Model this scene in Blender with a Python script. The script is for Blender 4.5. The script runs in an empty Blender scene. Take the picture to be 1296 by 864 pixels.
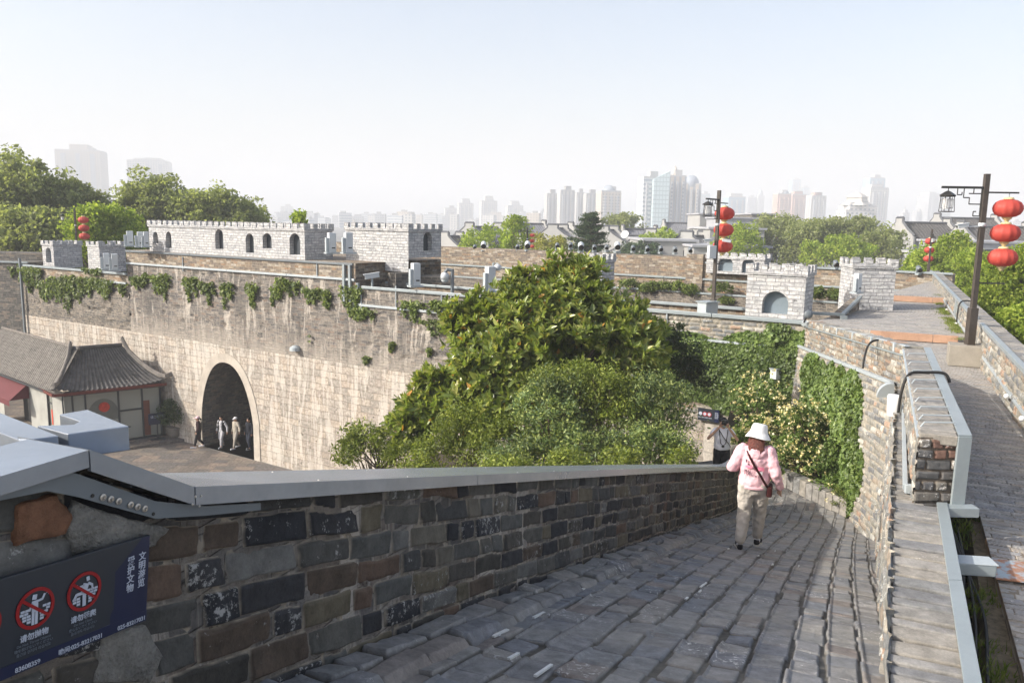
import bpy, math, random
import numpy as np
from mathutils import Vector, Matrix, Euler
sc=bpy.context.scene; COL=sc.collection
ZC=12.0                                  # eye height above the gate courtyard
CF,CP,CR=1000.,math.radians(8.64),math.radians(1.0)
def ray(px,py):
    u=(px-648)/CF; v=-(py-432)/CF
    x=u*math.cos(CR)-v*math.sin(CR); z=u*math.sin(CR)+v*math.cos(CR)
    Y=math.cos(CP)+z*math.sin(CP); Z=-math.sin(CP)+z*math.cos(CP)
    return x/Y,Z/Y
def atY(px,py,Y):
    a,b=ray(px,py); return Vector((a*Y,Y,ZC+b*Y))
def atZ(px,py,z):
    a,b=ray(px,py); Y=(z-ZC)/b; return Vector((a*Y,Y,z))
V=Vector
# ------------------------------------------------------------------ noise
def _h(ix,iy,s):
    n=(ix.astype(np.int64)*374761393+iy.astype(np.int64)*668265263+s*974634777)&0xffffffff
    n=((n^(n>>13))*1274126177)&0xffffffff
    return ((n^(n>>16))&0xffff)/65535.0
def vn(x,y,s=0):
    x=np.asarray(x,float);y=np.asarray(y,float)
    ix=np.floor(x);iy=np.floor(y);fx=x-ix;fy=y-iy
    fx=fx*fx*(3-2*fx);fy=fy*fy*(3-2*fy)
    a=_h(ix,iy,s);b=_h(ix+1,iy,s);c=_h(ix,iy+1,s);d=_h(ix+1,iy+1,s)
    return (a*(1-fx)+b*fx)*(1-fy)+(c*(1-fx)+d*fx)*fy
def fbm(x,y,s=0,o=4):
    t=0;a=.5
    for i in range(o):
        t=t+a*vn(x*2**i,y*2**i,s+i*17);a*=.5
    return t/(1-.5**o)
# ------------------------------------------------------------------ objects
ORG={}
def setp(o,label=None,cat=None,group=None,kind=None):
    if label:o['label']=label
    if cat:o['category']=cat
    if group:o['group']=group
    if kind:o['kind']=kind
    return o
def thing(name,label,cat,loc=(0,0,0),group=None):
    o=bpy.data.objects.new(name,None);COL.objects.link(o);o.location=loc;o.empty_display_size=.3
    ORG[o.name]=V(loc);return setp(o,label,cat,group)
def link(name,me,mat,parent=None):
    o=bpy.data.objects.new(name,me);COL.objects.link(o)
    if mat is not None and len(me.materials)==0: me.materials.append(mat)
    if parent is not None: o.parent=parent
    ORG[o.name]=ORG[parent.name].copy() if parent is not None else V((0,0,0))
    return o
def autouv(me):
    n=len(me.loops)
    if n==0:return
    co=np.empty(len(me.vertices)*3);me.vertices.foreach_get('co',co);co=co.reshape(-1,3)
    li=np.empty(n,int);me.loops.foreach_get('vertex_index',li)
    nr=np.empty(len(me.polygons)*3);me.polygons.foreach_get('normal',nr);nr=nr.reshape(-1,3)
    lt=np.empty(len(me.polygons),int);me.polygons.foreach_get('loop_total',lt)
    pn=np.repeat(nr,lt,axis=0);p=co[li]
    hz=np.hypot(pn[:,0],pn[:,1]);flat=np.abs(pn[:,2])>.75
    hx=np.where(hz>1e-6,pn[:,0]/np.maximum(hz,1e-6),0);hy=np.where(hz>1e-6,pn[:,1]/np.maximum(hz,1e-6),1)
    u=np.where(flat,p[:,0],-hy*p[:,0]+hx*p[:,1]);v=np.where(flat,p[:,1],p[:,2])
    uv=me.uv_layers.new(name='UVMap');uv.data.foreach_set('uv',np.stack([u,v],1).ravel())
class MB:
    def __init__(s): s.v=[];s.f=[];s.sm=False
    def add(s,vs,fs):
        o=len(s.v);s.v+=[tuple(q) for q in vs];s.f+=[tuple(i+o for i in f) for f in fs];return s
    def ob(s,o,a,b,c):
        o,a,b,c=V(o),V(a),V(b),V(c)
        vs=[o,o+a,o+a+b,o+b,o+c,o+a+c,o+a+b+c,o+b+c]
        fs=[(0,3,2,1),(4,5,6,7),(0,1,5,4),(1,2,6,5),(2,3,7,6),(3,0,4,7)]
        if a.cross(b).dot(c)<0: fs=[f[::-1] for f in fs]
        return s.add(vs,fs)
    def box(s,c,sz,rz=0,tilt=None):
        M=Matrix.Rotation(rz,3,'Z')
        if tilt is not None:M=M@tilt
        a,b,d=M@V((sz[0],0,0)),M@V((0,sz[1],0)),M@V((0,0,sz[2]))
        return s.ob(V(c)-(a+b+d)/2,a,b,d)
    def tube(s,pts,r,seg=8,cap=True,flat=1.0):
        pts=[V(p) for p in pts];n=len(pts)
        if not hasattr(r,'__len__'):r=[r]*n
        up0=None;rings=[]
        for i,p in enumerate(pts):
            t=(pts[min(i+1,n-1)]-pts[max(i-1,0)])
            if t.length<1e-9:t=V((0,0,1))
            t.normalize()
            if up0 is None:
                up0=V((0,0,1)) if abs(t.z)<.9 else V((0,1,0))
            x=up0.cross(t)
            if x.length<1e-4:x=V((1,0,0))
            x.normalize();y=t.cross(x).normalized();up0=y
            rings.append([p+x*(r[i]*math.cos(2*math.pi*k/seg))+y*(r[i]*flat*math.sin(2*math.pi*k/seg)) for k in range(seg)])
        vs=[q for R in rings for q in R];fs=[]
        for i in range(n-1):
            for k in range(seg):
                fs.append((i*seg+k,i*seg+(k+1)%seg,(i+1)*seg+(k+1)%seg,(i+1)*seg+k))
        if cap:fs.append(tuple(range(seg))[::-1]);fs.append(tuple((n-1)*seg+k for k in range(seg)))
        return s.add(vs,fs)
    def lathe(s,c,prof,seg=16,sx=1,sy=1,ribs=0,ra=0):
        c=V(c);vs=[];fs=[]
        for r,z in prof:
            for k in range(seg):
                a=2*math.pi*k/seg;q=1-(ra*abs(math.cos(ribs*a/2))**6 if ribs else 0)
                vs.append(c+V((r*q*sx*math.cos(a),r*q*sy*math.sin(a),z)))
        for i in range(len(prof)-1):
            for k in range(seg):fs.append((i*seg+k,i*seg+(k+1)%seg,(i+1)*seg+(k+1)%seg,(i+1)*seg+k))
        fs.append(tuple(range(seg))[::-1]);fs.append(tuple((len(prof)-1)*seg+k for k in range(seg)))
        return s.add(vs,fs)
    def prism(s,poly,z0,z1):
        n=len(poly);a=sum(poly[i][0]*poly[(i+1)%n][1]-poly[(i+1)%n][0]*poly[i][1] for i in range(n))
        if a<0:poly=poly[::-1]
        vs=[(p[0],p[1],z0) for p in poly]+[(p[0],p[1],z1) for p in poly]
        return s.add(vs,[tuple(range(n))[::-1],tuple(range(n,2*n))]+[(i,(i+1)%n,n+(i+1)%n,n+i) for i in range(n)])
    def ell(s,c,r,seg=16,rings=10,M=None):
        c=V(c);vs=[];fs=[]
        for i in range(rings+1):
            t=math.pi*i/rings
            for k in range(seg):
                a=2*math.pi*k/seg
                q=V((r[0]*math.sin(t)*math.cos(a),r[1]*math.sin(t)*math.sin(a),-r[2]*math.cos(t)))
                vs.append(c+(M@q if M is not None else q))
        for i in range(rings):
            for k in range(seg):fs.append((i*seg+k,i*seg+(k+1)%seg,(i+1)*seg+(k+1)%seg,(i+1)*seg+k))
        return s.add(vs,fs)
    def build(s,name,mat,parent=None,local=False,smooth=False,bevel=0,uv=True):
        off=V((0,0,0)) if (parent is None or local) else ORG[parent.name]
        me=bpy.data.meshes.new(name);me.from_pydata([(v[0]-off[0],v[1]-off[1],v[2]-off[2]) for v in s.v],[],s.f);me.update()
        if uv:autouv(me)
        o=link(name,me,mat,parent)
        if smooth:
            me.polygons.foreach_set('use_smooth',[True]*len(me.polygons))
        if bevel:
            m=o.modifiers.new('Bevel','BEVEL');m.width=bevel;m.segments=2;m.limit_method='ANGLE';m.angle_limit=.6
        return o
def grid(name,P,mat,parent=None,attr=None,uvs=None,flip=False,smooth=True):
    """P: (n,m,3) array -> mesh"""
    n,m=P.shape[:2]
    off=np.array(ORG[parent.name] if parent is not None else (0,0,0))
    me=bpy.data.meshes.new(name)
    me.vertices.add(n*m);me.vertices.foreach_set('co',(P-off).reshape(-1))
    i,j=np.meshgrid(np.arange(n-1),np.arange(m-1),indexing='ij');a=i*m+j
    q=np.stack([a,a+m,a+m+1,a+1],-1).reshape(-1,4)
    if flip:q=q[:,::-1]
    me.loops.add(q.size);me.loops.foreach_set('vertex_index',q.ravel())
    me.polygons.add(len(q));me.polygons.foreach_set('loop_start',np.arange(0,q.size,4));me.polygons.foreach_set('loop_total',np.full(len(q),4))
    me.polygons.foreach_set('use_smooth',np.full(len(q),smooth))
    me.update(calc_edges=True)
    if attr is not None:
        at=me.attributes.new('bcol','FLOAT_COLOR','POINT');at.data.foreach_set('color',attr.reshape(-1))
    if uvs is not None:
        l=me.uv_layers.new(name='UVMap');l.data.foreach_set('uv',uvs.reshape(-1,2)[q.ravel()].ravel())
    return link(name,me,mat,parent)
def brick_field(U,W,bw,bh,mu,mv,seed=0,shift=None,prot=.012,dep=.02,edge=.014,tilt=.01,rough=.006,half=.35,wob=.012,gm=1.,gp=1):
    """bricks in rows along U, row height bh along W. returns height, attribute"""
    rg=np.random.RandomState(seed)
    Ud=U+wob*(fbm(U*5,W*5,seed+1,2)-.5)*2;Wd=W+wob*(fbm(U*4+9,W*4,seed+2,2)-.5)*2
    r=np.floor(Wd/bh).astype(int);r0=r.min();nr=r.max()-r0+1
    u0,u1=Ud.min()-1,Ud.max()+1
    H=np.zeros_like(U);rid=np.zeros_like(U);rid2=np.zeros_like(U);mask=np.zeros_like(U)
    for k in range(nr):
        L=[u0-rg.rand()*bw if shift is None else u0-((k*shift+.04*rg.rand())%bw)]
        while L[-1]<u1: L.append(L[-1]+bw*(.5 if rg.rand()<half else 1)*(1+.12*(rg.rand()-.5)))
        L=np.array(L);nb=len(L);R1=rg.rand(nb+1);R2=rg.rand(nb+1);T1=rg.randn(nb+1);T2=rg.randn(nb+1);mm=gm*rg.rand(nb+1)**gp+(.5 if gp==1 else .1)
        s=(r-r0)==k
        if not s.any():continue
        u=Ud[s];w=Wd[s]-(k+r0)*bh
        i=np.clip(np.searchsorted(L,u)-1,0,nb-2)
        a=np.minimum(u-L[i],L[i+1]-u)-mu*mm[i];b=np.minimum(w,bh-w)-mv*mm[i]
        d=np.where((a<edge)&(b<edge),edge-np.hypot(np.maximum(edge-a,0),np.maximum(edge-b,0)),np.minimum(a,b))
        t=np.clip(d/edge,0,1);t=np.sqrt(np.clip(1-(1-t)**2,0,1))
        uc=(u-(L[i]+L[i+1])/2);wc=w-bh/2
        H[s]=t*(dep+prot*R1[i]+tilt*(T1[i]*uc/bw+T2[i]*wc/bh))
        rid[s]=R2[i];rid2[s]=R1[i];mask[s]=np.clip((d+.002)/.004,0,1)
    nz=fbm(U*14,W*14,seed+5,4)-.5
    H=H+rough*nz*2+np.where(mask>.5,-.012*np.clip(fbm(U*9,W*9,seed+8,3)-.66,0,1)*6,0)*.5
    at=np.stack([rid,mask,rid2,np.ones_like(U)],-1)
    return H,at
def gradu(a,b,f):
    """coordinates from a to b with step f(x)"""
    L=[a]
    while L[-1]<b:L.append(L[-1]+f(L[-1]))
    return np.array(L)
EXPO=1.27
# ------------------------------------------------------------------ materials
class NT:
    def __init__(s,name):
        s.m=bpy.data.materials.new(name);s.m.use_nodes=True;s.t=s.m.node_tree;s.t.nodes.clear()
        s.out=s.n('ShaderNodeOutputMaterial')
    def n(s,ty,inp=None,**kw):
        nd=s.t.nodes.new(ty)
        for k,v in kw.items():setattr(nd,k,v)
        if inp:
            for k,v in inp.items():s.c(v,nd.inputs[k])
        return nd
    def c(s,v,sock):
        if isinstance(v,bpy.types.NodeSocket):s.t.links.new(v,sock)
        elif isinstance(v,bpy.types.Node):s.t.links.new(v.outputs[0],sock)
        else:
            if sock.type=='RGBA' and len(v)==3:v=(*v,1)
            sock.default_value=v
    def math(s,op,a,b=0,c=None,cl=False):
        nd=s.n('ShaderNodeMath',operation=op,use_clamp=cl);s.c(a,nd.inputs[0]);s.c(b,nd.inputs[1])
        if c is not None:s.c(c,nd.inputs[2])
        return nd.outputs[0]
    def mix(s,f,a,b,bt='MIX'):
        nd=s.n('ShaderNodeMix',data_type='RGBA',blend_type=bt);s.c(f,nd.inputs[0]);s.c(a,nd.inputs[6]);s.c(b,nd.inputs[7]);return nd.outputs[2]
    def uv(s,sc=(1,1,1)):
        t=s.n('ShaderNodeUVMap');m=s.n('ShaderNodeMapping');s.c(t.outputs[0],m.inputs[0]);m.inputs['Scale'].default_value=sc;return m.outputs[0]
    def obj(s,sc=(1,1,1)):
        g=s.n('ShaderNodeNewGeometry');m=s.n('ShaderNodeMapping');s.c(g.outputs['Position'],m.inputs[0]);m.inputs['Scale'].default_value=sc;return m.outputs[0]
    def noise(s,vec,scale,det=4,rough=.55,dist=0):
        nd=s.n('ShaderNodeTexNoise');s.c(vec,nd.inputs['Vector']);nd.inputs['Scale'].default_value=scale;nd.inputs['Detail'].default_value=det;nd.inputs['Roughness'].default_value=rough;nd.inputs['Distortion'].default_value=dist;return nd.outputs[0]
    def ramp(s,f,st,interp='LINEAR'):
        nd=s.n('ShaderNodeValToRGB');s.c(f,nd.inputs[0]);r=nd.color_ramp;r.interpolation=interp
        while len(r.elements)<len(st):r.elements.new(.5)
        for e,(p,c) in zip(r.elements,st):
            e.position=p;e.color=(*c,1) if len(c)==3 else c
        return nd.outputs[0]
    def rng(s,f,a,b,c=0,d=1):
        nd=s.n('ShaderNodeMapRange');s.c(f,nd.inputs[0])
        for i,v in enumerate((a,b,c,d)):nd.inputs[i+1].default_value=v
        return nd.outputs[0]
    def fin(s,col,rough=.85,bump=None,bs=.3,bd=.01,spec=.3,metal=0,extra=None):
        p=s.n('ShaderNodeBsdfPrincipled');s.c(col,p.inputs['Base Color']);s.c(rough,p.inputs['Roughness']);p.inputs['Specular IOR Level'].default_value=spec;p.inputs['Metallic'].default_value=metal
        if bump is not None:
            b=s.n('ShaderNodeBump');b.inputs['Strength'].default_value=bs;b.inputs['Distance'].default_value=bd;s.c(bump,b.inputs['Height']);s.c(b.outputs[0],p.inputs['Normal'])
        s.t.links.new(p.outputs[0],s.out.inputs[0]);s.p=p;return s.m
def plain(name,col,rough=.7,var=.12,scale=3,spec=.3,metal=0,bs=.15,bd=.004):
    t=NT(name);n=t.noise(t.obj(),scale,5);n2=t.noise(t.obj(),scale*9,3)
    f=t.rng(t.math('ADD',t.math('MULTIPLY',n,.7),t.math('MULTIPLY',n2,.3)),.3,.7,1-var,1+var)
    c=t.n('ShaderNodeVectorMath',operation='SCALE');t.c(col,c.inputs[0]);t.c(f,c.inputs['Scale'])
    return t.fin(c.outputs[0],rough,n2,bs,bd,spec,metal)
def pal(t,f,P,interp='CONSTANT'):
    n=len(P);return t.ramp(f,[(i/n,c) for i,c in enumerate(P)],interp)
def attr_brick(name,P,mort,lime=.62,limecol=(.6,.59,.56),dirt=.5,bs=.5,dust=None,rough=.85,grain=1.,stripe=None):
    t=NT(name);a=t.n('ShaderNodeAttribute',attribute_name='bcol');s=t.n('ShaderNodeSeparateColor');t.c(a.outputs[0],s.inputs[0])
    R,G,B=s.outputs[0],s.outputs[1],s.outputs[2];o=t.obj()
    fine=t.noise(o,60,5,.7);mid=t.noise(o,9,5,.6);big=t.noise(o,1.6,3)
    c=pal(t,R,P)
    k=t.rng(mid,.3,.7,.68,1.32);v=t.n('ShaderNodeVectorMath',operation='SCALE');t.c(c,v.inputs[0]);t.c(k,v.inputs['Scale']);c=v.outputs[0]
    k=t.rng(fine,.3,.7,.82,1.18);v=t.n('ShaderNodeVectorMath',operation='SCALE');t.c(c,v.inputs[0]);t.c(k,v.inputs['Scale']);c=v.outputs[0]
    # pits and soot
    pit=t.rng(t.noise(o,26,6,.75),.62,.7)
    c=t.mix(t.math('MULTIPLY',pit,dirt),c,(.03,.028,.026))
    # white lime splashes on some bricks
    l=t.rng(t.math('ADD',t.noise(o,22,6,.75),t.math('MULTIPLY',t.math('SUBTRACT',B,.5),.28)),lime,lime+.05)
    c=t.mix(l,c,limecol)
    mc=t.mix(t.rng(t.noise(o,18,4),.35,.65),mort,tuple(q*.55 for q in mort))
    c=t.mix(t.rng(G,.2,.8,1,0),c,mc)
    if dust: c=t.mix(t.rng(big,.4,.68,0,dust[0]),c,dust[1])
    return t.fin(c,rough,t.math('ADD',t.math('MULTIPLY',fine,.5*grain),t.math('MULTIPLY',mid,.5)),bs,.012)
def brick_mat(name,bw,bh,P,mort,ms=.01,lime=None,stain=None,bs=.6,bd=.02,moss=None,warp=.02,streak=None,offs=.5,fade=None):
    t=NT(name);uv=t.uv();o=t.obj()
    nz=t.n('ShaderNodeTexNoise');t.c(uv,nz.inputs['Vector']);nz.inputs['Scale'].default_value=2.2;nz.inputs['Detail'].default_value=3
    d=t.n('ShaderNodeVectorMath',operation='SUBTRACT');t.c(nz.outputs[1],d.inputs[0]);d.inputs[1].default_value=(.5,.5,.5)
    e=t.n('ShaderNodeVectorMath',operation='MULTIPLY_ADD');t.c(d.outputs[0],e.inputs[0]);e.inputs[1].default_value=(warp*3,warp*3,0);t.c(uv,e.inputs[2])
    def br(w,h,m,of=.5):
        b=t.n('ShaderNodeTexBrick',offset=of,offset_frequency=2,squash=.7,squash_frequency=3)
        t.c(e.outputs[0],b.inputs['Vector'])
        b.inputs['Color1'].default_value=(0,0,0,1);b.inputs['Color2'].default_value=(1,1,1,1);b.inputs['Mortar'].default_value=(.5,.5,.5,1)
        b.inputs['Scale'].default_value=1;b.inputs['Mortar Size'].default_value=m;b.inputs['Mortar Smooth'].default_value=.3;b.inputs['Bias'].default_value=0
        b.inputs['Brick Width'].default_value=w;b.inputs['Row Height'].default_value=h;return b
    b=br(bw,bh,ms,offs)
    c=pal(t,b.outputs[0],P)
    k=t.rng(t.noise(uv,7,5,.65),.3,.7,.62,1.38);v=t.n('ShaderNodeVectorMath',operation='SCALE');t.c(c,v.inputs[0]);t.c(k,v.inputs['Scale']);c=v.outputs[0]
    mk=t.math('MULTIPLY',b.outputs['Fac'],t.rng(t.noise(uv,3.5,4),.3,.55,.35,1))
    c=t.mix(mk,c,mort)
    pit=t.rng(t.noise(uv,5.5,6,.8),.6,.68);c=t.mix(t.math('MULTIPLY',pit,.75),c,(.06,.055,.05))
    if stain:
        s1=t.rng(t.noise(t.uv((1,.28,1)),.55,5,.6,.3),stain[0],stain[0]+.16);c=t.mix(t.math('MULTIPLY',s1,stain[2]),c,stain[1])
    if lime:
        s2=t.rng(t.noise(t.uv((2.2,.3,1)),1.1,6,.72,.4),lime[0],lime[0]+.07);c=t.mix(t.math('MULTIPLY',s2,lime[2]),c,lime[1])
    if fade:
        zz=t.n('ShaderNodeSeparateXYZ');t.c(t.n('ShaderNodeNewGeometry').outputs['Position'],zz.inputs[0]);hh2=t.math('ADD',zz.outputs[2],t.math('MULTIPLY',t.math('SUBTRACT',t.noise(t.uv((2.2,.35,1)),1.3,6,.75),.5),fade[1]))
        c=t.mix(t.math('MULTIPLY',t.rng(hh2,fade[0]-.5,fade[0]+.9,1,0),.88),c,t.mix(t.noise(uv,6,5,.7),fade[2],tuple(q*.72 for q in fade[2])))
    if streak:
        s3=t.rng(t.noise(t.uv((3,.12,1)),1.6,5,.7),streak[0],streak[0]+.1);c=t.mix(t.math('MULTIPLY',s3,streak[2]),c,streak[1])
    h=t.math('ADD',t.math('MULTIPLY',t.math('SUBTRACT',1,b.outputs['Fac']),.8),t.math('MULTIPLY',b.outputs[0],.35))
    h=t.math('ADD',h,t.math('MULTIPLY',t.noise(uv,9,6,.75),.9));h=t.math('SUBTRACT',h,t.math('MULTIPLY',pit,.8))
    return t.fin(c,.92,h,bs,bd,.15)
def leaf_mat(name,cols,trans=.35,rough=.5,spec=.4,nscale=.7,vary=.35,old=None):
    t=NT(name);a=t.n('ShaderNodeAttribute',attribute_name='lr')
    c=t.ramp(a.outputs['Fac'],[(i/(len(cols)-1),q) for i,q in enumerate(cols)])
    k=t.rng(t.noise(t.obj(),nscale,3),.3,.7,1-vary,1+vary);v=t.n('ShaderNodeVectorMath',operation='SCALE');t.c(c,v.inputs[0]);t.c(k,v.inputs['Scale']);c=v.outputs[0]
    if old: c=t.mix(t.rng(a.outputs['Fac'],old[0],old[0]+.004),c,old[1])
    t.fin(c,rough,spec=spec)
    tr=t.n('ShaderNodeBsdfTranslucent');w=t.n('ShaderNodeVectorMath',operation='MULTIPLY');t.c(c,w.inputs[0]);w.inputs[1].default_value=(1.3,1.35,.6);t.c(w.outputs[0],tr.inputs[0])
    m=t.n('ShaderNodeMixShader');m.inputs[0].default_value=trans;t.t.links.new(t.p.outputs[0],m.inputs[1]);t.t.links.new(tr.outputs[0],m.inputs[2]);t.t.links.new(m.outputs[0],t.out.inputs[0])
    return t.m
M={}
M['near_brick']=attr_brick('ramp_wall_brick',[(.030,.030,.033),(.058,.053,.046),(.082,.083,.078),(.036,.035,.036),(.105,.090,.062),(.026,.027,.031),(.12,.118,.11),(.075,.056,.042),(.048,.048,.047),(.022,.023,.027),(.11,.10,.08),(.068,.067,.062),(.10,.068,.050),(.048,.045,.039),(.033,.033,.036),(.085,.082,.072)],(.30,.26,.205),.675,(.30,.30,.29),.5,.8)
M['ramp_pave']=attr_brick('ramp_paving',[(0.171,0.173,0.182),(0.204,0.200,0.198),(0.155,0.162,0.177),(0.220,0.211,0.198),(0.182,0.179,0.177),(0.237,0.222,0.203),(0.143,0.152,0.166),(0.210,0.206,0.198),(0.193,0.167,0.151),(0.188,0.189,0.187)],(0.093,0.084,0.070),.70,(0.551,0.541,0.510),.35,.75,(.35,(0.298,0.281,0.244)))
M['walk_pave']=attr_brick('walkway_paving',[(0.261,0.255,0.249),(0.317,0.297,0.274),(0.236,0.236,0.242),(0.347,0.323,0.291),(0.286,0.281,0.274),(0.373,0.347,0.310),(0.249,0.242,0.229),(0.297,0.291,0.281),(0.323,0.286,0.249)],(0.186,0.168,0.143),.74,(0.622,0.596,0.546),.4,.4,(.4,(0.386,0.354,0.310)))
M['cope']=attr_brick('coping_brick',[(0.189,0.189,0.184),(0.236,0.227,0.212),(0.160,0.160,0.160),(0.265,0.250,0.227),(0.217,0.207,0.189),(0.179,0.179,0.179),(0.245,0.227,0.198)],(0.123,0.108,0.094),.70,(0.471,0.453,0.415),.4,.4)
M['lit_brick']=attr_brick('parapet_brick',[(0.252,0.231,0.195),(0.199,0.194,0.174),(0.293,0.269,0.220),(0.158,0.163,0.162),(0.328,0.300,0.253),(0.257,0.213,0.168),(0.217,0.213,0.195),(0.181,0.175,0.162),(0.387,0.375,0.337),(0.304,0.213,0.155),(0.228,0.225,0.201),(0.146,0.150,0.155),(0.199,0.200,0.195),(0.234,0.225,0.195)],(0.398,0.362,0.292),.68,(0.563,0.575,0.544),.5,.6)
M['pier_brick']=attr_brick('pier_brick',[(.075,.075,.078),(.11,.105,.10),(.09,.09,.09),(.14,.13,.115),(.15,.09,.07),(.10,.10,.10)],(.20,.165,.13),.6,(.6,.58,.55),.4,.5)
M['old_wall']=brick_mat('old_city_brick',.42,.125,[(.20,.18,.16),(.15,.14,.13),(.23,.205,.18),(.13,.125,.12),(.25,.22,.19),(.18,.165,.15),(.21,.18,.155),(.145,.135,.13),(.28,.25,.215),(.22,.175,.145)],(.30,.275,.245),.016,lime=(.535,(.50,.455,.40),.85),stain=(.50,(.095,.09,.085),.6),bs=1.,bd=.07,streak=(.58,(.10,.095,.09),.6),warp=.035,fade=(5.9,4.6,(.45,.405,.35)))
M['stone_wall']=brick_mat('limestone_facing',.80,.32,[(.37,.325,.28),(.41,.36,.305),(.345,.31,.27),(.43,.375,.315),(.38,.34,.295),(.40,.34,.28),(.33,.30,.26)],(.29,.255,.215),.016,lime=(.50,(.56,.52,.465),.8),stain=(.56,(.24,.215,.185),.55),bs=.9,bd=.07,streak=(.59,(.17,.155,.14),.6),warp=.045)
M['tan_wall']=brick_mat('repaired_tan_brick',.38,.12,[(0.238,0.187,0.137),(0.187,0.151,0.119),(0.288,0.238,0.180),(0.158,0.137,0.119),(0.331,0.288,0.230),(0.259,0.180,0.122),(0.209,0.180,0.144),(0.360,0.324,0.274),(0.173,0.144,0.122)],(0.288,0.245,0.194),.012,bs=.8,bd=.04,streak=(.68,(0.101,0.086,0.079),.6))
M['rough_wall']=brick_mat('rough_rubble_brick',.36,.13,[(0.182,0.161,0.139),(0.129,0.122,0.114),(0.228,0.200,0.167),(0.152,0.141,0.126),(0.258,0.227,0.192)],(0.289,0.259,0.220),.02,lime=(.58,(0.380,0.345,0.302),.7),stain=(.5,(0.114,0.102,0.090),.6),bs=1,bd=.07,warp=.05)
M['dark_wall']=brick_mat('dark_brick',.40,.125,[(.12,.115,.105),(.09,.088,.085),(.16,.15,.135),(.10,.098,.095),(.20,.17,.14)],(.2,.18,.155),.012,bs=.8,bd=.04,stain=(.5,(.06,.055,.05),.5))  # dark brick; also carries painted shade in the tunnel and side gate wall
M['white_prop']=brick_mat('painted_foam_brick',.42,.125,[(0.422,0.422,0.422),(0.476,0.476,0.469),(0.381,0.388,0.394),(0.503,0.496,0.490),(0.449,0.449,0.449),(0.394,0.394,0.401),(0.462,0.459,0.456)],(0.204,0.204,0.211),.011,bs=.8,bd=.03,streak=(.62,(0.258,0.262,0.272),.55),stain=(.6,(0.326,0.326,0.333),.5))
M['rail']=plain('grey_painted_steel',(.27,.31,.325),.42,.10,2,.5,.15)
M['rail_d']=plain('dark_grey_steel',(.13,.15,.165),.42,.10,2,.5)
M['cap']=plain('blue_grey_metal_cap',(.31,.345,.395),.25,.13,3.5,.6,.6,.08)
M['cabinet']=plain('white_enamel',(.50,.53,.55),.4,.06,3,.5)
M['grey_box']=plain('light_grey_box',(.36,.40,.42),.5,.06,3,.4)
M['black']=plain('black_paint',(.022,.021,.02),.45,.2,5,.4)
M['brownblack']=plain('dark_brown_paint',(.055,.045,.038),.5,.25,8,.4)
M['rubber']=plain('black_hose',(.02,.02,.02),.6,.1,5)
M['lampglass']=plain('frosted_lamp_glass',(.75,.75,.75),.3,.04,3,.5)
M['opening']=plain('grey_blue_inner_panel',(.17,.215,.25),.6,.1,2)
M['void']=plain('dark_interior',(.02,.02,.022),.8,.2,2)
M['lantern']=None
def lantern_mat():
    t=NT('red_lantern_silk');t.fin(t.ramp(t.noise(t.obj(),3,3),[(.3,(.50,.065,.05)),(.7,(.60,.10,.075))]),.55,spec=.4)
    tr=t.n('ShaderNodeBsdfTranslucent',{'Color':(.7,.16,.11)});m=t.n('ShaderNodeMixShader');m.inputs[0].default_value=.3
    t.t.links.new(t.p.outputs[0],m.inputs[1]);t.t.links.new(tr.outputs[0],m.inputs[2]);t.t.links.new(m.outputs[0],t.out.inputs[0]);return t.m
M['lantern']=lantern_mat()
M['gold']=plain('faded_gold_trim',(.55,.45,.25),.6,.15,9)
M['tile']=plain('grey_roof_tile',(0.089,0.085,0.083),.85,.45,3.5,.2,bs=.6,bd=.02)
M['tile_old']=plain('weathered_roof_tile',(0.144,0.133,0.119),.9,.4,3,.2,bs=.6,bd=.02)
M['ridge']=plain('tile_ridge_plaster',(.21,.19,.17),.9,.3,4)
M['plaster']=plain('dirty_white_plaster',(0.322,0.322,0.298),.9,.18,1.5)
M['redwood']=plain('red_eave_board',(.12,.03,.022),.7,.2,5)
M['awning']=plain('maroon_awning',(.11,.025,.03),.8,.1,3)
M['frame']=plain('dark_window_frame',(.04,.045,.05),.5,.1,4)
M['wood']=plain('worn_orange_board',(.38,.235,.16),.8,.25,3)
M['grey_roof']=plain('grey_house_tile',(0.192,0.196,0.212),.85,.2,.8)
M['gable']=plain('white_gable_wall',(0.321,0.321,0.316),.85,.08,.5)
M['gable_grey']=plain('pale_grey_gable',(0.336,0.344,0.368),.85,.08,.5)
M['coping_dark']=plain('dark_tile_coping',(.09,.095,.105),.85,.1,1)
M['bark']=plain('tree_bark',(.12,.095,.07),.9,.35,6,.1,bs=.8,bd=.03)
M['soil']=plain('planting_soil',(.07,.06,.045),.95,.4,4,.1,bs=1,bd=.05)
M['concrete']=plain('pale_concrete_block',(0.288,0.264,0.224),.9,.15,3,.2,bs=.4,bd=.01)
M['skin']=plain('skin',(.50,.30,.21),.55,.06,8)
def glass(name,col,rough=.12):
    t=NT(name);t.fin(col,rough,spec=.6);return t.m
M['shopglass']=glass('shop_window_glass',(.27,.28,.25),.08)  # opaque pane; its pale colour stands in for reflected light
M['dark_opening']=plain('dark_blue_opening',(.045,.055,.065),.6,.2,2)
# ground sheets
def slabs(name,w,h,P,mort):
    return brick_mat(name,w,h,P,mort,.012,bs=.3,bd=.01,warp=.005,stain=(.5,(.09,.08,.075),.5))
M['court']=slabs('courtyard_slabs',.95,.5,[(.16,.14,.125),(.13,.12,.115),(.19,.165,.14),(.15,.135,.125),(.22,.18,.15),(.14,.13,.12)],(.08,.07,.06))
M['city']=plain('city_ground',(.20,.20,.19),.95,.3,.02,.1)
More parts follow.
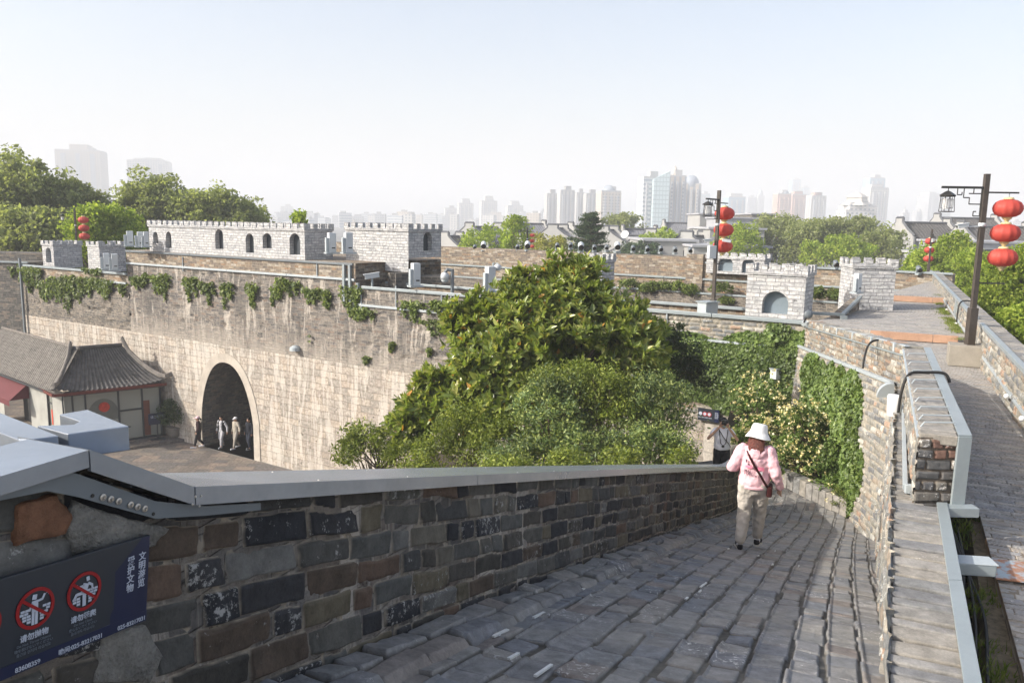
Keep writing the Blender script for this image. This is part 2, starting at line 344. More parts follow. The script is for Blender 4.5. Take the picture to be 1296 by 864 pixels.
# leaves
M['magnolia']=leaf_mat('magnolia_leaves',[(0.107,0.147,0.030),(0.177,0.233,0.046),(0.253,0.307,0.069),(0.379,0.369,0.103)],.34,.32,.6,1.2,.25,old=(.982,(0.532,0.270,0.057)))
M['bush']=leaf_mat('shrub_leaves',[(0.057,0.097,0.039),(0.106,0.157,0.057),(0.185,0.235,0.075),(0.340,0.384,0.113)],.3,.5,.4,.8,.45)
M['bush2']=leaf_mat('yellow_green_shrub_leaves',[(0.082,0.117,0.020),(0.164,0.211,0.036),(0.304,0.339,0.062)],.35,.5,.4,1.,.35)
M['ivy']=leaf_mat('ivy_leaves',[(0.066,0.114,0.028),(0.128,0.187,0.050),(0.209,0.280,0.078)],.3,.45,.5,1.1,.3)
M['ivy_far']=leaf_mat('hanging_creeper_leaves',[(0.058,0.093,0.024),(0.129,0.175,0.041),(0.223,0.270,0.071)],.35,.5,.4,1,.3)
M['rose']=leaf_mat('rose_bush_leaves',[(0.060,0.108,0.024),(0.120,0.180,0.042),(0.180,0.252,0.060)],.3,.5,.4,1.5,.3)
M['flower']=leaf_mat('cream_yellow_flowers',[(.62,.50,.20),(.75,.66,.36),(.85,.80,.58)],.3,.6,.2,3,.1)
M['plane']=leaf_mat('plane_tree_leaves',[(.17,.20,.085),(.26,.29,.125),(.36,.39,.19)],.55,.6,.2,.25,.25)
M['spring']=leaf_mat('bright_spring_leaves',[(0.152,0.224,0.032),(0.274,0.355,0.055),(0.426,0.486,0.095)],.5,.6,.2,.4,.25)
M['bamboo']=leaf_mat('yellow_bamboo_leaves',[(.22,.22,.04),(.32,.32,.07),(.42,.40,.12)],.4,.6,.2,.5,.2)
M['cedar']=leaf_mat('cedar_needles',[(.025,.05,.02),(.05,.085,.035),(.08,.12,.05)],.2,.6,.2,.5,.3)
M['grass']=leaf_mat('grass_blades',[(.08,.12,.025),(.15,.20,.04),(.26,.26,.09)],.4,.6,.2,2,.3)
# ------------------------------------------------------------------ foliage
def leaves(name,C,size,mat,parent=None,N=None,aspect=.5,seed=0,jit=1.,sv=.35,fold=.25,up=.0):
    rg=np.random.RandomState(seed);n=len(C)
    if N is None:N=np.zeros((n,3))
    A=N+jit*rg.randn(n,3);A[:,2]+=up;A/=np.linalg.norm(A,axis=1)[:,None]+1e-9      # leaf normal
    T=rg.randn(n,3);T-=A*(T*A).sum(1)[:,None];T/=np.linalg.norm(T,axis=1)[:,None]+1e-9
    B=np.cross(A,T);s=size*(1+sv*rg.randn(n).clip(-1.6,2))[:,None]
    off=np.array(ORG[parent.name]) if parent is not None else 0
    C=C-off
    base=C-T*s*.5;tip=C+T*s*.5-A*s*.12;l=C+B*s*aspect*.5+A*s*fold*.3-T*s*.05;r=C-B*s*aspect*.5+A*s*fold*.3-T*s*.05
    Vx=np.stack([base,l,tip,r],1).reshape(-1,3)
    me=bpy.data.meshes.new(name);me.vertices.add(4*n);me.vertices.foreach_set('co',Vx.ravel())
    k=np.arange(n)*4;q=np.stack([k,k+2,k+1,k,k+3,k+2],1).reshape(-1)
    me.loops.add(6*n);me.loops.foreach_set('vertex_index',q)
    me.polygons.add(2*n);me.polygons.foreach_set('loop_start',np.arange(0,6*n,3));me.polygons.foreach_set('loop_total',np.full(2*n,3))
    me.update(calc_edges=True)
    at=me.attributes.new('lr','FLOAT','POINT');at.data.foreach_set('value',np.repeat(rg.rand(n),4))
    return link(name,me,mat,parent)
def clumps(c,rad,nc,nl,cr,seed=0,shell=.55,top=0,flat=1.):
    """leaf positions: nc clumps in an ellipsoid, nl leaves each"""
    rg=np.random.RandomState(seed);D=rg.randn(nc,3);D/=np.linalg.norm(D,axis=1)[:,None];D[:,2]=np.where(D[:,2]<-.6,-D[:,2],D[:,2])
    R=(shell+(1-shell)*rg.rand(nc)**.6)*(1+.06*rg.randn(nc).clip(-2,2))
    K=D*R[:,None]*np.array(rad);K[:,2]+=top
    rr=cr*(.5+rg.rand(nc))
    L=rg.randn(nc,nl,3);L/=np.linalg.norm(L,axis=2)[:,:,None];L*=rg.rand(nc,nl,1)**.45
    L[:,:,2]*=.75*flat
    P=(K[:,None,:]+L*rr[:,None,None]).reshape(-1,3)
    return P+np.array(c),K+np.array(c)
def limbs(mb,base,top,K,r0,seed,nb=9):
    rg=random.Random(seed);base=V(base);top=V(top)
    pts=[base.lerp(top,i/6)+V((rg.uniform(-1,1),rg.uniform(-1,1),0))*(.02*(top-base).length*(i>0)) for i in range(7)]
    mb.tube(pts,[r0*(1-.12*i) for i in range(7)],8)
    for k in range(min(nb,len(K))):
        q=V(K[rg.randrange(len(K))]);i=rg.randint(2,5);a=pts[i]
        m=a.lerp(q,.5)+V((0,0,.08*(q-a).length))
        mb.tube([a,m,q],[r0*.4,r0*.25,r0*.07],5)
def tree(name,label,base,h,rad,crown_z,mat,size,nc,nl,cr,seed,cat='tree',group=None,shell=.5,aspect=.6,nb=9,trunk=None,up=.3,flat=1.):
    t=thing(name,label,cat,base,group);b=V(base);c=b+V((0,0,crown_z))
    P,K=clumps(c,rad,nc,nl,cr,seed,shell,0,flat)
    mb=MB();limbs(mb,b,b+V((0,0,crown_z+rad[2]*.3)),K,trunk or h*.02,seed,nb);mb.build('trunk',M['bark'],t,smooth=True)
    leaves('crown',P,size,mat,t,None,aspect,seed,1,.35,.25,up)
    return t
def dup(root,loc,rz=0,s=1,label=None,group=None):
    r=root.copy();COL.objects.link(r);r.location=loc;r.rotation_euler=(0,0,rz);r.scale=(s,s,s) if not hasattr(s,'__len__') else s
    if label:r['label']=label
    if group:r['group']=group
    for ch in list(root.children):
        c=ch.copy();COL.objects.link(c);c.parent=r
        for g in list(ch.children):
            d=g.copy();COL.objects.link(d);d.parent=c
    return r
# ------------------------------------------------------------------ ground sheets
def sheet(name,poly,z,mat,kind='structure'):
    mb=MB();mb.add([(p[0],p[1],z) for p in poly],[tuple(range(len(poly)))]);o=mb.build(name,mat);o['kind']=kind;return o
sheet('ground',[(-9000,-9000),(9000,-9000),(9000,9000),(-9000,9000)],0,M['city'])
sheet('courtyard_paving',[(-45,5),(9,5),(9,24),(-31,49.8),(-45,60)],.004,M['court'])
# ------------------------------------------------------------------ ramp
def Xw(Y): return -2.2+.4*Y+.0023*Y*Y
def zf(X,Y):
    q=1.27+.262*(Y+.45*X);q=np.maximum(q,1.45);k=.25
    h=np.clip(.5+.5*(6.05-q)/k,0,1)
    return ZC-(6.05*(1-h)+q*h-k*h*(1-h))
def zw(Y): return zf(Xw(Y),Y)
NX,NY=.917,-.399
b=gradu(2.0,20.5,lambda y:.0075+.0032*max(y-3,0)**1.15);a=np.arange(0,3.0,.0092)
Bg,Ag=np.meshgrid(b,a,indexing='ij')
H,at=brick_field(Bg*1.095,Ag+.03,.31,.215,.005,.013,seed=3,shift=.105,prot=.014,dep=.016,edge=.004,tilt=.010,rough=.0012,half=.12,wob=.004,gm=2.4,gp=1.6)
H=H*np.interp(Bg,[6,16],[1,.55])
X=Xw(Bg)+NX*Ag;Y=Bg+NY*Ag
tooth=.012*((Ag/.215)%1-.5)
P=np.stack([X,Y,zf(X,Y)+H+tooth-.03],-1)
o=grid('ramp_paving',P,M['ramp_pave'],attr=at,flip=True);o['kind']='structure'
# white chalk dashes painted in a few joints of the paving are part of the brick mortar geometry
kb_=gradu(2.0,16.2,lambda y:.008+.0035*max(y-3,0)**1.15);ka=np.arange(0,.34,.008);Bk,Ak=np.meshgrid(kb_,ka,indexing='ij')
Hk,ak=brick_field(Bk*1.095,Ak+.01,.46,.175,.012,.010,seed=13,prot=.028,dep=.012,edge=.005,tilt=.02,rough=.006,half=.4,wob=.015)
Hk=Hk+.035-.06*np.clip((Ak-.29)/.05,0,1)
o=grid('ramp_kerb',np.stack([Xw(Bk)+NX*(Ak-.01),Bk+NY*(Ak-.01),zf(Xw(Bk)+NX*Ak,Bk+NY*Ak)+Hk-.02],-1),M['ramp_pave'],attr=ak,flip=True);o['kind']='structure'
mb=MB();rg=random.Random(5)
for px,py,ln in [(688,848,.12),(650,830,.07),(633,801,.10),(636,800,.08),(682,778,.10),(889,741,.10),(886,748,.06),(893,738,.05),(716,722,.04),(738,745,.03),(978,714,.06),(1011,716,.05),(922,694,.05),(981,697,.05),(869,757,.05),(960,703,.04)]:
    r=ray(px,py);t=4.
    for _ in range(30):
        z=float(zf(r[0]*t,t));t+=( (ZC+r[1]*t)-z)/(-r[1]+.28)*-1*-1 if False else ((z-ZC)/r[1]-t)*.6
    p=V((r[0]*t,t,float(zf(r[0]*t,t))-.004));d=V((.39,.88,-.27)).normalized();w=V((.917,-.399,0))*rg.uniform(.012,.02)
    mb.ob(p-d*ln-w/2,d*ln*2,w,V((0,0,.012)))
o=mb.build('white_joint_mortar',plain('white_mortar',(.62,.62,.6),.9,.15,20));o['kind']='structure'
# landing at the bottom
def Bx(Y): return 2.2+.485*(Y-4.23)                 # inner edge of right wall ledge
AX=[(6.95,14.0),(8.85,24.2)]
sheet('landing_paving',[(3.2,15.8),(7.6,16.4),(6.3,20.3),(4.4,19.6),(3.0,17.4)],5.93,M['ramp_pave'] if 0 else slabs('landing_brick',.4,.2,[(.17,.165,.16),(.2,.195,.185),(.15,.15,.15)],(.09,.08,.07)))
sheet('planting_bed',[(-4.2,17),(-1,9),(4.4,16.2),(2.5,28.2),(-3.6,32)],2.5,M['soil'])
# ------------------------------------------------------------------ left ramp wall
rw=thing('ramp_wall','dark brick parapet wall with blue grey metal cap running down the left side of the ramp','wall',(0,6,9))
def captop(Y):
    if Y<2.26:return ZC-.683
    zb=float(zw(2.60))+.905
    if Y<2.60:return ZC-.683+(zb-(ZC-.683))*(Y-2.26)/.34
    return float(zw(Y))+.905+.010*(Y-2.60)
u=gradu(.5,16.4,lambda y:.0085+.0026*max(y-2.5,0)**1.1);v=np.arange(-.12,1.42,.0085)
U,W=np.meshgrid(u,v,indexing='ij')
H,at=brick_field(U*1.08,W+.2,.40,.138,.013,.012,seed=11,prot=.013,dep=.011,edge=.008,tilt=.012,rough=.006,half=.4,wob=.018)
ct=np.array([captop(y) for y in u])-.072
Z=np.minimum(zw(U)+W,ct[:,None])
P=np.stack([Xw(U)+NX*(H-.03),U+NY*(H-.03),Z],-1)
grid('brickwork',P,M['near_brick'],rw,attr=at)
mb=MB()
ys=list(np.arange(.5,16.5,.5))
for y0,y1 in zip(ys,ys[1:]):
    q=[(Xw(y0)-.03,y0),(Xw(y1)-.03,y1),(Xw(y1)-.29,y1+.12),(Xw(y0)-.29,y0+.12)]
    z0,z1=captop(y0)-.075,captop(y1)-.075
    mb.add([(p[0],p[1],0) for p in q]+[(q[0][0],q[0][1],z0),(q[1][0],q[1][1],z1),(q[2][0],q[2][1],z1),(q[3][0],q[3][1],z0)],[(0,1,2,3)[::-1],(4,5,6,7),(0,1,5,4),(1,2,6,5),(2,3,7,6),(3,0,4,7)])
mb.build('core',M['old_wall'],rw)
def cap_piece(ya,yb,n=4,front=.055,back=.25,th=.066,gap=.0025):
    if yb<2.3:back,th=.195,.052
    ys=np.linspace(ya+gap,yb-gap,n+1);vs=[];fs=[]
    for y in ys:
        z=captop(float(y)) if not abs(y-2.26)<.01 else ZC-.683
        for off,dz in ((front,0),(front,-th),(front-.015,-th),(front-.015,-.01),(-back,-.01),(-back+0,-th),(-back-.012,-th),(-back-.012,0)):
            vs.append((Xw(y)+NX*off,y+NY*off,z+dz))
    for i in range(n):
        for k in range(8):fs.append((i*8+k,i*8+(k+1)%8,(i+1)*8+(k+1)%8,(i+1)*8+k))
    fs.append(tuple(range(8)));fs.append(tuple(n*8+k for k in range(8))[::-1])
    mb=MB();mb.add(vs,fs);return mb.build('cap_panel',M['cap'],rw)
for ya,yb in [(.4,2.26),(2.26,2.63),(2.63,4.75),(4.75,6.6),(6.6,8.1),(8.1,9.7),(9.7,11.4),(11.4,13.1),(13.1,14.8),(14.8,16.35)]:cap_piece(ya,yb,1 if yb<2.8 else 4)
def wallhit(px,py,off=.01):
    a,b=ray(px,py);t=3.
    for _ in range(60):
        f=a*t-NX*off-(Xw(t-NY*off));t-=f/(a-.42)
    return V((a*t,t,ZC+b*t))
# steel plate with bolts under the raised cap
top=[(-60,628),(0,614),(68,592),(100,600),(197,634),(260,640),(330,636)];bot=[(-60,648),(0,633),(60,621),(100,629),(197,656),(262,652),(330,645)]
mb=MB();T=[wallhit(x,y,.03) for x,y in top];Bm=[wallhit(x,y,.03) for x,y in bot];nn=V((NX,NY,0))*.006
n=len(T);mb.add(T+Bm+[p-nn for p in T]+[p-nn for p in Bm],[(i,i+1,n+i+1,n+i)[::-1] for i in range(n-1)]+[(2*n+i,2*n+i+1,3*n+i+1,3*n+i) for i in range(n-1)]+[(i,2*n+i,2*n+i+1,i+1)[::-1] for i in range(n-1)]+[(n+i,n+i+1,3*n+i+1,3*n+i)[::-1] for i in range(n-1)])
pl=mb.build('edge_plate',M['rail_d'],rw)
for x,y in [(130,629),(140,631.5),(150,634),(165,638.5),(174,641),(183,643.5)]:
    p=wallhit(x,y,.032);d=V((NX,NY,0));mb=MB();mb.tube([p,p+d*.003,p+d*.005],[.011,.011,.006],14);mb.tube([p+d*.005,p+d*.010],[.0055,.004],8)
    mb.build('bolt',plain('steel_bolt',(.45,.42,.38),.35,.1,30,.5,.8) if 'bolt' not in M else M['bolt'],pl,smooth=False)
    if 'bolt' not in M:M['bolt']=bpy.data.materials['steel_bolt']
mb=MB()
for x,y in ((81,587+0),(117,624),(194,647)):
    p=wallhit(x,y+3,.0315);d=V((NX,NY,0));mb.tube([p,p+d*.002],[.006,.006],8)
mb.build('bolt_hole',M['black'],pl)
for x_,y_ in ((247,628),(243,638),(254,627),(252,640)):
    p=wallhit(x_,y_,.056);d=V((NX,NY,0));mb=MB();mb.tube([p,p+d*.003,p+d*.005],[.0045,.0045,.002],10);mb.build('rivet',M['bolt'],rw)
for yy in (1.2,1.7,3.3,4.0,5.4,6.1,7.2,8.0,9.1):
    for o2 in (.03,-.22):
        q=V((Xw(yy)+NX*o2,yy+NY*o2,captop(yy)));mb=MB();mb.tube([q,q+V((0,0,.003))],[.004,.003],8);mb.build('rivet',M['bolt'],rw)
# grey cement patch and reddish stone beside the notice
def patch(name,pts,off,mat,parent,seed=0,th=.02):
    q=[wallhit(x,y,off) for x,y in pts];c=sum(q,V((0,0,0)))/len(q);vs=[];rgn=random.Random(seed);N=len(q)
    dense=[]
    for i in range(N):
        a_,b_=q[i],q[(i+1)%N]
        for k in range(5):dense.append(a_.lerp(b_,k/5)+V((rgn.uniform(-1,1)*.003,rgn.uniform(-1,1)*.003,rgn.uniform(-1,1)*.004)))
    d=V((NX,NY,0));n=len(dense);rings=[[p-d*th*1.5 for p in dense],[p for p in dense],[c+(p-c)*.93+d*.006 for p in dense],[c+(p-c)*.6+d*.009 for p in dense],[c+(p-c)*.25+d*.010 for p in dense]]
    mb=MB();vs=[p for r in rings for p in r];fs=[]
    for i in range(4):
        for k in range(n):fs.append((i*n+k,i*n+(k+1)%n,(i+1)*n+(k+1)%n,(i+1)*n+k))
    fs.append(tuple(4*n+k for k in range(n)));mb.add(vs,fs);return mb.build(name,mat,parent,smooth=True)
patch('cement_patch',[(95,634),(150,652),(215,668),(196,690),(150,703),(92,700),(86,668)],-.004,plain('grey_cement',(.17,.165,.15),.95,.6,9,bs=1,bd=.015),rw,1)
patch('red_stone',[(22,640),(70,626),(92,650),(84,676),(20,690)],-.004,plain('reddish_stone',(.17,.085,.05),.9,.45,22,bs=.9,bd=.006),rw,2)
patch('cement_patch',[(130,800),(185,792),(205,830),(190,864),(120,864)],-.003,bpy.data.materials['grey_cement'],rw,3)
# perpendicular capped wall and the end box
mb=MB();zt=ZC-.69
A1,A2,A3,A4=[atZ(x,y,zt) for x,y in ((-40,506),(74,551),(27,557.5),(-40,532))]
mb.prism([A1[:2],A2[:2],A3[:2],A4[:2]],zt-.066,zt)
sw=thing('side_wall','short brick wall under a pale metal cap joining the near end of the ramp wall','wall',(-2,2.6,9))
mb.build('cap_panel',M['cap'],sw,bevel=.003)
mb=MB();mb.prism([A1.lerp(A4,.15)[:2],A2.lerp(A3,.15)[:2],A3.lerp(A2,.15)[:2],A4.lerp(A1,.15)[:2]],0,zt-.095);mb.build('brickwork',M['dark_wall'],sw)
zt=ZC-.695;pp=[atZ(x,y,zt)[:2] for x,y in ((47,538.5),(93,537),(101,532.5),(75,524),(111,518),(163,539),(86,549))]
eb=thing('end_cap_box','small open metal box cap with dark notch behind the bend of the ramp wall cap','metal box',(*pp[0],zt-.3))
mb=MB();mb.prism(pp,zt-.082,zt);mb.build('box_cover',M['cap'],eb,bevel=.003)
mb=MB();mb.prism([(V(p)*.8+V(pp[6])*.2)[:2] for p in [pp[0],pp[1],pp[5],pp[6]]],0,zt-.12);mb.build('brick_stub',M['dark_wall'],eb)
# ------------------------------------------------------------------ notice board
yb=2.47;sl=.4+.0046*yb;L_=math.hypot(sl,1);dx=V((sl/L_,1/L_,0));nz=V((1/L_,-sl/L_,0))
sg=bpy.data.objects.new('notice_board',None);COL.objects.link(sg);setp(sg,'dark blue notice board with two red prohibition rings and Chinese lettering on the near wall','sign')
an=math.radians(-7);xa=dx*math.cos(an)+V((0,0,1))*math.sin(an);ya=nz.cross(xa)
org=V((-1.1517,2.451,ZC-1.0236))+dx*(-.022)
sg.matrix_world=Matrix(((xa.x,ya.x,nz.x,org.x),(xa.y,ya.y,nz.y,org.y),(xa.z,ya.z,nz.z,org.z),(0,0,0,1)))
ORG[sg.name]=V((0,0,0))
SGM=dict(bd=plain('notice_slate',(.022,.027,.036),.35,.06,4,.5,bs=.02),nv=plain('notice_navy',(.008,.013,.045),.35,.06,4,.5,bs=.02),wh=plain('notice_pale_print',(.42,.46,.54),.6,.03,5),gy=plain('notice_grey_print',(.12,.14,.17),.6,.03,5),rd=plain('notice_red',(.26,.012,.014),.5,.05,5))
mb=MB();mb.ob((-.74,-.28,-.02),(.742,0,0),(0,.28,0),(0,0,.018));mb.build('board',SGM['bd'],sg,local=True,bevel=.002)
mb=MB();z=-.0012
mb.ob((-.739,-.279,-.004),(.74,0,0),(0,.034,0),(0,0,.0035))
mb.add([(-.128,-.246,z),(0,-.246,z),(0,-.0015,z),(-.03,-.0015,z),(-.128,-.085,z)],[(0,1,2,3,4)])
arc=[(-.105+.035*math.cos(math.pi*(1-k/12)),-.226+.035*math.sin(math.pi*(1-k/12)),z+.0004) for k in range(13)]
mb.add([(-.14,-.246,z+.0004)]+arc+[(-.07,-.246,z+.0004)],[tuple(range(15))[::-1]])
mb.build('navy_panel',SGM['nv'],sg,local=True)
def text(s,x,y,size,mat,parent,name='lettering',al='LEFT',sp=1,ext=.0006,z=.0015,bold=0,sx=1):
    cu=bpy.data.curves.new(name,'FONT');cu.body=s;cu.size=size;cu.extrude=ext;cu.align_x=al;cu.space_line=sp;cu.offset=bold;cu.materials.append(mat)
    o=bpy.data.objects.new(name,cu);COL.objects.link(o);o.parent=parent;o.location=(x,y,z);o.scale=(sx,1,1);return o
text('文\n明\n游\n览',-.043,-.070,.029,SGM['wh'],sg,sp=1.0,bold=.0004)
text('爱\n护\n文\n物',-.086,-.074,.029,SGM['wh'],sg,sp=1.0,bold=.0004)
text('025-83217031',-.112,-.273,.0185,SGM['wh'],sg,bold=.0002)
text('晚间:025-83217031',-.315,-.273,.0185,SGM['wh'],sg,bold=.0002)
text('83608359',-.445,-.273,.0185,SGM['wh'],sg,bold=.0002)
def ring(cx,cy,R,parent):
    mb=MB();n=40;vs=[];t=.0095;z0=.0022
    for k in range(n):
        c,s=math.cos(2*math.pi*k/n),math.sin(2*math.pi*k/n)
        vs+=[(cx+R*c,cy+R*s,z0),(cx+(R-t)*c,cy+(R-t)*s,z0),(cx+R*c,cy+R*s,0),(cx+(R-t)*c,cy+(R-t)*s,0)]
    fs=[]
    for k in range(n):
        i=4*k;j=4*((k+1)%n);fs+=[(i,j,j+1,i+1)[::-1],(i,i+2,j+2,j),(i+1,j+1,j+3,i+3)]
    mb.add(vs,fs)
    a=math.radians(-38);d=V((math.cos(a),math.sin(a),0));w=V((-d.y,d.x,0))*t*.9
    mb.ob(V((cx,cy,.0016))-d*(R-t*.5)-w/2,d*(2*R-t),w,V((0,0,.0012)))
    return mb.build('prohibition_ring',SGM['rd'],parent,local=True)
def bar(mb,x0,y0,x1,y1,w,z=.0004):
    a=V((x0,y0,z));d=V((x1-x0,y1-y0,0));n_=V((-d.y,d.x,0)).normalized()*w
    mb.ob(a-n_/2,d,n_,V((0,0,.0006)))
for i,(cx,kind) in enumerate(((-.237,0),(-.392,1),(-.547,2))):
    cy=-.110;R=.0575;ring(cx,cy,R,sg);mb=MB()
    if kind<2:
        rows=6
        for r in range(rows):
            y=cy-.046+r*.0085;hw=math.sqrt(max(.047**2-(y-cy)**2,0))
            xs=-hw
            lim0=-hw; lim1=hw if r<6 else 0
            k=0;x=lim0+(.004 if r%2 else 0)
            while x<lim1-.004:
                xe=min(x+.013,lim1)
                ok=(abs((x+xe)/2)>.013) and not (r>3 and kind==0 and (x+xe)/2<.0) and not (r>3 and kind==1 and abs(x)<.02)
                if ok: bar(mb,cx+x,cy-.046+r*.0085+.003,cx+xe-.0015,cy-.046+r*.0085+.003,.0066)
                x+=.013
    if kind==0:   # climbing figure
        bar(mb,cx+.006,cy+.034,cx+.016,cy+.036,.013);bar(mb,cx+.006,cy+.022,cx-.004,cy-.006,.020)
        bar(mb,cx+.000,cy+.018,cx-.022,cy+.016,.006);bar(mb,cx-.022,cy+.016,cx-.026,cy+.024,.006);bar(mb,cx+.012,cy+.022,cx+.027,cy+.012,.007);bar(mb,cx+.026,cy+.014,cx+.028,cy-.003,.006)
        bar(mb,cx-.004,cy-.004,cx-.026,cy-.004,.009);bar(mb,cx-.025,cy-.002,cx-.034,cy-.018,.008);bar(mb,cx+.000,cy-.004,cx+.001,cy-.044,.011)
    elif kind==1:
        bar(mb,cx-.010,cy+.033,cx+.003,cy+.031,.014);bar(mb,cx-.002,cy+.022,cx-.001,cy-.010,.019)
        bar(mb,cx+.005,cy+.018,cx+.020,cy+.020,.006);bar(mb,cx+.019,cy+.018,cx+.027,cy+.034,.006);bar(mb,cx-.010,cy+.016,cx-.018,cy-.004,.006)
        bar(mb,cx-.006,cy-.008,cx-.006,cy-.046,.008);bar(mb,cx+.004,cy-.008,cx+.004,cy-.046,.008)
        for q in ((.033,.034),(.039,.029),(.039,.036)):bar(mb,cx+q[0]-.002,cy+q[1],cx+q[0]+.002,cy+q[1]+.001,.003)
    else:
        bar(mb,cx-.02,cy,cx+.02,cy,.012);bar(mb,cx+.01,cy+.02,cx+.02,cy+.02,.01)
    mb.build('pictogram',SGM['wh'],sg,local=True)
    text(['请勿攀爬','请勿抛物','请勿吸烟'][i],cx,cy-.083,.0215,SGM['wh'],sg,al='CENTER',bold=.0003)
    text(['Do Not Climb','Do Not Throw Objects','No Smoking'][i]+'\n'+['登らないでください','物を投げないでください','禁煙'][i]+'\n'+['올라가지 마십시오','물건을 던지지 마십시오','금연'][i],cx,cy-.097,.0105,SGM['gy'],sg,al='CENTER',sp=1.15)
# ------------------------------------------------------------------ right wall between ramp and walkway
zl=lambda Y: ZC+np.interp(Y,[2,4.2,7.3,12,14],[-2.5,-2.6,-2.66,-2.8,-2.86])
rwall=thing('divider_wall','sunlit brick wall between the ramp and the upper walkway with a brick ledge and thin raised parapet','wall',(5,10,8))
# ramp-side face
u=gradu(2.6,14.0,lambda y:.014+.0012*y);v=np.arange(-.05,3.4,.022)
U,W=np.meshgrid(u,v,indexing='ij')
H,at=brick_field(U*1.11,W,.38,.128,.009,.009,seed=21,prot=.03,dep=.025,edge=.018,tilt=.012,rough=.008,half=.3,wob=.02)
P=np.stack([Bx(U)-.9*(H-.03+.035*W),U+.437*(H-.03+.035*W),zl(U)-W],-1)
grid('ramp_side_brickwork',P,M['lit_brick'],rwall,attr=at,flip=True)
# far face turning away towards the corner (A)
a0,a1=V((6.95,14.0,0)),V((8.85,24.2,0));ad=(a1-a0).normalized();an_=V((-ad.y,ad.x,0));La=(a1-a0).length
u=np.arange(-.05,La+.02,.026);v=np.arange(-.03,3.6,.026);U,W=np.meshgrid(u,v,indexing='ij')
H,at=brick_field(U,W,.38,.128,.009,.009,seed=31,prot=.03,dep=.02,edge=.018,tilt=.012,rough=.008,half=.3,wob=.018)
zt=ZC+np.interp(U,[0,La],[-2.86,-3.72]);o_=(H-.02+.045*W)
P=np.stack([a0.x+ad.x*U+an_.x*o_,a0.y+ad.y*U+an_.y*o_,zt-W],-1)
grid('corner_brickwork',P,M['lit_brick'],rwall,attr=at,flip=True)
# ledge (top of thick wall)
zz=lambda y:float(zl(y))
mb=MB();ys=list(np.linspace(2.6,14,20))
mb2=MB()
# coping bricks of the low wall, laid across
rg=random.Random(8);y=2.5
co=MB()
while y<7.3:
    t=.19 if rg.random()<.75 else .11
    w=.405+rg.uniform(-.012,.012);c=V((Bx(y+t/2)+.20+rg.uniform(-.006,.006),y+t/2-.085,zz(y)-.03+rg.uniform(-.004,.008)))
    co.box(c,(w,t*.91-.008,.10),math.radians(-24+rg.uniform(-1.2,1.2)),Matrix.Rotation(rg.uniform(-.02,.02),3,'X')@Matrix.Rotation(rg.uniform(-.02,.02),3,'Y'));y+=t
def coping_obj(name,mb,parent,mat,nf=.0):
    o=mb.build(name,mat,parent,bevel=.012)
    me=o.data;n=len(me.vertices)//8;rgn=np.random.RandomState(4);a=np.ones((n*8,4));a[:,0]=np.repeat(rgn.rand(n),8);a[:,2]=np.repeat(rgn.rand(n),8)
    at=me.attributes.new('bcol','FLOAT_COLOR','POINT');at.data.foreach_set('color',a.ravel());return o
coping_obj('coping',co,rwall,M['cope'])
co=MB();y=7.3
while y<13.9:
    t=.13*rg.choice((1,1.5,1));co.box((Bx(y+t/2)+.13,y+t/2-.055,zz(y)-.04+rg.uniform(-.004,.006)),(.28,t*.91-.008,.10),math.radians(-24+rg.uniform(-1,1)));y+=t
coping_obj('ledge',co,rwall,M['cope'])
# thin parapet on the ledge
pz=lambda Y: ZC+np.interp(Y,[7.4,14.2],[-1.97,-2.16])
Px=lambda Y: 3.94+.468*(Y-7.4)
mbc=MB();ys=list(np.linspace(7.42,14.2,18))
for y0,y1 in zip(ys,ys[1:]):
    q=[(Px(y0)+.02,y0),(Px(y0)+.36,y0),(Px(y1)+.36,y1),(Px(y1)+.02,y1)];z0,z1=float(pz(y0))-.05,float(pz(y1))-.05
    mbc.add([(p[0],p[1],ZC-3.3) for p in q]+[(q[0][0],q[0][1],z0),(q[1][0],q[1][1],z0),(q[2][0],q[2][1],z1),(q[3][0],q[3][1],z1)],[(4,5,6,7),(0,1,5,4),(1,2,6,5),(2,3,7,6),(3,0,4,7)])
mbc.build('parapet_core',M['tan_wall'],rwall)
u=np.arange(7.4,14.25,.018);v=np.arange(0,.85,.018);U,W=np.meshgrid(u,v,indexing='ij')
H,at=brick_field(U*1.1,W,.30,.115,.008,.008,seed=41,prot=.02,dep=.02,edge=.014,rough=.008,half=.4,wob=.015)
P=np.stack([Px(U)-.9*(H-.02),U+.43*(H-.02),pz(U)-W-.04],-1);grid('parapet_brickwork',P,M['lit_brick'],rwall,attr=at,flip=True)
# pier end
u=np.arange(0,.375,.008);v=np.arange(0,.72,.008);U,W=np.meshgrid(u,v,indexing='ij')
H,at=brick_field(U+.05,W,.25,.108,.009,.009,seed=57,prot=.02,dep=.02,edge=.014,rough=.006,half=.45,wob=.012)
P=np.stack([Px(7.4)+U+.0*H,7.4-(H-.02)-.03*U,ZC-1.99-W],-1);grid('pier_end',P,M['pier_brick'],rwall,attr=at)
co=MB();y=7.38
while y<14.1:
    t=rg.choice((.13,.2,.13,.26));co.box((Px(y+t/2)+.185+rg.uniform(-.01,.01),y+t/2,float(pz(y))-.045+rg.uniform(-.006,.006)),(.33,t*.91-.008,.10),math.radians(-22+rg.uniform(-2,2)));y+=t
coping_obj('parapet_coping',co,rwall,M['cope'])
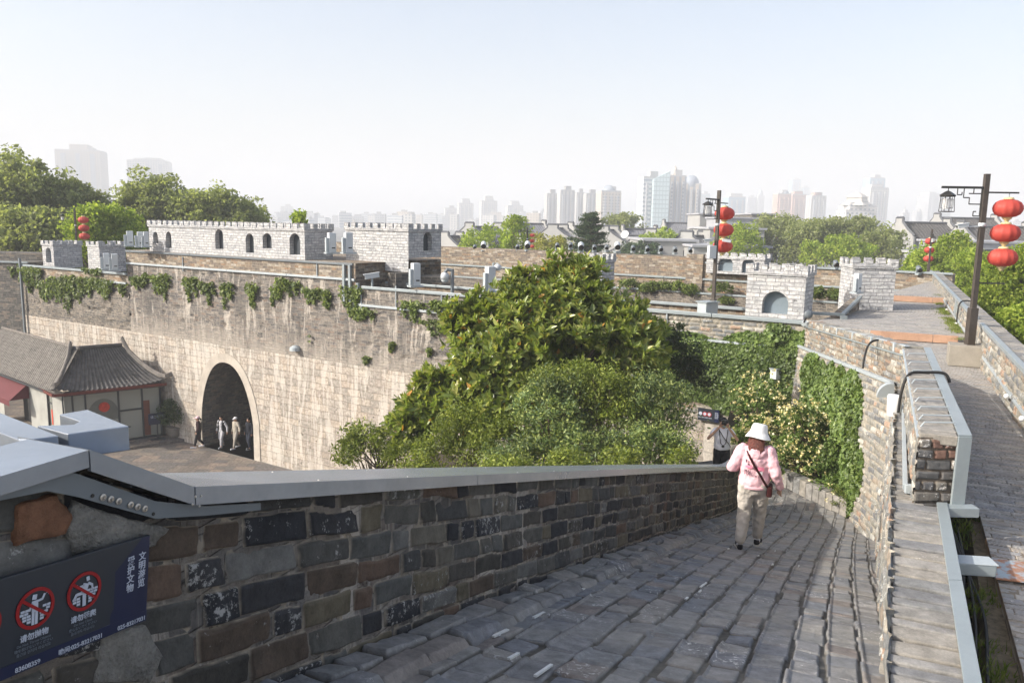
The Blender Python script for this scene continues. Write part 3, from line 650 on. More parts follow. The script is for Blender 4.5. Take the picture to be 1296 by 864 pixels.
# corner parapet A
b0,b1=V((Px(14.2),14.2,0)),V((9.0,24.18,0));bd=(b1-b0).normalized();bn=V((-bd.y,bd.x,0));Lb=(b1-b0).length
u=np.arange(-.03,Lb+.02,.024);v=np.arange(0,1,.024);U,W=np.meshgrid(u,v,indexing='ij')
H,at=brick_field(U,W,.36,.125,.009,.009,seed=61,prot=.02,dep=.02,edge=.016,rough=.008,half=.3,wob=.018)
zt=ZC+np.interp(U,[0,Lb],[-2.16,-2.9]);hz=np.minimum(W,np.interp(U,[0,Lb],[.74,.86]))
P=np.stack([b0.x+bd.x*U+bn.x*(H-.02),b0.y+bd.y*U+bn.y*(H-.02),zt-hz-.01],-1)
grid('corner_parapet_brickwork',P,M['lit_brick'],rwall,attr=at,flip=True)
mb=MB();q=[b0+bn*-.0,b1,b1-bn*.38,b0-bn*.38]
mb.add([(p.x,p.y,ZC-3.9) for p in q]+[(q[0].x,q[0].y,ZC-2.17),(q[1].x,q[1].y,ZC-2.92),(q[2].x,q[2].y,ZC-2.92),(q[3].x,q[3].y,ZC-2.17)],[(4,5,6,7)[::-1],(0,1,5,4)[::-1],(1,2,6,5)[::-1],(2,3,7,6)[::-1],(3,0,4,7)[::-1]]);mb.build('corner_parapet_core',M['tan_wall'],rwall)
co=MB();x=.1
while x<Lb-.1:
    t=rg.choice((.2,.13,.38));c=b0+bd*(x+t/2)-bn*.19;c.z=ZC+(-2.16-.74*x/Lb)+.0
    co.box(c,(.36,t-.014,.07),math.atan2(bd.y,bd.x)-math.pi/2+rg.uniform(-.03,.03));x+=t
coping_obj('corner_coping',co,rwall,M['lit_brick'])
# ledge slab on A
mb=MB();q=[a0,a1,a1-an_*.35,a0-an_*.35];mb.add([(q[0].x,q[0].y,ZC-2.87),(q[1].x,q[1].y,ZC-3.73),(q[2].x,q[2].y,ZC-3.73),(q[3].x,q[3].y,ZC-2.87)],[(0,1,2,3)[::-1]]);mb.build('corner_ledge',M['tan_wall'],rwall)
# solid inside of the wall so no light leaks
mb=MB();mb.prism([(Bx(2.6)+.1,2.6),(Bx(14)+.1,14),(8.98,24.1),(9.3,24),(7.6,14),(2.3+.48*2.6-.6,2.6)],0,ZC-3.75);mb.build('rubble_core',M['dark_wall'],rwall)
mb=MB();mb.prism([(Bx(2.6)+.06,2.6),(Bx(13.9)+.06,13.9),(Bx(13.9)+.42,13.9),(Bx(2.6)+.42,2.6)],ZC-3.8,ZC-2.93);mb.build('wall_core',M['dark_wall'],rwall)
# metal strips
def strip(pts,w,h,name,mat,parent,side=V((1,0,0))):
    mb=MB()
    for a_,b_ in zip(pts,pts[1:]):
        a_,b_=V(a_),V(b_);d=(b_-a_);n_=side*w
        up=d.cross(n_).normalized()*h
        if up.z<0:up=-up
        if abs(d.normalized().z)>.9:up=V((0,-1,0))*h
        mb.ob(a_,d,n_,up)
    return mb.build(name,mat,parent,bevel=.004)
x0=Px(7.36)+.36
top=[V((x0,7.34,ZC-1.96)),V((Px(14.2)+.36,14.2,ZC-2.15))]
strip(top,.13,.02,'metal_strip',M['rail'],rwall)
strip([V((x0,7.36,ZC-1.96)),V((x0-.005,7.36,ZC-2.68))],.13,.03,'metal_strip',M['rail'],rwall)
strip([V((Bx(7.34)+.44,7.36,ZC-2.64)),V((Bx(5.6)+.44,5.6,ZC-2.615)),],.105,.02,'metal_strip',M['rail'],rwall)
strip([V((Bx(5.59)+.44,5.59,ZC-2.615)),V((Bx(2.6)+.44,2.6,ZC-2.52)),],.105,.02,'metal_strip',M['rail'],rwall)
mb=MB();mb.ob((Bx(7.34)+.44,7.22,ZC-2.72),(.34,0,0),(0,.13,0),(0,0,.09));mb.build('metal_elbow',M['rail'],rwall,bevel=.004)
# side faces of strip
mb=MB();mb.prism([(Bx(2.6)+.44,2.6),(Bx(7.3)+.44,7.3),(Bx(7.3)+.52,7.3),(Bx(2.6)+.52,2.6)],ZC-3.34,ZC-2.67);mb.build('concrete_backing',M['concrete'],rwall)
# left thin bar + hoops
lb=[V((Px(7.5)-.02,7.5,ZC-2.02)),V((Px(14.1)-.03,14.1,ZC-2.17))]
strip(lb,.035,.02,'thin_bar',M['grey_box'],rwall)
for k,y in enumerate((7.75,8.1,8.55,9.1,9.7,10.4,11.2,12.1,13.1)):
    mb=MB();z=float(pz(y))+.02;mb.tube([(Px(y)-.01,y,z-.09),(Px(y)+.035,y,z+.0),(Px(y)+.06,y,z+.035),(Px(y)+.37,y,z+.035)],.008,5);mb.build('hoop_bracket',M['grey_box'],rwall)
for pa,pb,n_ in (((b0.x+.02,b0.y,ZC-2.13),(9.05,24.1,ZC-2.87),1),):
    pa,pb=V(pa),V(pb);strip([pa,pb],.09,.02,'metal_strip',M['grey_box'],rwall)
    for k in range(6):
        p=pa.lerp(pb,(k+.3)/6);mb=MB();mb.ob(p+V((-.05,0,-.13)),(.05,0,0),(0,.06,0),(0,0,.15));mb.build('clip',M['grey_box'],rwall)
strip([V((b0.x-.03,b0.y,ZC-2.30)),V((8.92,24.1,ZC-3.04))],.03,.03,'thin_bar',M['rail'],rwall)
mb=MB();mb.box((8.95,23.8,ZC-2.9),(.3,.55,.12),-.4);mb.build('junction_box',M['grey_box'],rwall,bevel=.01)
# conduit on ledge
cpts=[V((Bx(y)+.13,y,zz(y)+.055)) for y in (7.7,9,10.5,12.2)]
mb=MB()
for a_,b_ in zip(cpts,cpts[1:]):mb.ob(a_-V((.03,0,0)),b_-a_,V((.05,0,0)),V((0,0,.05)))
mb.box(cpts[0]+V((.03,-.03,.02)),(.10,.06,.09),-.2);cd=mb.build('cable_trunking',M['grey_box'],rwall,bevel=.005)
for k in range(4):
    mb=MB();mb.tube([p+V((.055+.02*(k%2)+.012*k*.5,0,.012*k-.01)) for p in cpts],.011,5);mb.build('cable',M['rubber'],rwall,smooth=True)
ctp=[a0+ad*(La*t)+an_*.03+V((0,0,ZC-2.83-.86*t)) for t in (.03,.35,.7,1.)]
mb=MB()
for a_,b_ in zip(ctp,ctp[1:]):mb.ob(a_,b_-a_,V((.08,0,0)),V((0,0,.07)))
mb.build('cable_trunking',M['grey_box'],rwall,bevel=.005)
# lamp cylinder and half dome
p=atY(1132,513,11.7);t=thing('wall_lamp','white cylindrical lamp shade on a stub at the top of the grey trunking','lamp',p)
mb=MB();r=.10;mb.lathe(p+V((0,0,-.16)),[(.09,0),(.10,.01),(.108,.30),(.10,.32),(.03,.325)],24);mb.build('lamp_shade',M['lampglass'],t,smooth=True)
mb=MB();mb.tube([p+V((0,0,-.42)),p+V((0,0,-.16))],.02,8);mb.tube([p+V((.05,0,-.05)),p+V((.18,.02,-.12))],.03,6);mb.build('stem',M['rail'],t)
p=atY(1118,494,13.2);mb=MB();n=14;vs=[];
for k in range(n+1):
    a_=math.pi*(.0+.55*k/n);vs.append((p.x+.04-.24*math.cos(a_)*1.0+.1,p.y,p.z-.12+.24*math.sin(a_)))
vs=[(p.x+.2,p.y,p.z-.12)]+vs;m_=len(vs)
mb.add(vs+[(q[0]+.06,q[1]+.16,q[2]) for q in vs],[tuple(range(m_)),tuple(range(m_,2*m_))[::-1]]+[(i,m_+i,m_+(i+1)%m_,(i+1)%m_) for i in range(m_)])
o=mb.build('trunking_elbow',M['grey_box']);setp(o,'grey quarter-round metal elbow cover on the wall beside the white lamp shade','cover')
# hoses over the parapet
def hose(pts,name,label,r=.035):
    mb=MB();P_=[V(p) for p in pts];D=[]
    for i in range(len(P_)-1):
        p0,p1,p2,p3=P_[max(i-1,0)],P_[i],P_[i+1],P_[min(i+2,len(P_)-1)]
        for k in range(6):
            s=k/6;D.append(.5*((2*p1)+(p2-p0)*s+(2*p0-5*p1+4*p2-p3)*s*s+(3*p1-p0-3*p2+p3)*s**3))
    D.append(P_[-1]);mb.tube(D,r,8);o=mb.build(name,M['rubber'],smooth=True);setp(o,label,'hose');return o
hose([atY(1092,466,15.6),atY(1094,452,15.65),atY(1099,437,15.8),atY(1108,430.5,15.9),atY(1127,431,16.1)],'cable_hose','black hose bent over the parapet near the far wooden board',.021)
hose([(Px(11)-.10,11,ZC-2.6),(Px(11)-.08,11,ZC-2.28),(Px(11)+.03,11.05,ZC-2.05),(Px(11)+.25,11.05,ZC-2.02),(Px(11)+.5,11,ZC-2.02),(Px(11)+.56,10.95,ZC-2.14)],'cable_hose','black hose crossing over the hooped parapet coping above the white lamp',.021)
# ------------------------------------------------------------------ walkway
def Rx(Y): return 2.32+.47*Y
def Lx(Y): return np.where(Y<8.2,3.65+.485*(Y-5.2),np.where(Y<14.2,4.33+.468*(Y-7.4),np.where(Y<24,7.5+.165*(Y-14.2),9.3+.75*(Y-24))))
b=gradu(3.2,41.2,lambda y:.009+.0006*y**1.25);n_=190;a=np.linspace(0,1,n_)
Bg,Ag=np.meshgrid(b,a,indexing='ij');l=Lx(Bg);w=Rx(Bg)+.02-l;X=l+w*Ag;Y=Bg+0*Ag
sx,sy=X*.905-Y*.425,X*.425+Y*.905
H,at=brick_field(sx,sy,.42,.105,.004,.006,seed=71,prot=.010,dep=.010,edge=.006,tilt=.006,rough=.003,half=.3,wob=.006)
st=sy/.905;H=H*np.interp(Bg,[7,16],[1,.22])
zz_=ZC-3.05+.22*(st>26.4*1.0+.35)+.25*(st>37.6+.4)+0.03*np.clip((st-28)/20,0,1)
zz_=zz_+.004*(Y-12)*0
P=np.stack([X,Y,zz_+H-.02],-1);o=grid('walkway_paving',P,M['walk_pave'],attr=at,flip=True);o['kind']='structure'
# slab edge down into the gutter
mb=MB();mb.prism([(Lx(3.2)-.0,3.2),(float(Lx(8.1)),8.1),(float(Lx(8.1))+.5,8.1),(float(Lx(3.2))+.5,3.2)],ZC-3.5,ZC-3.06);o=mb.build('walkway_edge',M['tan_wall']);o['kind']='structure'
mb=MB();mb.prism([(2.0,2.4),(6.2,10.5),(9.,10.5),(5,2.4)],ZC-3.6,ZC-3.15);o=mb.build('gutter_floor',plain('gutter_litter',(.27,.22,.15),.95,.5,14,.1,bs=1,bd=.03));o['kind']='structure'
# wooden boards on steps
for sv,zb,label in ((26.75,ZC-3.06,'long worn orange wooden board edging the nearer step of the walkway'),(38.0,ZC-2.83,'orange wooden board edging the farther step of the walkway')):
    def pt(X):return V((X,sv-.17-.47*X,0))
    xl,xr=(10.0,11.95) if sv<30 else (14.6,16.7)
    mb=MB();a_,b_=pt(xl),pt(xr);d=b_-a_;k=d.normalized();m1=a_+d*.72
    for s0,s1 in ((a_,m1),(m1+k*.01,b_)):
        mb.ob(V((s0.x,s0.y,zb+.01)),s1-s0,V((.03,.06,0)),V((0,0,.215)))
    o=mb.build('step_board',M['wood'],bevel=.01);setp(o,label,'board')
# right parapet
rp=thing('walkway_parapet','brick parapet with grey metal rail along the outer right side of the walkway','wall',(10,17,9))
rd=V((.47,1,0)).normalized();rn=V((-rd.y,rd.x,0))
u=gradu(8.8,41.3,lambda y:.012+.0013*y);v=np.arange(0,.95,.02);U,W=np.meshgrid(u,v,indexing='ij')
H,at=brick_field(U*1.105,W,.36,.15,.012,.012,seed=81,prot=.03,dep=.02,edge=.02,tilt=.02,rough=.015,half=.4,wob=.03)
P=np.stack([Rx(U)+rn.x*(H-.02),U+rn.y*(H-.02),ZC-2.24-W],-1);grid('brickwork',P,M['lit_brick'],rp,attr=at,flip=True)
mb=MB();mb.prism([(Rx(8.8)+.03,8.8),(Rx(41.3)+.03,41.3),(Rx(41.3)+.42,41.3),(Rx(8.8)+.42,8.8)],0,ZC-2.26);mb.build('wall_core',M['old_wall'],rp)
co=MB();y=8.9
while y<41:
    t=rg.choice((.2,.13,.2))*(1 if y<25 else 2);co.box((Rx(y+t/2)+.21,y+t/2,ZC-2.22+rg.uniform(-.005,.008)),(.44,t-.014,.09),-.43+rg.uniform(-.02,.02));y+=t
coping_obj('coping',co,rp,M['cope'])
for ya,yb_ in ((8.9,13.8),(13.82,18.2),(19.2,26),(26.02,33.5),(33.52,41.2)):
    strip([V((Rx(ya)-.05,ya,ZC-2.20)),V((Rx(yb_)-.05,yb_,ZC-2.20))],.11,.07,'rail',M['rail'],rp)
for ya,yb_ in ((9,17.2),(19,41.2)):
    strip([V((Rx(ya)-.04,ya,ZC-2.80)),V((Rx(yb_)-.04,yb_,ZC-2.80+(.2 if yb_>40 else 0)))],.05,.06,'lower_conduit',M['grey_box'],rp)
for y in (11.6,13.2,23.5,27.5):
    mb=MB();mb.ell((Rx(y)-.08,y,ZC-2.80),(.045,.045,.045),10,8);mb.build('conduit_lamp',M['lampglass'],rp,smooth=True)
mb=MB();mb.box((Rx(24.6)-.03,24.6,ZC-2.45),(.06,.5,.5),-.44);mb.build('rail_cover',M['rail'],rp)
hose([(Rx(23)-.12,23,ZC-2.7),(Rx(23)-.1,23,ZC-2.2),(Rx(23)+.1,23.1,ZC-2.07),(Rx(23)+.4,23.1,ZC-2.10)],'cable_hose','black hose looped over the outer parapet rail beyond the lamp plinth',.021)
# lamp plinth
pl0=V((10.35,17.8,ZC-3.06));mb=MB();mb.box(pl0+V((0,0,.235)),(.72,.62,.47),-.44);o=mb.build('lamp_plinth',M['concrete'],bevel=.015);setp(o,'pale stone plinth block carrying the nearest lamp post','plinth')
# bracket box in gutter + rusty plate
p=atZ(1230,709,ZC-2.72);t=thing('gutter_bracket','grey sheet metal bracket box spanning the weedy gutter','metal box',p-V((0,0,.1)))
mb=MB();mb.box(p+V((0,0,-.05)),(.33,.17,.10),-.12);mb.build('casing',M['rail'],t,bevel=.012)
mb=MB();mb.box(p+V((.0,-.0,.004)),(.345,.18,.012),-.12);mb.build('lid',M['grey_box'],t,bevel=.004)
p=atZ(1283,722,ZC-3.02);mb=MB();mb.box(p,(.42,.46,.012),-.25)
t_=NT('rusty_blue_plate');c=t_.mix(t_.rng(t_.noise(t_.obj(),9,6,.7),.42,.56),(.30,.37,.42),(.33,.16,.09));t_.fin(c,.7)
o=mb.build('rusty_plate',t_.m);setp(o,'thin rusty blue grey steel plate lying on the walkway edge','plate')
for k in range(3):
    hose([(Bx(y)+.66+.05*k+.05*math.sin(y*2+k),y,ZC-3.12) for y in (3,4,5,6,7,8)],'gutter_cable','black cable lying along the gutter floor among weeds',.012)['group']='cables in the gutter'
# ------------------------------------------------------------------ gate courtyard wall
K=V((9.0,24.18,0));D1=V((.842,-.539,0));N1=V((-.539,-.842,0))
def w1(s,off=0,z=0): return K-D1*s+N1*off+V((0,0,z))
def s1(px,py=None):
    r=ray(px,py or 400)[0];return (K.x-r*K.y)/(.842+.539*r)
def arch_panel(mb,O,U_,s0,s1_,z0,z1,arches,Nn,depth,seg=20,back=None,bk_list=None,reveal=None):
    """wall strip from s0..s1 with arch openings [(c,w,zb,h,power)]; O+U_*s"""
    P=lambda s,z,o=0:O+U_*s+Nn*o+V((0,0,z))
    xs=sorted(arches,key=lambda a:a[0]);cur=s0
    def quad(a,b,za,zb):
        if b-a>1e-4 and zb-za>1e-4:mb.add([P(a,za),P(b,za),P(b,zb),P(a,zb)],[(0,1,2,3)])
    for c,w,zb,h,pw in xs:
        quad(cur,c-w/2,z0,z1);quad(c-w/2,c+w/2,z0,zb)
        if pw==(2,2):f=lambda x:zb+(h-w/2)+(w/2)*math.sqrt(max(0,1-(x/(w/2))**2))
        else:f=lambda x:zb+h*(.34+.66*max(0,1-abs(x/(w/2))**pw[0])**(1/pw[1]))
        X=[-w/2*math.cos(math.pi*i/seg) for i in range(seg+1)]
        rv=reveal if reveal is not None else mb
        for sx in(-1,1):
            q=[P(c+sx*w/2,zb),P(c+sx*w/2,f(w/2)),P(c+sx*w/2,f(w/2),-depth),P(c+sx*w/2,zb,-depth)];rv.add(q,[(0,1,2,3)])
        rv.add([P(c-w/2,zb),P(c+w/2,zb),P(c+w/2,zb,-depth),P(c-w/2,zb,-depth)],[(0,1,2,3)])
        for i in range(seg):
            xa,xb=X[i],X[i+1];za,zc_=f(xa),f(xb)
            mb.add([P(c+xa,za),P(c+xb,zc_),P(c+xb,z1),P(c+xa,z1)],[(0,1,2,3)])
            rv.add([P(c+xa,za),P(c+xb,zc_),P(c+xb,zc_,-depth),P(c+xa,za,-depth)],[(0,3,2,1)])
            if back is not None:back.add([P(c+xa,zb,-depth),P(c+xb,zb,-depth),P(c+xb,zc_,-depth),P(c+xa,za,-depth)],[(0,1,2,3)])
        if bk_list is not None and back is not None and len(back.v):
            bk_list.append(back);back=MB()
        cur=c+w/2
    quad(cur,s1_,z0,z1)
gw=thing('gate_wall','long weathered brick city wall with a limestone base and a dark pointed gateway arch','wall',w1(25,0,0))
U1=-D1
# base stone with arch
AC,AW=27.85,4.05
mb=MB();bk=MB();arch_panel(mb,K+V((0,0,0)),U1,-.5,47.5,0,5.6,[(AC,AW,0,4.72,(2.3,1.55))],N1,14,28,bk,None,(rvl:=MB()));rvl.build('tunnel',M['dark_wall'],gw);o=mb.build('stone_base',M['stone_wall'],gw)  # darker brick lining paints the unlit tunnel interior into its colour
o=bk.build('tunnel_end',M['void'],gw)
# arch ring
mb=MB();seg=30;f=lambda x,w,h:h*max(0,1-abs(x/(w/2))**2.3)**(1/1.55)
for i in range(seg):
    ta,tb=math.pi*i/seg,math.pi*(i+1)/seg
    xa,xb=-math.cos(ta),-math.cos(tb)
    def pp(x,w,h,o): return w1(AC+x*w/2,o,0)+V((0,0,h*(.34+.66*max(0,1-abs(x)**2.3)**(1/1.55))))
    A_=[pp(xa,AW,4.72,.03),pp(xb,AW,4.72,.03),pp(xb,AW+.9,5.18,.03),pp(xa,AW+.9,5.18,.03)]
    mb.add(A_,[(0,1,2,3)]);mb.add([A_[3],A_[2],pp(xb,AW+.9,5.18,-.01),pp(xa,AW+.9,5.18,-.01)],[(0,1,2,3)])
[mb.add([w1(AC+sx*AW/2,.03,0),w1(AC+sx*(AW+.9)/2,.03,0),w1(AC+sx*(AW+.9)/2,.03,5.18*.34),w1(AC+sx*AW/2,.03,4.72*.34)],[(0,1,2,3)]) for sx in(-1,1)];mb.build('arch_ring',plain('smooth_arch_stone',(.40,.36,.31),.9,.25,1.6,bs=.4,bd=.02),gw)
# middle and upper brickwork
def band(s0,s_1,z0,z1,off,mat,name,thick=None):
    mb=MB();q=[w1(s0,off,z0),w1(s_1,off,z0),w1(s_1,off,z1),w1(s0,off,z1)];mb.add(q,[(0,1,2,3)])
    if thick:
        mb=MB();mb.ob(w1(s0,off,z0),U1*(s_1-s0),N1*-thick,V((0,0,z1-z0)))
    return mb.build(name,mat,gw)
ZB=5.6
# heightfield brickwork near the corner, procedural beyond
u=gradu(-.3,9.4,lambda s:.045+.0012*s);v=np.arange(0,3.5,.028);U,W=np.meshgrid(u,v,indexing='ij')
H,at=brick_field(U,W,.40,.14,.018,.010,seed=91,prot=.035,dep=.03,edge=.02,rough=.012,half=.35,wob=.03)
P=np.stack([K.x-D1.x*U+N1.x*(H-.03),K.y-D1.y*U+N1.y*(H-.03),ZC-2.92-W],-1);grid('parapet_brickwork',P,M['lit_brick'],gw,attr=at,flip=False)
band(-.5,18.8,ZB,ZC-6.3,-.01,M['old_wall'],'brickwork')
# left of it: displaced rough wall
def relief(name,s0,s_1,z0,z1,mat,amp,seed,step=.07,off=0):
    u=np.arange(s0,s_1+step,step);v=np.arange(z0,z1+step,step);u[-1]=s_1;v[-1]=z1;U,W=np.meshgrid(u,v,indexing='ij')
    h=amp*(fbm(U*.9,W*1.6,seed,5)-.5)*2-amp*1.6*np.clip(fbm(U*1.8,W*3.2,seed+3,3)-.64,0,1)*6
    h=h*np.clip((W-z0)*2,0,1)*np.clip((z1-W)*3,0,1)
    P=np.stack([K.x-D1.x*U+N1.x*(h+off),K.y-D1.y*U+N1.y*(h+off),W],-1)
    return grid(name,P,mat,gw,uvs=np.stack([-U,W],-1))
relief('brickwork',9.4,18.8,ZC-6.3,ZC-2.93,M['old_wall'],.05,15)
relief('brickwork',18.8,35.9,ZB,ZC-2.62,M['old_wall'],.05,5)
relief('brickwork',35.9,47.5,ZB,ZC-3.75,M['rough_wall'],.09,6)
band(18.8,35.9,ZC-2.62,ZC-1.92,.02,M['tan_wall'],'upper_brickwork',6)
band(35.9,47.5,ZC-3.75,ZC-3.25,-.02,M['tan_wall'],'upper_brickwork',.45)
band(18.8,35.9,2,ZC-2.7,-.3,M['dark_wall'],'wall_core',5)if 0 else None
# end face of the high section above the low parapet
mb=MB();mb.ob(w1(18.8,0,ZC-3.9),N1*-6,U1*.25,V((0,0,1.97)));mb.build('end_brickwork',M['tan_wall'],gw)
mb=MB();mb.ob(w1(-.4,-.45,ZC-3.9),U1*19.2,N1*-.02,V((0,0,.98)));mb.ob(w1(-.4,-.02,ZC-2.93),U1*19.2,N1*-.44,V((0,0,-.05)));mb.build('parapet_back',M['dark_wall'],gw)
mb=MB();mb.ob(w1(-.4,-.4,ZC-4.0),U1*19.2,N1*-1.4,V((0,0,.2)));mb.build('trench_floor',M['dark_wall'],gw)
mb=MB();mb.ob(w1(.9,-1.65,ZC-4),U1*17.9,N1*-.4,V((0,0,1.18)));mb.build('rear_parapet',M['tan_wall'],gw)
mb=MB();mb.ob(w1(-.4,-.5,0),U1*19.2,N1*-1.5,V((0,0,ZC-4.01)));mb.build('wall_core',M['dark_wall'],gw)
mb=MB();mb.ob(w1(30.5,-.3,0),U1*17,N1*-5,V((0,0,ZC-4.0)));mb.ob(w1(18.8,-.3,0),U1*6.4,N1*-5,V((0,0,ZC-2.7)));mb.ob(w1(25.2,-.3,5.0),U1*5.3,N1*-5,V((0,0,ZC-7.7)));mb.build('wall_core',M['dark_wall'],gw)
def w1strip(s0,s_1,z,off=0,w=.10,h=.10,name='steel_trunking',mat='rail',n=4):
    for i in range(n):
        a_=s0+(s_1-s0)*i/n+.01;b_=s0+(s_1-s0)*(i+1)/n-.01
        mb=MB();mb.ob(w1(a_,off,z),U1*(b_-a_),N1*w,V((0,0,h)));mb.build(name,M[mat],gw,bevel=.01)
w1strip(-.2,18.4,ZC-2.98,.0,.10,.12,n=6)
w1strip(18.9,35.9,ZC-2.02,.02,.08,.10,'painted_edge_shadow','rail_d',3)  # dark strip painted in as a shadow line along the upper edge
w1strip(35.9,47.4,ZC-3.30,.0,.10,.12,n=3)
w1strip(1.0,18.5,ZC-2.86,-1.62,.10,.10,n=6)
w1strip(5.2,8.5,ZC-3.80,.02,.07,.08,'lower_conduit','grey_box',1)
w1strip(1.0,5.1,ZC-3.80,.02,.07,.08,'lower_conduit','grey_box',2)
w1strip(13,18.8,ZC-3.75,.02,.07,.10,'lower_conduit','grey_box',2)
w1strip(18.8,35.9,ZC-2.68,.03,.07,.10,'lower_conduit','grey_box',4)
w1strip(36,40,ZC-3.8,.03,.07,.10,'lower_conduit','grey_box',1)
for s,z0,h in ((19.0,-3.6,1.6),(19.35,-3.6,1.62),(18.55,-3.1,.35)):
    mb=MB();mb.ob(w1(s,.03,ZC+z0),U1*.12,N1*.12,V((0,0,h)));mb.build('down_pipe',M['rail'],gw)
for px,py,l in ((597,378,26),(845,395,20),(502,362,28),(232,325,18),(402,330,20),(560,370,24),(572,370,22),(448,366,26),(458,366,30)):
    s=s1(px,py);q=w1(s,.05,0);z=ZC+ray(px,py)[1]*q.y;mb=MB();mb.tube([V((q.x,q.y,z)),V((q.x,q.y,z-l*q.y/1000))],.03,6);mb.build('drop_conduit',M['grey_box'],gw)
mb=MB();mb.ob(w1(47.3,.1,1),U1*-.14,N1*.12,V((0,0,8.2)));mb.build('down_pipe',M['rail_d'],gw)
# small boxes on the parapet
for px,py,sz,lab in ((839,420,.22,'small grey switch box hanging on a pipe below the parapet rail right of the magnolia'),(892,384,.5,'pale flat-topped box sitting on the parapet rail beside the middle lamp post'),(376,441,.35,'small grey half-round floodlight on the limestone wall face right of the arch'),(984,473,.30,'white box lamp fixed on the ivy covered wall')):
    s=s1(px,py);q=w1(s,.12,0);z=ZC+ray(px,py)[1]*q.y
    if sz==.5:q=w1(s,-.3,0);z=ZC-2.80
    t=thing('wall_box' if sz!=.35 else 'wall_floodlight',lab,'box',(q.x,q.y,z))
    mb=MB()
    if sz==.35:mb.lathe((q.x,q.y,z-.12),[(.03,0),(.26,.02),(.24,.18),(.1,.26)],14)
    else:mb.box((q.x,q.y,z),(sz*1.1,sz*.8,sz),.57)
    mb.build('casing',M['grey_box' if sz!=.30 else 'cabinet'],t,bevel=.01)
    mb=MB();mb.box((q.x,q.y,z+sz*.55),(sz*1.25,sz,.04),.57) if sz!=.35 else mb.box((q.x-N1.x*.1,q.y-N1.y*.1,z+.1),(.08,.3,.08),.57)
    mb.build('bracket',M['rail'],t)
# left perpendicular shaded wall
lw=thing('side_gate_wall','dark shaded brick wall meeting the left end of the long gate wall','wall',(-36,50,0))
c0=w1(47.5,0,0);mb=MB();mb.ob((c0.x+.3,c0.y+.3,0),V((-16,2.5,0)),V((.4,2,0)),V((0,0,8.9)));mb.build('brickwork',M['dark_wall'],lw)  # dark brick puts this wall's shade into its colour
mb=MB();mb.ob((c0.x+.3,c0.y+.2,8.85),V((-16,2.5,0)),V((.0,.12,0)),V((0,0,.1)));mb.build('rail',M['rail'],lw)
mb=MB();mb.ob((c0.x+.2,c0.y+2.5,8.0),V((-16,2.5,0)),V((.4,2,0)),V((0,0,1.35)));mb.build('rear_brickwork',M['dark_wall'],lw)
# ------------------------------------------------------------------ second wall
K2=V((20.5,39,0));D2=V((-.824,.567,0));N2=V((-.567,-.824,0))
def w2(s,off=0,z=0):return K2+D2*s+N2*off+V((0,0,z))
w2t=thing('second_wall','second brick city wall behind the courtyard with a planted ledge along it','wall',w2(15))
def b2(s0,s_1,z0,z1,off,th,mat,name):
    mb=MB();mb.ob(w2(s0,off,z0),D2*(s_1-s0),N2*-th,V((0,0,z1-z0)));return mb.build(name,mat,w2t)
b2(-1,11.8,ZC-3.9,ZC-2.2,0,1.2,M['tan_wall'],'parapet_brickwork');b2(12.0,46,ZC-3.9,ZC-1.88,0,1.2,M['tan_wall'],'parapet_brickwork')
b2(11.6,12.6,ZC-3.9,ZC-1.7,.15,.9,M['tan_wall'],'pier')
b2(-1,46,0,ZC-3.95,.7,3,M['rough_wall'],'brickwork')
for z,o_,s0,s_1 in ((-3.15,.03,-1,44),(-3.9,.7,0,30)):
    mb=MB()
    n=6
    for i in range(n):
        a_=s0+(s_1-s0)*i/n;mb=MB();mb.ob(w2(a_,o_,ZC+z),D2*((s_1-s0)/n-.03),N2*.08,V((0,0,.10)));mb.build('cable_trunking',M['rail'],w2t)
mb=MB();mb.ob(w2(-1,.02,ZC-2.2),D2*12.5,N2*.08,V((0,0,.10)));mb.build('rail',M['rail'],w2t)
# short parapet between trench and walkway
mb=MB();mb.ob((9.95,24.6,ZC-3.5),V((.36,.1,0)),V((1.75,2.7,.33)),V((0,0,.75)));sp=thing('short_parapet','short brick parapet with grey rail running toward the white tower on the walkway','wall',(10,25,8.7));mb.build('brickwork',M['tan_wall'],sp)
a_,b_=V((10.27,24.6,ZC-2.76)),V((11.98,27.3,ZC-2.42));strip([a_,b_],.12,.1,'rail',M['rail'],sp)
mb=MB();mb.tube([a_+V((.15,-.02,-.27)),b_+V((.15,0,-.5))],.035,6);mb.build('lower_pipe',M['grey_box'],sp)
mb=MB();mb.ob((10.25,24.5,ZC-3.1),V((.2,0,0)),V((0,.12,0)),V((0,0,.36)));mb.build('rail_end',M['rail'],sp)
mb=MB();mb.ob((9.25,25.0,ZC-2.76),V((1.1,-.4,0)),V((.04,.1,0)),V((0,0,.09)));mb.build('rail',M['rail'],sp)
mb=MB();mb.box((11.95,27.2,ZC-2.98),(.32,.3,.26),.3);o=mb.build('stone_block',M['concrete'],bevel=.02);setp(o,'small pale stone block at the foot of the white tower on the walkway','block')
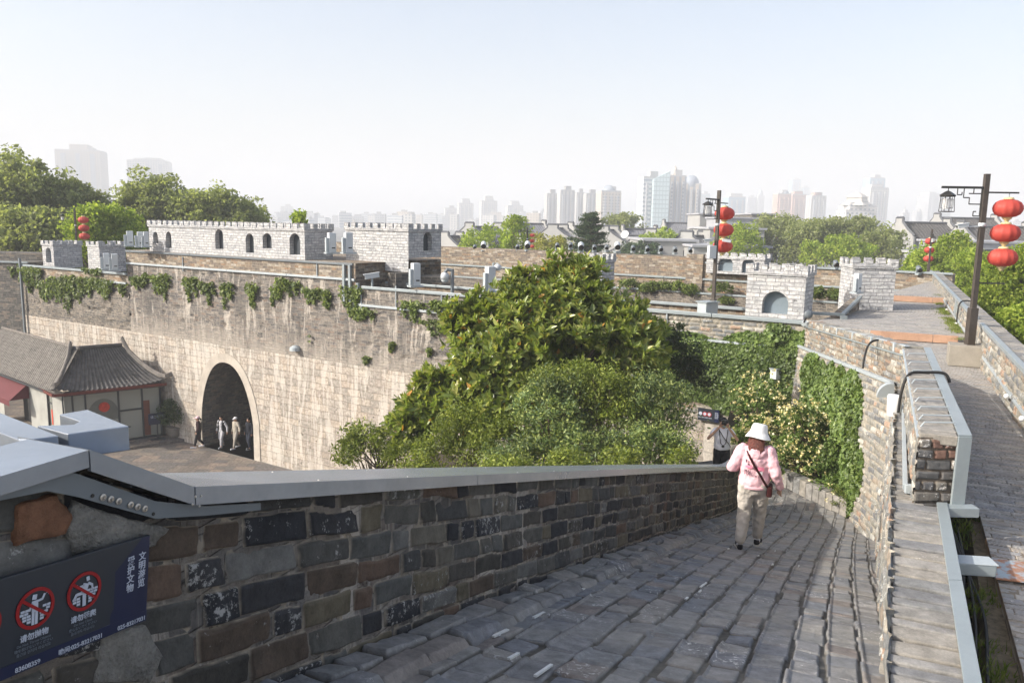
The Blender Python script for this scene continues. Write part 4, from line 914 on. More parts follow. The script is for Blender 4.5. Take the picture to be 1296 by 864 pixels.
# ------------------------------------------------------------------ white painted castle props
def castle(name,label,O,Ux,w,d,h,mer,arF=(),arS=(),group='white model castle towers on the wall',batter=.03,inner='opening',mh=.2,h_lo=0,side=1):
    """O: front corner at side; Ux along front; depth goes away from the viewer"""
    Ux=V(Ux).normalized();Nn=V((Ux.y,-Ux.x,0))                 # facing viewer
    if Nn.dot(V((O[0],O[1],0)))>0:Nn=-Nn
    t=thing(name,label,'model tower',O,group);O=V(O);hb=h-mh-.08
    mb=MB();bkl=[]
    arch_panel(mb,O-V((0,0,h_lo)),Ux,0,w,0,hb+h_lo,[(a[0],a[1],a[2]+h_lo,a[3],(2,2)) for a in arF],Nn,.25,14,MB(),bkl)
    # right side (at O+Ux*w) and left side
    Sd=-Nn
    arch_panel(mb,O+Ux*w,Sd,0,d,0,hb,[(a[0],a[1],a[2],a[3],(2,2)) for a in arS],Ux,.25,14,MB(),bkl)
    arch_panel(mb,O-Nn*d,Nn,0,d,0,hb,[],-Ux,.2)
    arch_panel(mb,O+Ux*w-Nn*d,-Ux,0,w,0,hb,[],-Nn,.2)
    mb.add([O+V((0,0,hb)),O+Ux*w+V((0,0,hb)),O+Ux*w-Nn*d+V((0,0,hb)),O-Nn*d+V((0,0,hb))],[(0,1,2,3)])
    mb.build('painted_walls',M['white_prop'],t)
    for q_ in bkl:q_.build('window_panel',M[inner],t)
    mb=MB();e=.05;mb.ob(O-Ux*e+Nn*e+V((0,0,hb)),Ux*(w+2*e),-Nn*(d+2*e),V((0,0,.08)));mb.build('cornice',M['white_prop'],t)
    zt=O.z+hb+.08
    def cren(a0_,dv,Lw,th):
        n=max(2,int(round(Lw/mer)));pw=mer*.62;st=(Lw-pw)/(n-1);lo=.03;pr=[(0,0)]
        top_=[]
        for i in range(n):top_+=[(st*i,lo),(st*i,mh),(st*i+pw,mh),(st*i+pw,lo)]
        top_[0]=(0,mh) ;top_=top_[0:1]+top_[2:]
        if abs(top_[-1][0]-Lw)<.02:top_[-1]=(Lw,0)
        else:top_.append((Lw,0))
        mb=MB();vs=[]
        # columns: build as strip of boxes sharing vertices
        xs=[0];hs=[]
        for i in range(n):
            xs.append(st*i+pw);hs.append(mh)
            if i<n-1:xs.append(st*(i+1));hs.append(lo)
        F=[];m_=len(xs)
        for x in xs:
            for z in(0,lo,mh):
                for o2 in(V((0,0,0)),th):vs.append(a0_+dv*x+o2+V((0,0,z)))
        ix=lambda i,z,o2:i*6+z*2+o2
        for i in range(m_-1):
            k=2 if hs[i]==mh else 1
            F+=[(ix(i,0,0),ix(i+1,0,0),ix(i+1,1,0),ix(i,1,0)),(ix(i,0,1),ix(i,1,1),ix(i+1,1,1),ix(i+1,0,1))]
            if k==2:F+=[(ix(i,1,0),ix(i+1,1,0),ix(i+1,2,0),ix(i,2,0)),(ix(i,1,1),ix(i,2,1),ix(i+1,2,1),ix(i+1,1,1)),(ix(i,1,0),ix(i,2,0),ix(i,2,1),ix(i,1,1)),(ix(i+1,1,0),ix(i+1,1,1),ix(i+1,2,1),ix(i+1,2,0))]
            F.append((ix(i,k,0),ix(i+1,k,0),ix(i+1,k,1),ix(i,k,1)))
        F+=[(ix(0,0,0),ix(0,1,0),ix(0,1,1),ix(0,0,1)),(ix(m_-1,0,0),ix(m_-1,0,1),ix(m_-1,1,1),ix(m_-1,1,0))]
        mb.add(vs,F);return mb.build('battlement',M['white_prop'],t)
    c0_=O-Ux*e+Nn*e;c0_.z=zt;wl=w+2*e;dl=d+2*e
    cren(c0_,Ux,wl,-Nn*.07);cren(c0_-Nn*(dl-.07),Ux,wl,-Nn*.07)
    cren(c0_-Nn*.072,-Nn,dl-.144,Ux*.07);cren(c0_+Ux*(wl-.07)-Nn*.072,-Nn,dl-.144,Ux*.07)
    return t
ux=(.842,-.539,0)
def cx(px,py,off):  # position on a line parallel to w1 at offset off
    r=ray(px,py)[0];q=K+N1*off;s=(q.x-r*q.y)/(.842+.539*r);return q-D1*s,s
zt=ZC-1.92
a_,sa=cx(190,325,-.15);b_,sb=cx(386,327,-.15);W_=(b_-a_).length;hh=lambda px,py,Y:ZC+ray(px,py)[1]*Y
fr=lambda px:(cx(px,305,-.15)[0]-a_).length
topz=hh(300,281,(a_.y+b_.y)/2)
castle('castle_facade','long low white model castle with five arched windows on top of the gate wall',(a_.x,a_.y,zt),ux,W_,1.75,topz-zt,.47,
 [(fr(197),.42,.42,.62),(fr(213.5),.45,.22,.85),(fr(277.5),.62,.30,.98) ,(fr(316),.58,.2,.92),(fr(338),.62,.45,.72),(fr(373),.70,.22,.98)],[(1.05+.0,.01,.4,.01)] if 0 else [],mh=.25,inner='dark_opening')
a_,_=cx(438,340,-1.9);b_,_=cx(517,340,-1.9);W_=(b_-a_).length;zt2=hh(555,326,b_.y+1.2);tz=hh(505,283,b_.y)
castle('castle_block','squat white model castle block behind the low parapet, one arched window in its shaded end',(a_.x,a_.y,zt2),ux,W_,2.35,tz-zt2,.42,[],[(1.35,.62,.3,.85)],mh=.25,h_lo=.62,inner='dark_opening')
# brick pier below it
mb=MB();q,_=cx(505,340,-1.6);mb.box((q.x,q.y,ZC-3.4),(.9,.7,2.1),.57+math.pi/2);mb.box((q.x+1.2,q.y+.7,ZC-3.3),(2.3,1.2,1.6),.0);o=mb.build('brick_pier',M['dark_wall']);setp(o,'dark stained brick pier under the corner of the squat white castle block','pier')
# far left two towers
for (pf,pr,ps,pb,pt,lab,ars) in ((55,69,105,338,305,'leftmost white model tower with one arched window, before the trees',[(.0,.5,.12,.85)]),(112,127,160,338,306,'white model tower second from the left, beside two light cabinets',[])):
    a_,_=cx(pf,pb,-1.2);b_,_=cx(pr,pb,-1.2);W_=(b_-a_).length;base=ZC-3.45;tz=hh(pr,pt,b_.y)
    r=ray(ps,pb)[0];d=(r*b_.y-b_.x)/(.539-r*.842)
    castle('model_tower',lab,(a_.x,a_.y,base),ux,W_,d,tz-base,.5,[(W_/2+.05,W_*.48,.35,.95)] if ars else [],[],mh=.22)
# small mini towers
a_=w1(1.85,-.02,0);base=ZC-2.86;W_=1.80
castle('model_booth','small white model booth with a grey-blue arched door on the corner of the wall',(a_.x,a_.y,base),ux,W_,1.15,hh(985,335,a_.y-.3)-base,.42,[(.92,.80,.12,.72)],[],mh=.24)
a_=atY(736,372,32.2);castle('model_tower','white model tower half hidden by the top of the magnolia tree',(a_.x,a_.y,ZC-3.6),ux,.88,1.15,hh(740,321,32)-(ZC-3.6),.36,[],[],mh=.26)
q=w2(9.2,.75,0);a_=q+D2*0
r0=ray(893,350)[0];r1=ray(966,350)[0];qq=K2+N2*.5
def cx2(px,off):
    r=ray(px,350)[0];q=K2+N2*off;s=(r*q.y-q.x)/(D2.x-r*D2.y);return q+D2*s
a_=cx2(893,.5);b_=cx2(966,.5);W_=(b_-a_).length;base=hh(960,349,b_.y)
castle('model_tower','white model castle with two dark arched windows behind the middle lamp post',(a_.x,a_.y,base),tuple(-D2),W_,1.2,hh(930,320,a_.y)-base,.5,[((cx2(917,.5)-a_).length,.85,.15,.8),((cx2(946,.5)-a_).length,.7,.1,.8)],[],mh=.24)
a_=atY(1075,403,27.6);b_=atY(1127,403,27.2);base=ZC-2.98
castle('model_tower','tall white model tower standing on the walkway, its brick pattern plain and windowless',(a_.x,a_.y,base),(1,-.12,0),1.42,1.5,hh(1100,328,27.4)-base,.42,[],[],mh=.24)
# ------------------------------------------------------------------ cabinets
def cabinet(px,pyb,Y,h,w,label,rz=.5,first=None):
    p=atY(px,pyb,Y)
    t=thing('floodlight_cabinet',label,'light cabinet',p,'grey white floodlight cabinets on the wall')
    mb=MB();mb.box(p+V((0,0,h*.5+.06)),(w*.62,w*.72,h),rz);mb.build('housing',M['cabinet'],t,bevel=.02)
    d=V((math.cos(rz),math.sin(rz),0));e=V((-d.y,d.x,0))
    mb=MB();mb.box(p-d*(w*.46)-e*(w*.12)+V((0,0,h*.38+.06)),(w*.26,w*.4,h*.72),rz);mb.build('control_box',M['grey_box'],t,bevel=.015)
    mb=MB();mb.box(p+V((0,0,.03)),(w*1.2,w*.9,.06),rz);mb.build('base_plate',M['grey_box'],t)
    mb=MB();mb.box(p-e*(w*.37)+d*(w*.05)+V((0,0,h*.3)),(w*.3,.02,h*.06),rz);mb.build('louvre',M['black'],t);return t
for px,py,Y,h,w,lab in ((165,312,42,.75,.5,'floodlight cabinet alone at the left end of the upper wall'),(178,313,41.8,.75,.45,'floodlight cabinet left of the close pair beside the long castle'),(185.5,313,41.5,.75,.4,'floodlight cabinet touching the left end of the long castle'),
    (135.5,341.5,43.6,.85,.5,'lower floodlight cabinet before the second tower, left one of two'),(146,342.5,43.2,.85,.5,'lower floodlight cabinet before the second tower, right one of two'),
    (420,321,34.8,.85,.5,'floodlight cabinet before the shaded end of the long castle'),(441,321,34.3,.85,.5,'floodlight cabinet before the squat white castle block'),
    (526,363,32.6,.92,.5,'floodlight cabinet on the parapet rail left of the white dome camera'),(620,370,30.6,.95,.5,'floodlight cabinet on the parapet rail at the left edge of the magnolia'),(1084,371.5,26.5,.62,.3,'slim floodlight cabinet in front of the tall tower on the walkway')):
    cabinet(px,py,Y,h,w,lab)
# cameras
def cam_bullet(p,rz,L,name,label,stand=True,sc_=1):
    t=thing('security_camera',label,'camera',p);d=V((math.cos(rz),math.sin(rz),-.15)).normalized();e=V((-math.sin(rz),math.cos(rz),0))
    mb=MB();up=d.cross(e)*-1
    if up.z<0:up=-up
    mb.ob(p-d*L/2-e*L*.16,d*L,e*L*.32,up*L*.30);mb.build('housing',M['cabinet'],t,bevel=.01)
    mb=MB();mb.ob(p-d*L*.55-e*L*.19+up*L*.3,d*L*1.12,e*L*.38,up*L*.05);mb.build('sunshield',M['cabinet'],t)
    mb=MB();mb.tube([p+d*L*.5+up*L*.15,p+d*L*.52+up*L*.15],L*.11,10);mb.build('lens',M['black'],t)
    if stand:
        mb=MB();mb.tube([p,p+V((0,0,-L*.7))],L*.08,8);mb.box(p+V((0,0,-L*.72)),(L*.8,L*.4,L*.06),rz);mb.build('stand',M['rail'],t)
    return t
p=atY(471,352,34);cam_bullet(p,math.pi+.35,.62,'security_camera','white box security camera on a stand at the step of the gate wall')
p=atY(563,351,31.8);t=thing('dome_camera','white dome security camera hanging from a post above the parapet rail','camera',p)
mb=MB();mb.lathe(p+V((0,0,-.22)),[(.02,0),(.12,.04),(.16,.14)],16);mb.build('dome',M['grey_box'],t,smooth=True)
mb=MB();mb.lathe(p+V((0,0,-.08)),[(.17,0),(.17,.16),(.12,.26),(.03,.3)],16);mb.build('housing',M['cabinet'],t,smooth=True)
mb=MB();mb.tube([p+V((0,0,.2)),p+V((.1,0,.32)),p+V((.3,0,.28))],.07,8);mb.tube([p+V((.3,0,.35)),p+V((.3,0,-.85))],.07,8);mb.build('post',M['rail_d'],t)
p=atY(626,337,30.8);t=thing('dome_camera','white dome security camera above the cabinet at the left edge of the magnolia','camera',p)
mb=MB();mb.lathe(p+V((.12,0,-.18)),[(.02,0),(.12,.04),(.15,.2),(.03,.28)],16);mb.build('dome',M['cabinet'],t,smooth=True)
mb=MB();mb.tube([p+V((.12,0,.1)),p+V((-.05,0,.14)),p+V((-.05,0,-1.0))],.04,8);mb.build('post',M['rail'],t)
# spotlights on the second wall
def spot(px,py,Y,big,label):
    p=atY(px,py,Y);t=thing('spotlight',label,'spotlight',p,'spotlights lined up on the second wall');s=1.15 if big else .78
    m='cabinet' if big else 'rail_d'
    mb=MB();mb.box(p+V((0,0,.05)),(.32*s,.25*s,.10),.5);mb.tube([p+V((-.14*s,0,.1)),p+V((-.14*s,0,.38*s))],.025,6);mb.tube([p+V((.14*s,0,.1)),p+V((.14*s,0,.38*s))],.025,6);mb.build('yoke',M['rail'],t)
    mb=MB();c=p+V((0,0,.42*s));R=Matrix.Rotation(.5,3,'X');mb.ell(c,(.17*s,.26*s,.17*s),12,8,R);mb.build('head',M[m],t,smooth=True)
    mb=MB();d=R@V((0,-1,0));mb.tube([c+d*.2*s,c+d*.27*s],[.14*s,.15*s],12);mb.build('lens_hood',M['black'],t)
names=['first','second','third','fourth','fifth','sixth','seventh','eighth','ninth','tenth','eleventh','twelfth','thirteenth','fourteenth','fifteenth','sixteenth','seventeenth']
for i,(px,py,big) in enumerate([(601,318,0),(612,318,1),(655,318,0),(667.5,318,1),(705,316.5,0),(722,316,0),(735,320,1),(752,319,0),(767.5,319,0),(781,320,1),(801,320,0),(819,321,0),(836,321,0),(854,322,0),(873,323,0)]):
    r=ray(px,py)[0];s=(r*K2.y-K2.x)/(D2.x-r*D2.y);q=w2(s,-.2,0)
    spot(px,ray_y:=py,q.y,big,('white' if big else 'dark')+' spotlight on the second wall top, '+names[i]+' from the left')
for px,py,Y,lab in ((1057,341,40,'dark spotlight on the wall top left of the tall walkway tower'),(1162,348,39.2,'dark spotlight on a white stand at the far end of the walkway')):
    p=atY(px,py,Y);spot(px,py,Y,0,lab)
p=atY(1013+9,398,23.4);t=thing('round_floodlight','dark round floodlight at the foot of the model booth corner','floodlight',p)
mb=MB();mb.lathe((0,0,0),[(.06,0),(.12,.03),(.13,.09),(.11,.12)],18);mb.v=[tuple(p+Matrix.Rotation(1.35,3,'X')@V(v)) for v in mb.v];mb.build('head',M['rail_d'],t,smooth=True)
mb=MB();mb.tube([p+V((0,.05,-.05)),p+V((-.05,.1,-.25))],.03,6);mb.build('yoke',M['black'],t)
p=atY(885,343,44.5);
# ------------------------------------------------------------------ lamp posts and lanterns
def lantern(p,R,name_label,first=None):
    t=thing('red_lantern',name_label,'lantern',p,'red silk lanterns hanging on the lamp posts')
    s=R
    mb=MB();pr=[(.32,-.62),(.55,-.58),(.82,-.42),(.96,-.2),(1,0),(.96,.2),(.82,.42),(.55,.58),(.32,.62)]
    mb.lathe(p,[(r*s,z*s) for r,z in pr],40,ribs=12,ra=.10);mb.build('body',M['lantern'],t,smooth=True)
    mb=MB();mb.lathe(p+V((0,0,.6*s)),[(.30*s,0),(.36*s,.05*s),(.30*s,.16*s),(.12*s,.2*s)],16);mb.build('top_collar',M['gold'],t)
    mb=MB();mb.lathe(p+V((0,0,-.95*s)),[(.10*s,0),(.16*s,.1*s),(.34*s,.28*s),(.30*s,.38*s)],16);mb.build('base_collar',M['gold'],t)
    mb=MB();mb.tube([p+V((0,0,.75*s)),p+V((0,0,1.05*s))],.03*s,5);mb.build('hanger',M['rail'],t);return t
def box_lamp(p,s,t):
    """square palace lamp hanging below p"""
    mb=MB();mb.tube([p,p+V((0,0,-.16*s))],.02*s,6);mb.lathe(p+V((0,0,-.36*s)),[(.36*s,0),(.36*s,.03*s),(.14*s,.17*s),(.03*s,.22*s)],4);
    for z in (-.38,-1.02):
        for k in range(4):
            a_=math.pi/2*k+math.pi/4;b_=a_+math.pi/2;r=.30*s if z<-1 else .30*s
            mb.tube([p+V((r*math.cos(a_),r*math.sin(a_),z*s)),p+V((r*math.cos(b_),r*math.sin(b_),z*s))],.02*s,4)
    for k in range(4):
        a_=math.pi/2*k+math.pi/4;mb.tube([p+V((.26*s*math.cos(a_),.26*s*math.sin(a_),-.36*s)),p+V((.31*s*math.cos(a_),.31*s*math.sin(a_),-1.03*s))],.016*s,4)
        b_=a_+math.pi/2
        A_=V((math.cos(a_),math.sin(a_),0))*.29*s;B_=V((math.cos(b_),math.sin(b_),0))*.29*s
        c1,c2=A_.lerp(B_,.25),A_.lerp(B_,.75)
        for q0,q1 in ((c1+V((0,0,-.5*s)),c2+V((0,0,-.5*s))),(c1+V((0,0,-.88*s)),c2+V((0,0,-.88*s))),(c1+V((0,0,-.5*s)),c1+V((0,0,-.88*s))),(c2+V((0,0,-.5*s)),c2+V((0,0,-.88*s))),(A_.lerp(B_,.5)+V((0,0,-.38*s)),A_.lerp(B_,.5)+V((0,0,-.5*s))),(A_.lerp(B_,.5)+V((0,0,-1.0*s)),A_.lerp(B_,.5)+V((0,0,-.88*s)))):
            mb.tube([p+q0,p+q1],.010*s,4)
    f=mb.build('lamp_frame',M['black'],t)
    mb=MB();mb.ob(p+V((-.13*s,-.13*s,-.9*s)),V((.26*s,0,0)),V((0,.26*s,0)),V((0,0,.42*s)));mb.build('lamp_glass',M['lampglass'],f)
def lamp_post(base,H,label,s=1,hd=0,lab2='',detail=True,R=.31,cam_=True):
    t=thing('lamp_post',label,'lamp post',base,'lamp posts with hanging lanterns');b=V(base);e=V((math.cos(hd),math.sin(hd),0))
    mb=MB();mb.box(b+V((0,0,.42*s)),(.17*s,.17*s,.84*s),hd);mb.build('post_base',M['brownblack'],t,bevel=.008)
    mb=MB();mb.box(b+V((0,0,.84*s+(H-.84*s)/2)),(.105*s,.105*s,H-.84*s),hd);mb.build('post',M['brownblack'],t,bevel=.004)
    za=H-.30*s
    mb=MB();mb.box(b-e*.47*s+V((0,0,za)),(.95*s,.05*s,.05*s),hd);mb.build('lamp_arm',M['black'],t)
    f=MB();w=.018*s
    def bb(x0,z0,x1,z1):f.tube([b-e*x0*s+V((0,0,za-z0*s)),b-e*x1*s+V((0,0,za-z1*s))],w*.7,4)
    for q in ((.08,.0,.08,.62),(.08,.36,.33,.36),(.33,.36,.33,.22),(.33,.22,.46,.22),(.46,.22,.46,0),(.08,.62,.22,.62),(.22,.62,.22,.52),(.22,.52,.16,.52),(.6,0,.6,.16),(.6,.16,.5,.16),(.5,.16,.5,.10),(.08,.13,.35,.13),(.25,.13,.25,0)):bb(*q)
    f.build('fretwork_bracket',M['black'],t)
    mb=MB();mb.box(b+e*.36*s+V((0,0,za-.10*s)),(.72*s,.035*s,.035*s),hd);mb.build('lantern_arm',M['black'],t)
    box_lamp(b-e*.80*s+V((0,0,za)),.52*s,t)
    for i in range(3):
        lantern(b+e*(.52*s)+V((0,0,za-(.42+.54*i)*s-.02)),R*s,['top','middle','bottom'][i]+' red lantern '+lab2)
    mb=MB();mb.box(b+e*.33*s+V((0,0,za-2.1*s)),(.6*s,.03*s,.03*s),hd);mb.build('lower_arm',M['black'],t)
    if cam_:
        c=b+V((0,0,H-1.12*s));mb=MB();mb.lathe(c+V((0,0,-.05)),[(.02,0),(.075,.03),(.075,.10),(.02,.12)],12);mb.build('dome_camera',M['cabinet'],t,smooth=True)
    return t
L1=pl0+V((.05,-.02,.47));lamp_post(L1,3.80,'nearest black lamp post on a stone plinth beside the outer parapet',1.0,-.05,'on the nearest lamp post at the right edge')
c=L1+V((-.45,-.05,2.62));cam_bullet(c,math.pi+.1,.26,'c','white bullet camera on the arm of the nearest lamp post',False)
mb=MB();mb.tube([c+V((.1,0,.02)),L1+V((0,0,2.66))],.015,6);mb.build('bracket',M['cabinet'],bpy.data.objects['security_camera.001'] if 'security_camera.001' in bpy.data.objects else None)
q=w1(2.9,-.9,0);r=ray(902,395)[0];s=s1(902,395);q=w1(s,-.75,0);q=q*( 1);b_=V((q.x,q.y,ZC-3.3))
r_=ray(902,392)[0];b_.x=r_*b_.y
Hm=hh(911,241,b_.y)-b_.z;lp=lamp_post(b_,Hm,'middle dark lamp post standing behind the parapet with a white control box',1.0,.9,'on the middle lamp post with the control box',R=.33)
mb=MB();mb.box(b_+V((-.17,-.12,hh(880,427-0,b_.y)*0+Hm-.0-3.75+.1)),(.26,.16,.42),.3);mb.v=[(v[0],v[1],v[2]) for v in mb.v];ob_=mb.build('control_box',M['cabinet'],lp,bevel=.01)
zc_=hh(881,427*0+ 318.5,b_.y);ob_.location.z+=zc_-(b_.z+Hm-3.65)
for sgn,l in ((-1,'left'),(1,'right')):
    c=b_+V((.30*sgn,-.1,hh(900,306,b_.y)-b_.z));cam_bullet(c,(math.pi if sgn<0 else 0)-.2*sgn,.28,'c','small white bullet camera on the '+l+' side of the middle lamp post',False)
b_=atY(98,322,56);lamp_post(b_,hh(94.5,264,56)-b_.z,'left lamp post behind the leftmost model towers',1.05,0.1,'on the left lamp post before the trees',R=.34)
b_=atY(1174,352,44);lamp_post(b_,hh(1180,290,44)-b_.z,'distant thin lamp post at the far end of the walkway',.9,1.2,'on the distant post at the walkway end',R=.30)
b_=atY(667,325,70);lamp_post(b_,hh(669,288,70)-b_.z,'far thin lamp post beyond the second wall left of the magnolia top',.9,.4,'on the far thin post beyond the second wall',R=.26)
# ------------------------------------------------------------------ gate house with tiled roofs
C0=V((-22.6,38.5,0));p1=V((.79,.61,0)).normalized();pb=V((-p1.y,p1.x,0));ze=ZC-8.85
gh=thing('tile_roof_pavilion','glass fronted pavilion under a dark curved tile roof with red eaves by the arch','building',C0)
def GP(a,b,z):return C0+p1*a+pb*b+V((0,0,z))
def roofgrid(name,f,nu,nv,mat,parent,pitch=.24,L=5,amp=.045):
    """f(s,t)->point ; s along eave 0..1, t up 0..1 ; barrel tiles run up the slope"""
    s=np.linspace(0,1,nu);t=np.linspace(0,1,nv);P=np.zeros((nu,nv,3))
    for i,a in enumerate(s):
        for j,c in enumerate(t):
            p=f(a,c);ph=(a*L/pitch)%1;hgt=amp*max(0,1-abs((ph-.5)/.27)**2)**.5 if abs(ph-.5)<.27 else 0
            stp=.018*(1-((c*12)%1));P[i,j]=(p.x,p.y,p.z+hgt+stp)
    o=grid(name,P,mat,parent,smooth=False)
    autouv(o.data);return o
zr=ZC-7.0
def mainroof(a,t):   # eave b=-.5 .. ridge
    ea,eb=-.2+5.2*a,-.25;ra,rb=.95+2.45*a,1.75
    z=ze+(zr-ze)*(t**1.35)
    k=4*(a-.5)**2;z+=.22*k*k*(1-t)**2
    return GP(ea+(ra-ea)*t,eb+(rb-eb)*t,z)
roofgrid('roof',mainroof,260,26,M['tile'],gh,.235,5.2)
def leftroof(a,t):
    e=GP(-.2-.4*a*0,-.25,0).lerp(GP(-.55,1.9,0),a);r=GP(.95,1.75,0)
    z=ze+(zr-ze)*(t**1.35)+.2*(1-a)**3*(1-t)**2;p=e.lerp(r,t);p.z=z;return p
roofgrid('roof_hip',leftroof,80,22,M['tile'],gh,.235,1.9)
def backroof(a,t):
    ea,eb=-.2+5.4*a,3.7;ra,rb=.95+2.45*a,1.75;return GP(ea+(ra-ea)*t,eb+(rb-eb)*t,ze+(zr-ze)*t)
roofgrid('roof',backroof,60,8,M['tile'],gh,.235,5.2)
mb=MB();mb.tube([GP(.95,1.75,zr+.08),GP(3.4,1.75,zr+.08)],.10,8)
mb.build('ridge',M['tile'],gh)
def rib(pts,r,nm,par):
    mb=MB()
    for off,rr in ((0,r),(.1,r*.7)):
        mb.tube([p+V((0,0,off)) for p in pts],[rr]*len(pts),8)
    return mb.build(nm,M['ridge'],par,smooth=False)
L_=[mainroof(0,1-t)+V((0,0,.10)) for t in (0,.15,.3,.45,.6,.75,.9,1.)];L_[0].z+=.25;L_[-1].z+=.12;L_[-2].z+=.02
rib(L_,.10,'hip_ridge',gh)
RR_=[mainroof(1,1-t)+V((0,0,.10)) for t in (0,.15,.3,.45,.6,.75,.9,1.)];RR_[0].z+=.3;RR_.append(GP(5.9,-.1,ze+.55));rib(RR_,.10,'hip_ridge',gh)
mb=MB();mb.ob(GP(-.25,-.33,ze-.13),p1*5.3,pb*.08,V((0,0,.14)));mb.ob(GP(-.3,-.3,ze-.12),pb*2.2-p1*.3,p1*.08,V((0,0,.13)));mb.build('eave_board',M['redwood'],gh)
# glazed front
gl=MB();gl.ob(GP(.25,.35,.25),p1*4.6,pb*.02,V((0,0,ze-.35)));g_=gl.build('shop_window',M['shopglass'],gh)
mb=MB()
for a_ in (.2,.62,1.2,2.75,3.9,4.8):mb.ob(GP(a_,.28,.1),p1*.08,pb*.10,V((0,0,ze-.2)))
mb.ob(GP(2.75,.285,1.75),p1*2.1*.55,pb*.08,V((0,0,.08)));mb.ob(GP(.2,.29,.08),p1*4.7,pb*.08,V((0,0,.14)));mb.ob(GP(2.8,.285,.85),p1*.5,pb*.08,V((0,0,.06)));mb.build('window_frame',M['frame'],g_)
# interior shapes seen behind the glass: pale wall, arch print with a red round fan, door
mb=MB();mb.ob(GP(.4,1.0,.2),p1*4.4,pb*.05,V((0,0,ze-.4)));mb.build('inner_wall',plain('pale_interior_wall',(.40,.41,.37),.9,.15,.8),gh)
mb=MB();mb.ob(GP(.25,.33,ze-.3),p1*4.7,pb*.1,V((0,0,.25)));mb.build('lintel',M['frame'],gh)
def disc(c,r,n_,mat,name,par,sz=1):
    mb=MB();e=p1;vs=[c+e*(r*math.cos(2*math.pi*k/24))+V((0,0,r*sz*math.sin(2*math.pi*k/24))) for k in range(24)]
    mb.add(vs+[v+pb*.02 for v in vs],[tuple(range(24)),tuple(range(24,48))[::-1]]+[(k,24+k,24+(k+1)%24,(k+1)%24) for k in range(24)]);return mb.build(name,mat,par)
mb=MB();vs=[GP(1.3,.333,1.4)]+[GP(2.05-.75*math.cos(math.pi*k/16),.333,1.6+.95*math.sin(math.pi*k/16)) for k in range(17)]+[GP(2.8,.333,1.4)];mb.add(vs,[tuple(range(len(vs)))]);mb.build('window_print',plain('grey_window_print',(.13,.135,.12),.6,.2,2),gh)
disc(GP(2.1,.30,2.1),.26,None,plain('red_fan_print',(.45,.05,.03),.6,.4,8),'red_window_print',gh)
mb=MB();mb.ob(GP(3.95,.30,.3),p1*.34,pb*.02,V((0,0,1.9)));mb.build('door_leaf',plain('brown_door',(.16,.06,.04),.6,.2,4),gh)
# left wing: long roof and white wall
q1=V((-.77,.64,0)).normalized();E0=GP(-.2,-.2,ze);R0=GP(.2,1.9,zr-.1)
wg=thing('tile_roof_annex','long annex with weathered tile roof, white plaster wall and maroon awning left of the pavilion','building',E0+q1*4-V((0,0,ze)))
def longroof(a,t):
    e=E0+q1*(11*a);r=V((-22.5,40.4,0))+q1*(11*a);p=e.lerp(r,t);p.z=ze+.02+(ZC-6.95-ze)*t;return p
roofgrid('roof',lambda a,t:longroof(1-a,t),420,26,M['tile_old'],wg,.22,11,.035)
def longback(a,t):
    r=V((-22.5,40.4,0))+q1*(11*a);e=r+V((.64,.77,0))*2.2;p=e.lerp(r,t);p.z=ze+(ZC-6.95-ze)*t;return p
roofgrid('roof',longback,40,6,M['tile_old'],wg,.22,11)
mb=MB()
for k in range(46):
    c=V((-22.5,40.4,ZC-6.9))+q1*(.24*k);mb.tube([c-q1*.09,c+q1*.09],.075,6)
mb.build('ridge',M['ridge'],wg)
qn=V((-q1.y,q1.x,0));qn=qn if qn.y<0 else -qn      # toward viewer
F0=E0-qn*.55;F0.z=0
mb=MB();arch_panel(mb,F0,q1,.35,10,0,ze-.02,[],qn,.2)
mb=MB();
def WP(s,z,o=0):return F0+q1*s+qn*o+V((0,0,z))
def wallq(a,b,z0,z1):mb.add([WP(a,z0),WP(b,z0),WP(b,z1),WP(a,z1)],[(0,1,2,3)])
wz=ze-.02
wallq(.3,1.8,0,wz);wallq(1.8,2.55,0,1.0);wallq(1.8,2.55,2.75,wz);wallq(2.55,4.9,0,wz);wallq(4.9,9,2.4,wz);wallq(9,10.5,0,wz)
mb.add([WP(.3,0),GP(.25,.35,0),GP(.25,.35,wz),WP(.3,wz)],[(0,1,2,3)])
mb.build('wall',M['plaster'],wg)
mb=MB();mb.ob(WP(1.8,1.0,-.1),q1*.75,-qn*.05,V((0,0,1.75)));wn=mb.build('window',M['shopglass'],wg)
mb=MB();mb.ob(WP(1.8,2.2,-.08),q1*.75,qn*.04,V((0,0,.08)));mb.ob(WP(1.8,1.0,-.05),q1*.06,qn*.05,V((0,0,1.75)));mb.ob(WP(2.49,1.0,-.05),q1*.06,qn*.05,V((0,0,1.75)));mb.build('window_frame',M['frame'],wn)
mb=MB();mb.ob(WP(2.0,1.1,-.09),q1*.25,qn*.01,V((0,0,.8)));mb.build('red_lamp',plain('red_sign',(.5,.05,.02),.6,.2,5),wn)
mb=MB();mb.ob(WP(4.9,0,-1.0),q1*4.1,-qn*.05,V((0,0,2.4)));mb.build('doorway',M['void'],wg)
mb=MB();mb.add([WP(4.9,2.9,.02),WP(9,2.9,.02),WP(9,2.1,1.0),WP(4.9,2.1,1.0),WP(4.9,1.8,1.0),WP(9,1.8,1.0),WP(4.9,2.1,.02)],[(0,3,2,1),(3,4,5,2),(0,6,3)]);mb.build('awning',M['awning'],wg)
mb=MB();mb.ob(WP(.1,ze-.1,.0+.5),q1*10,qn*.05,V((0,0,.10)));mb.build('eave_board',M['frame'],wg)
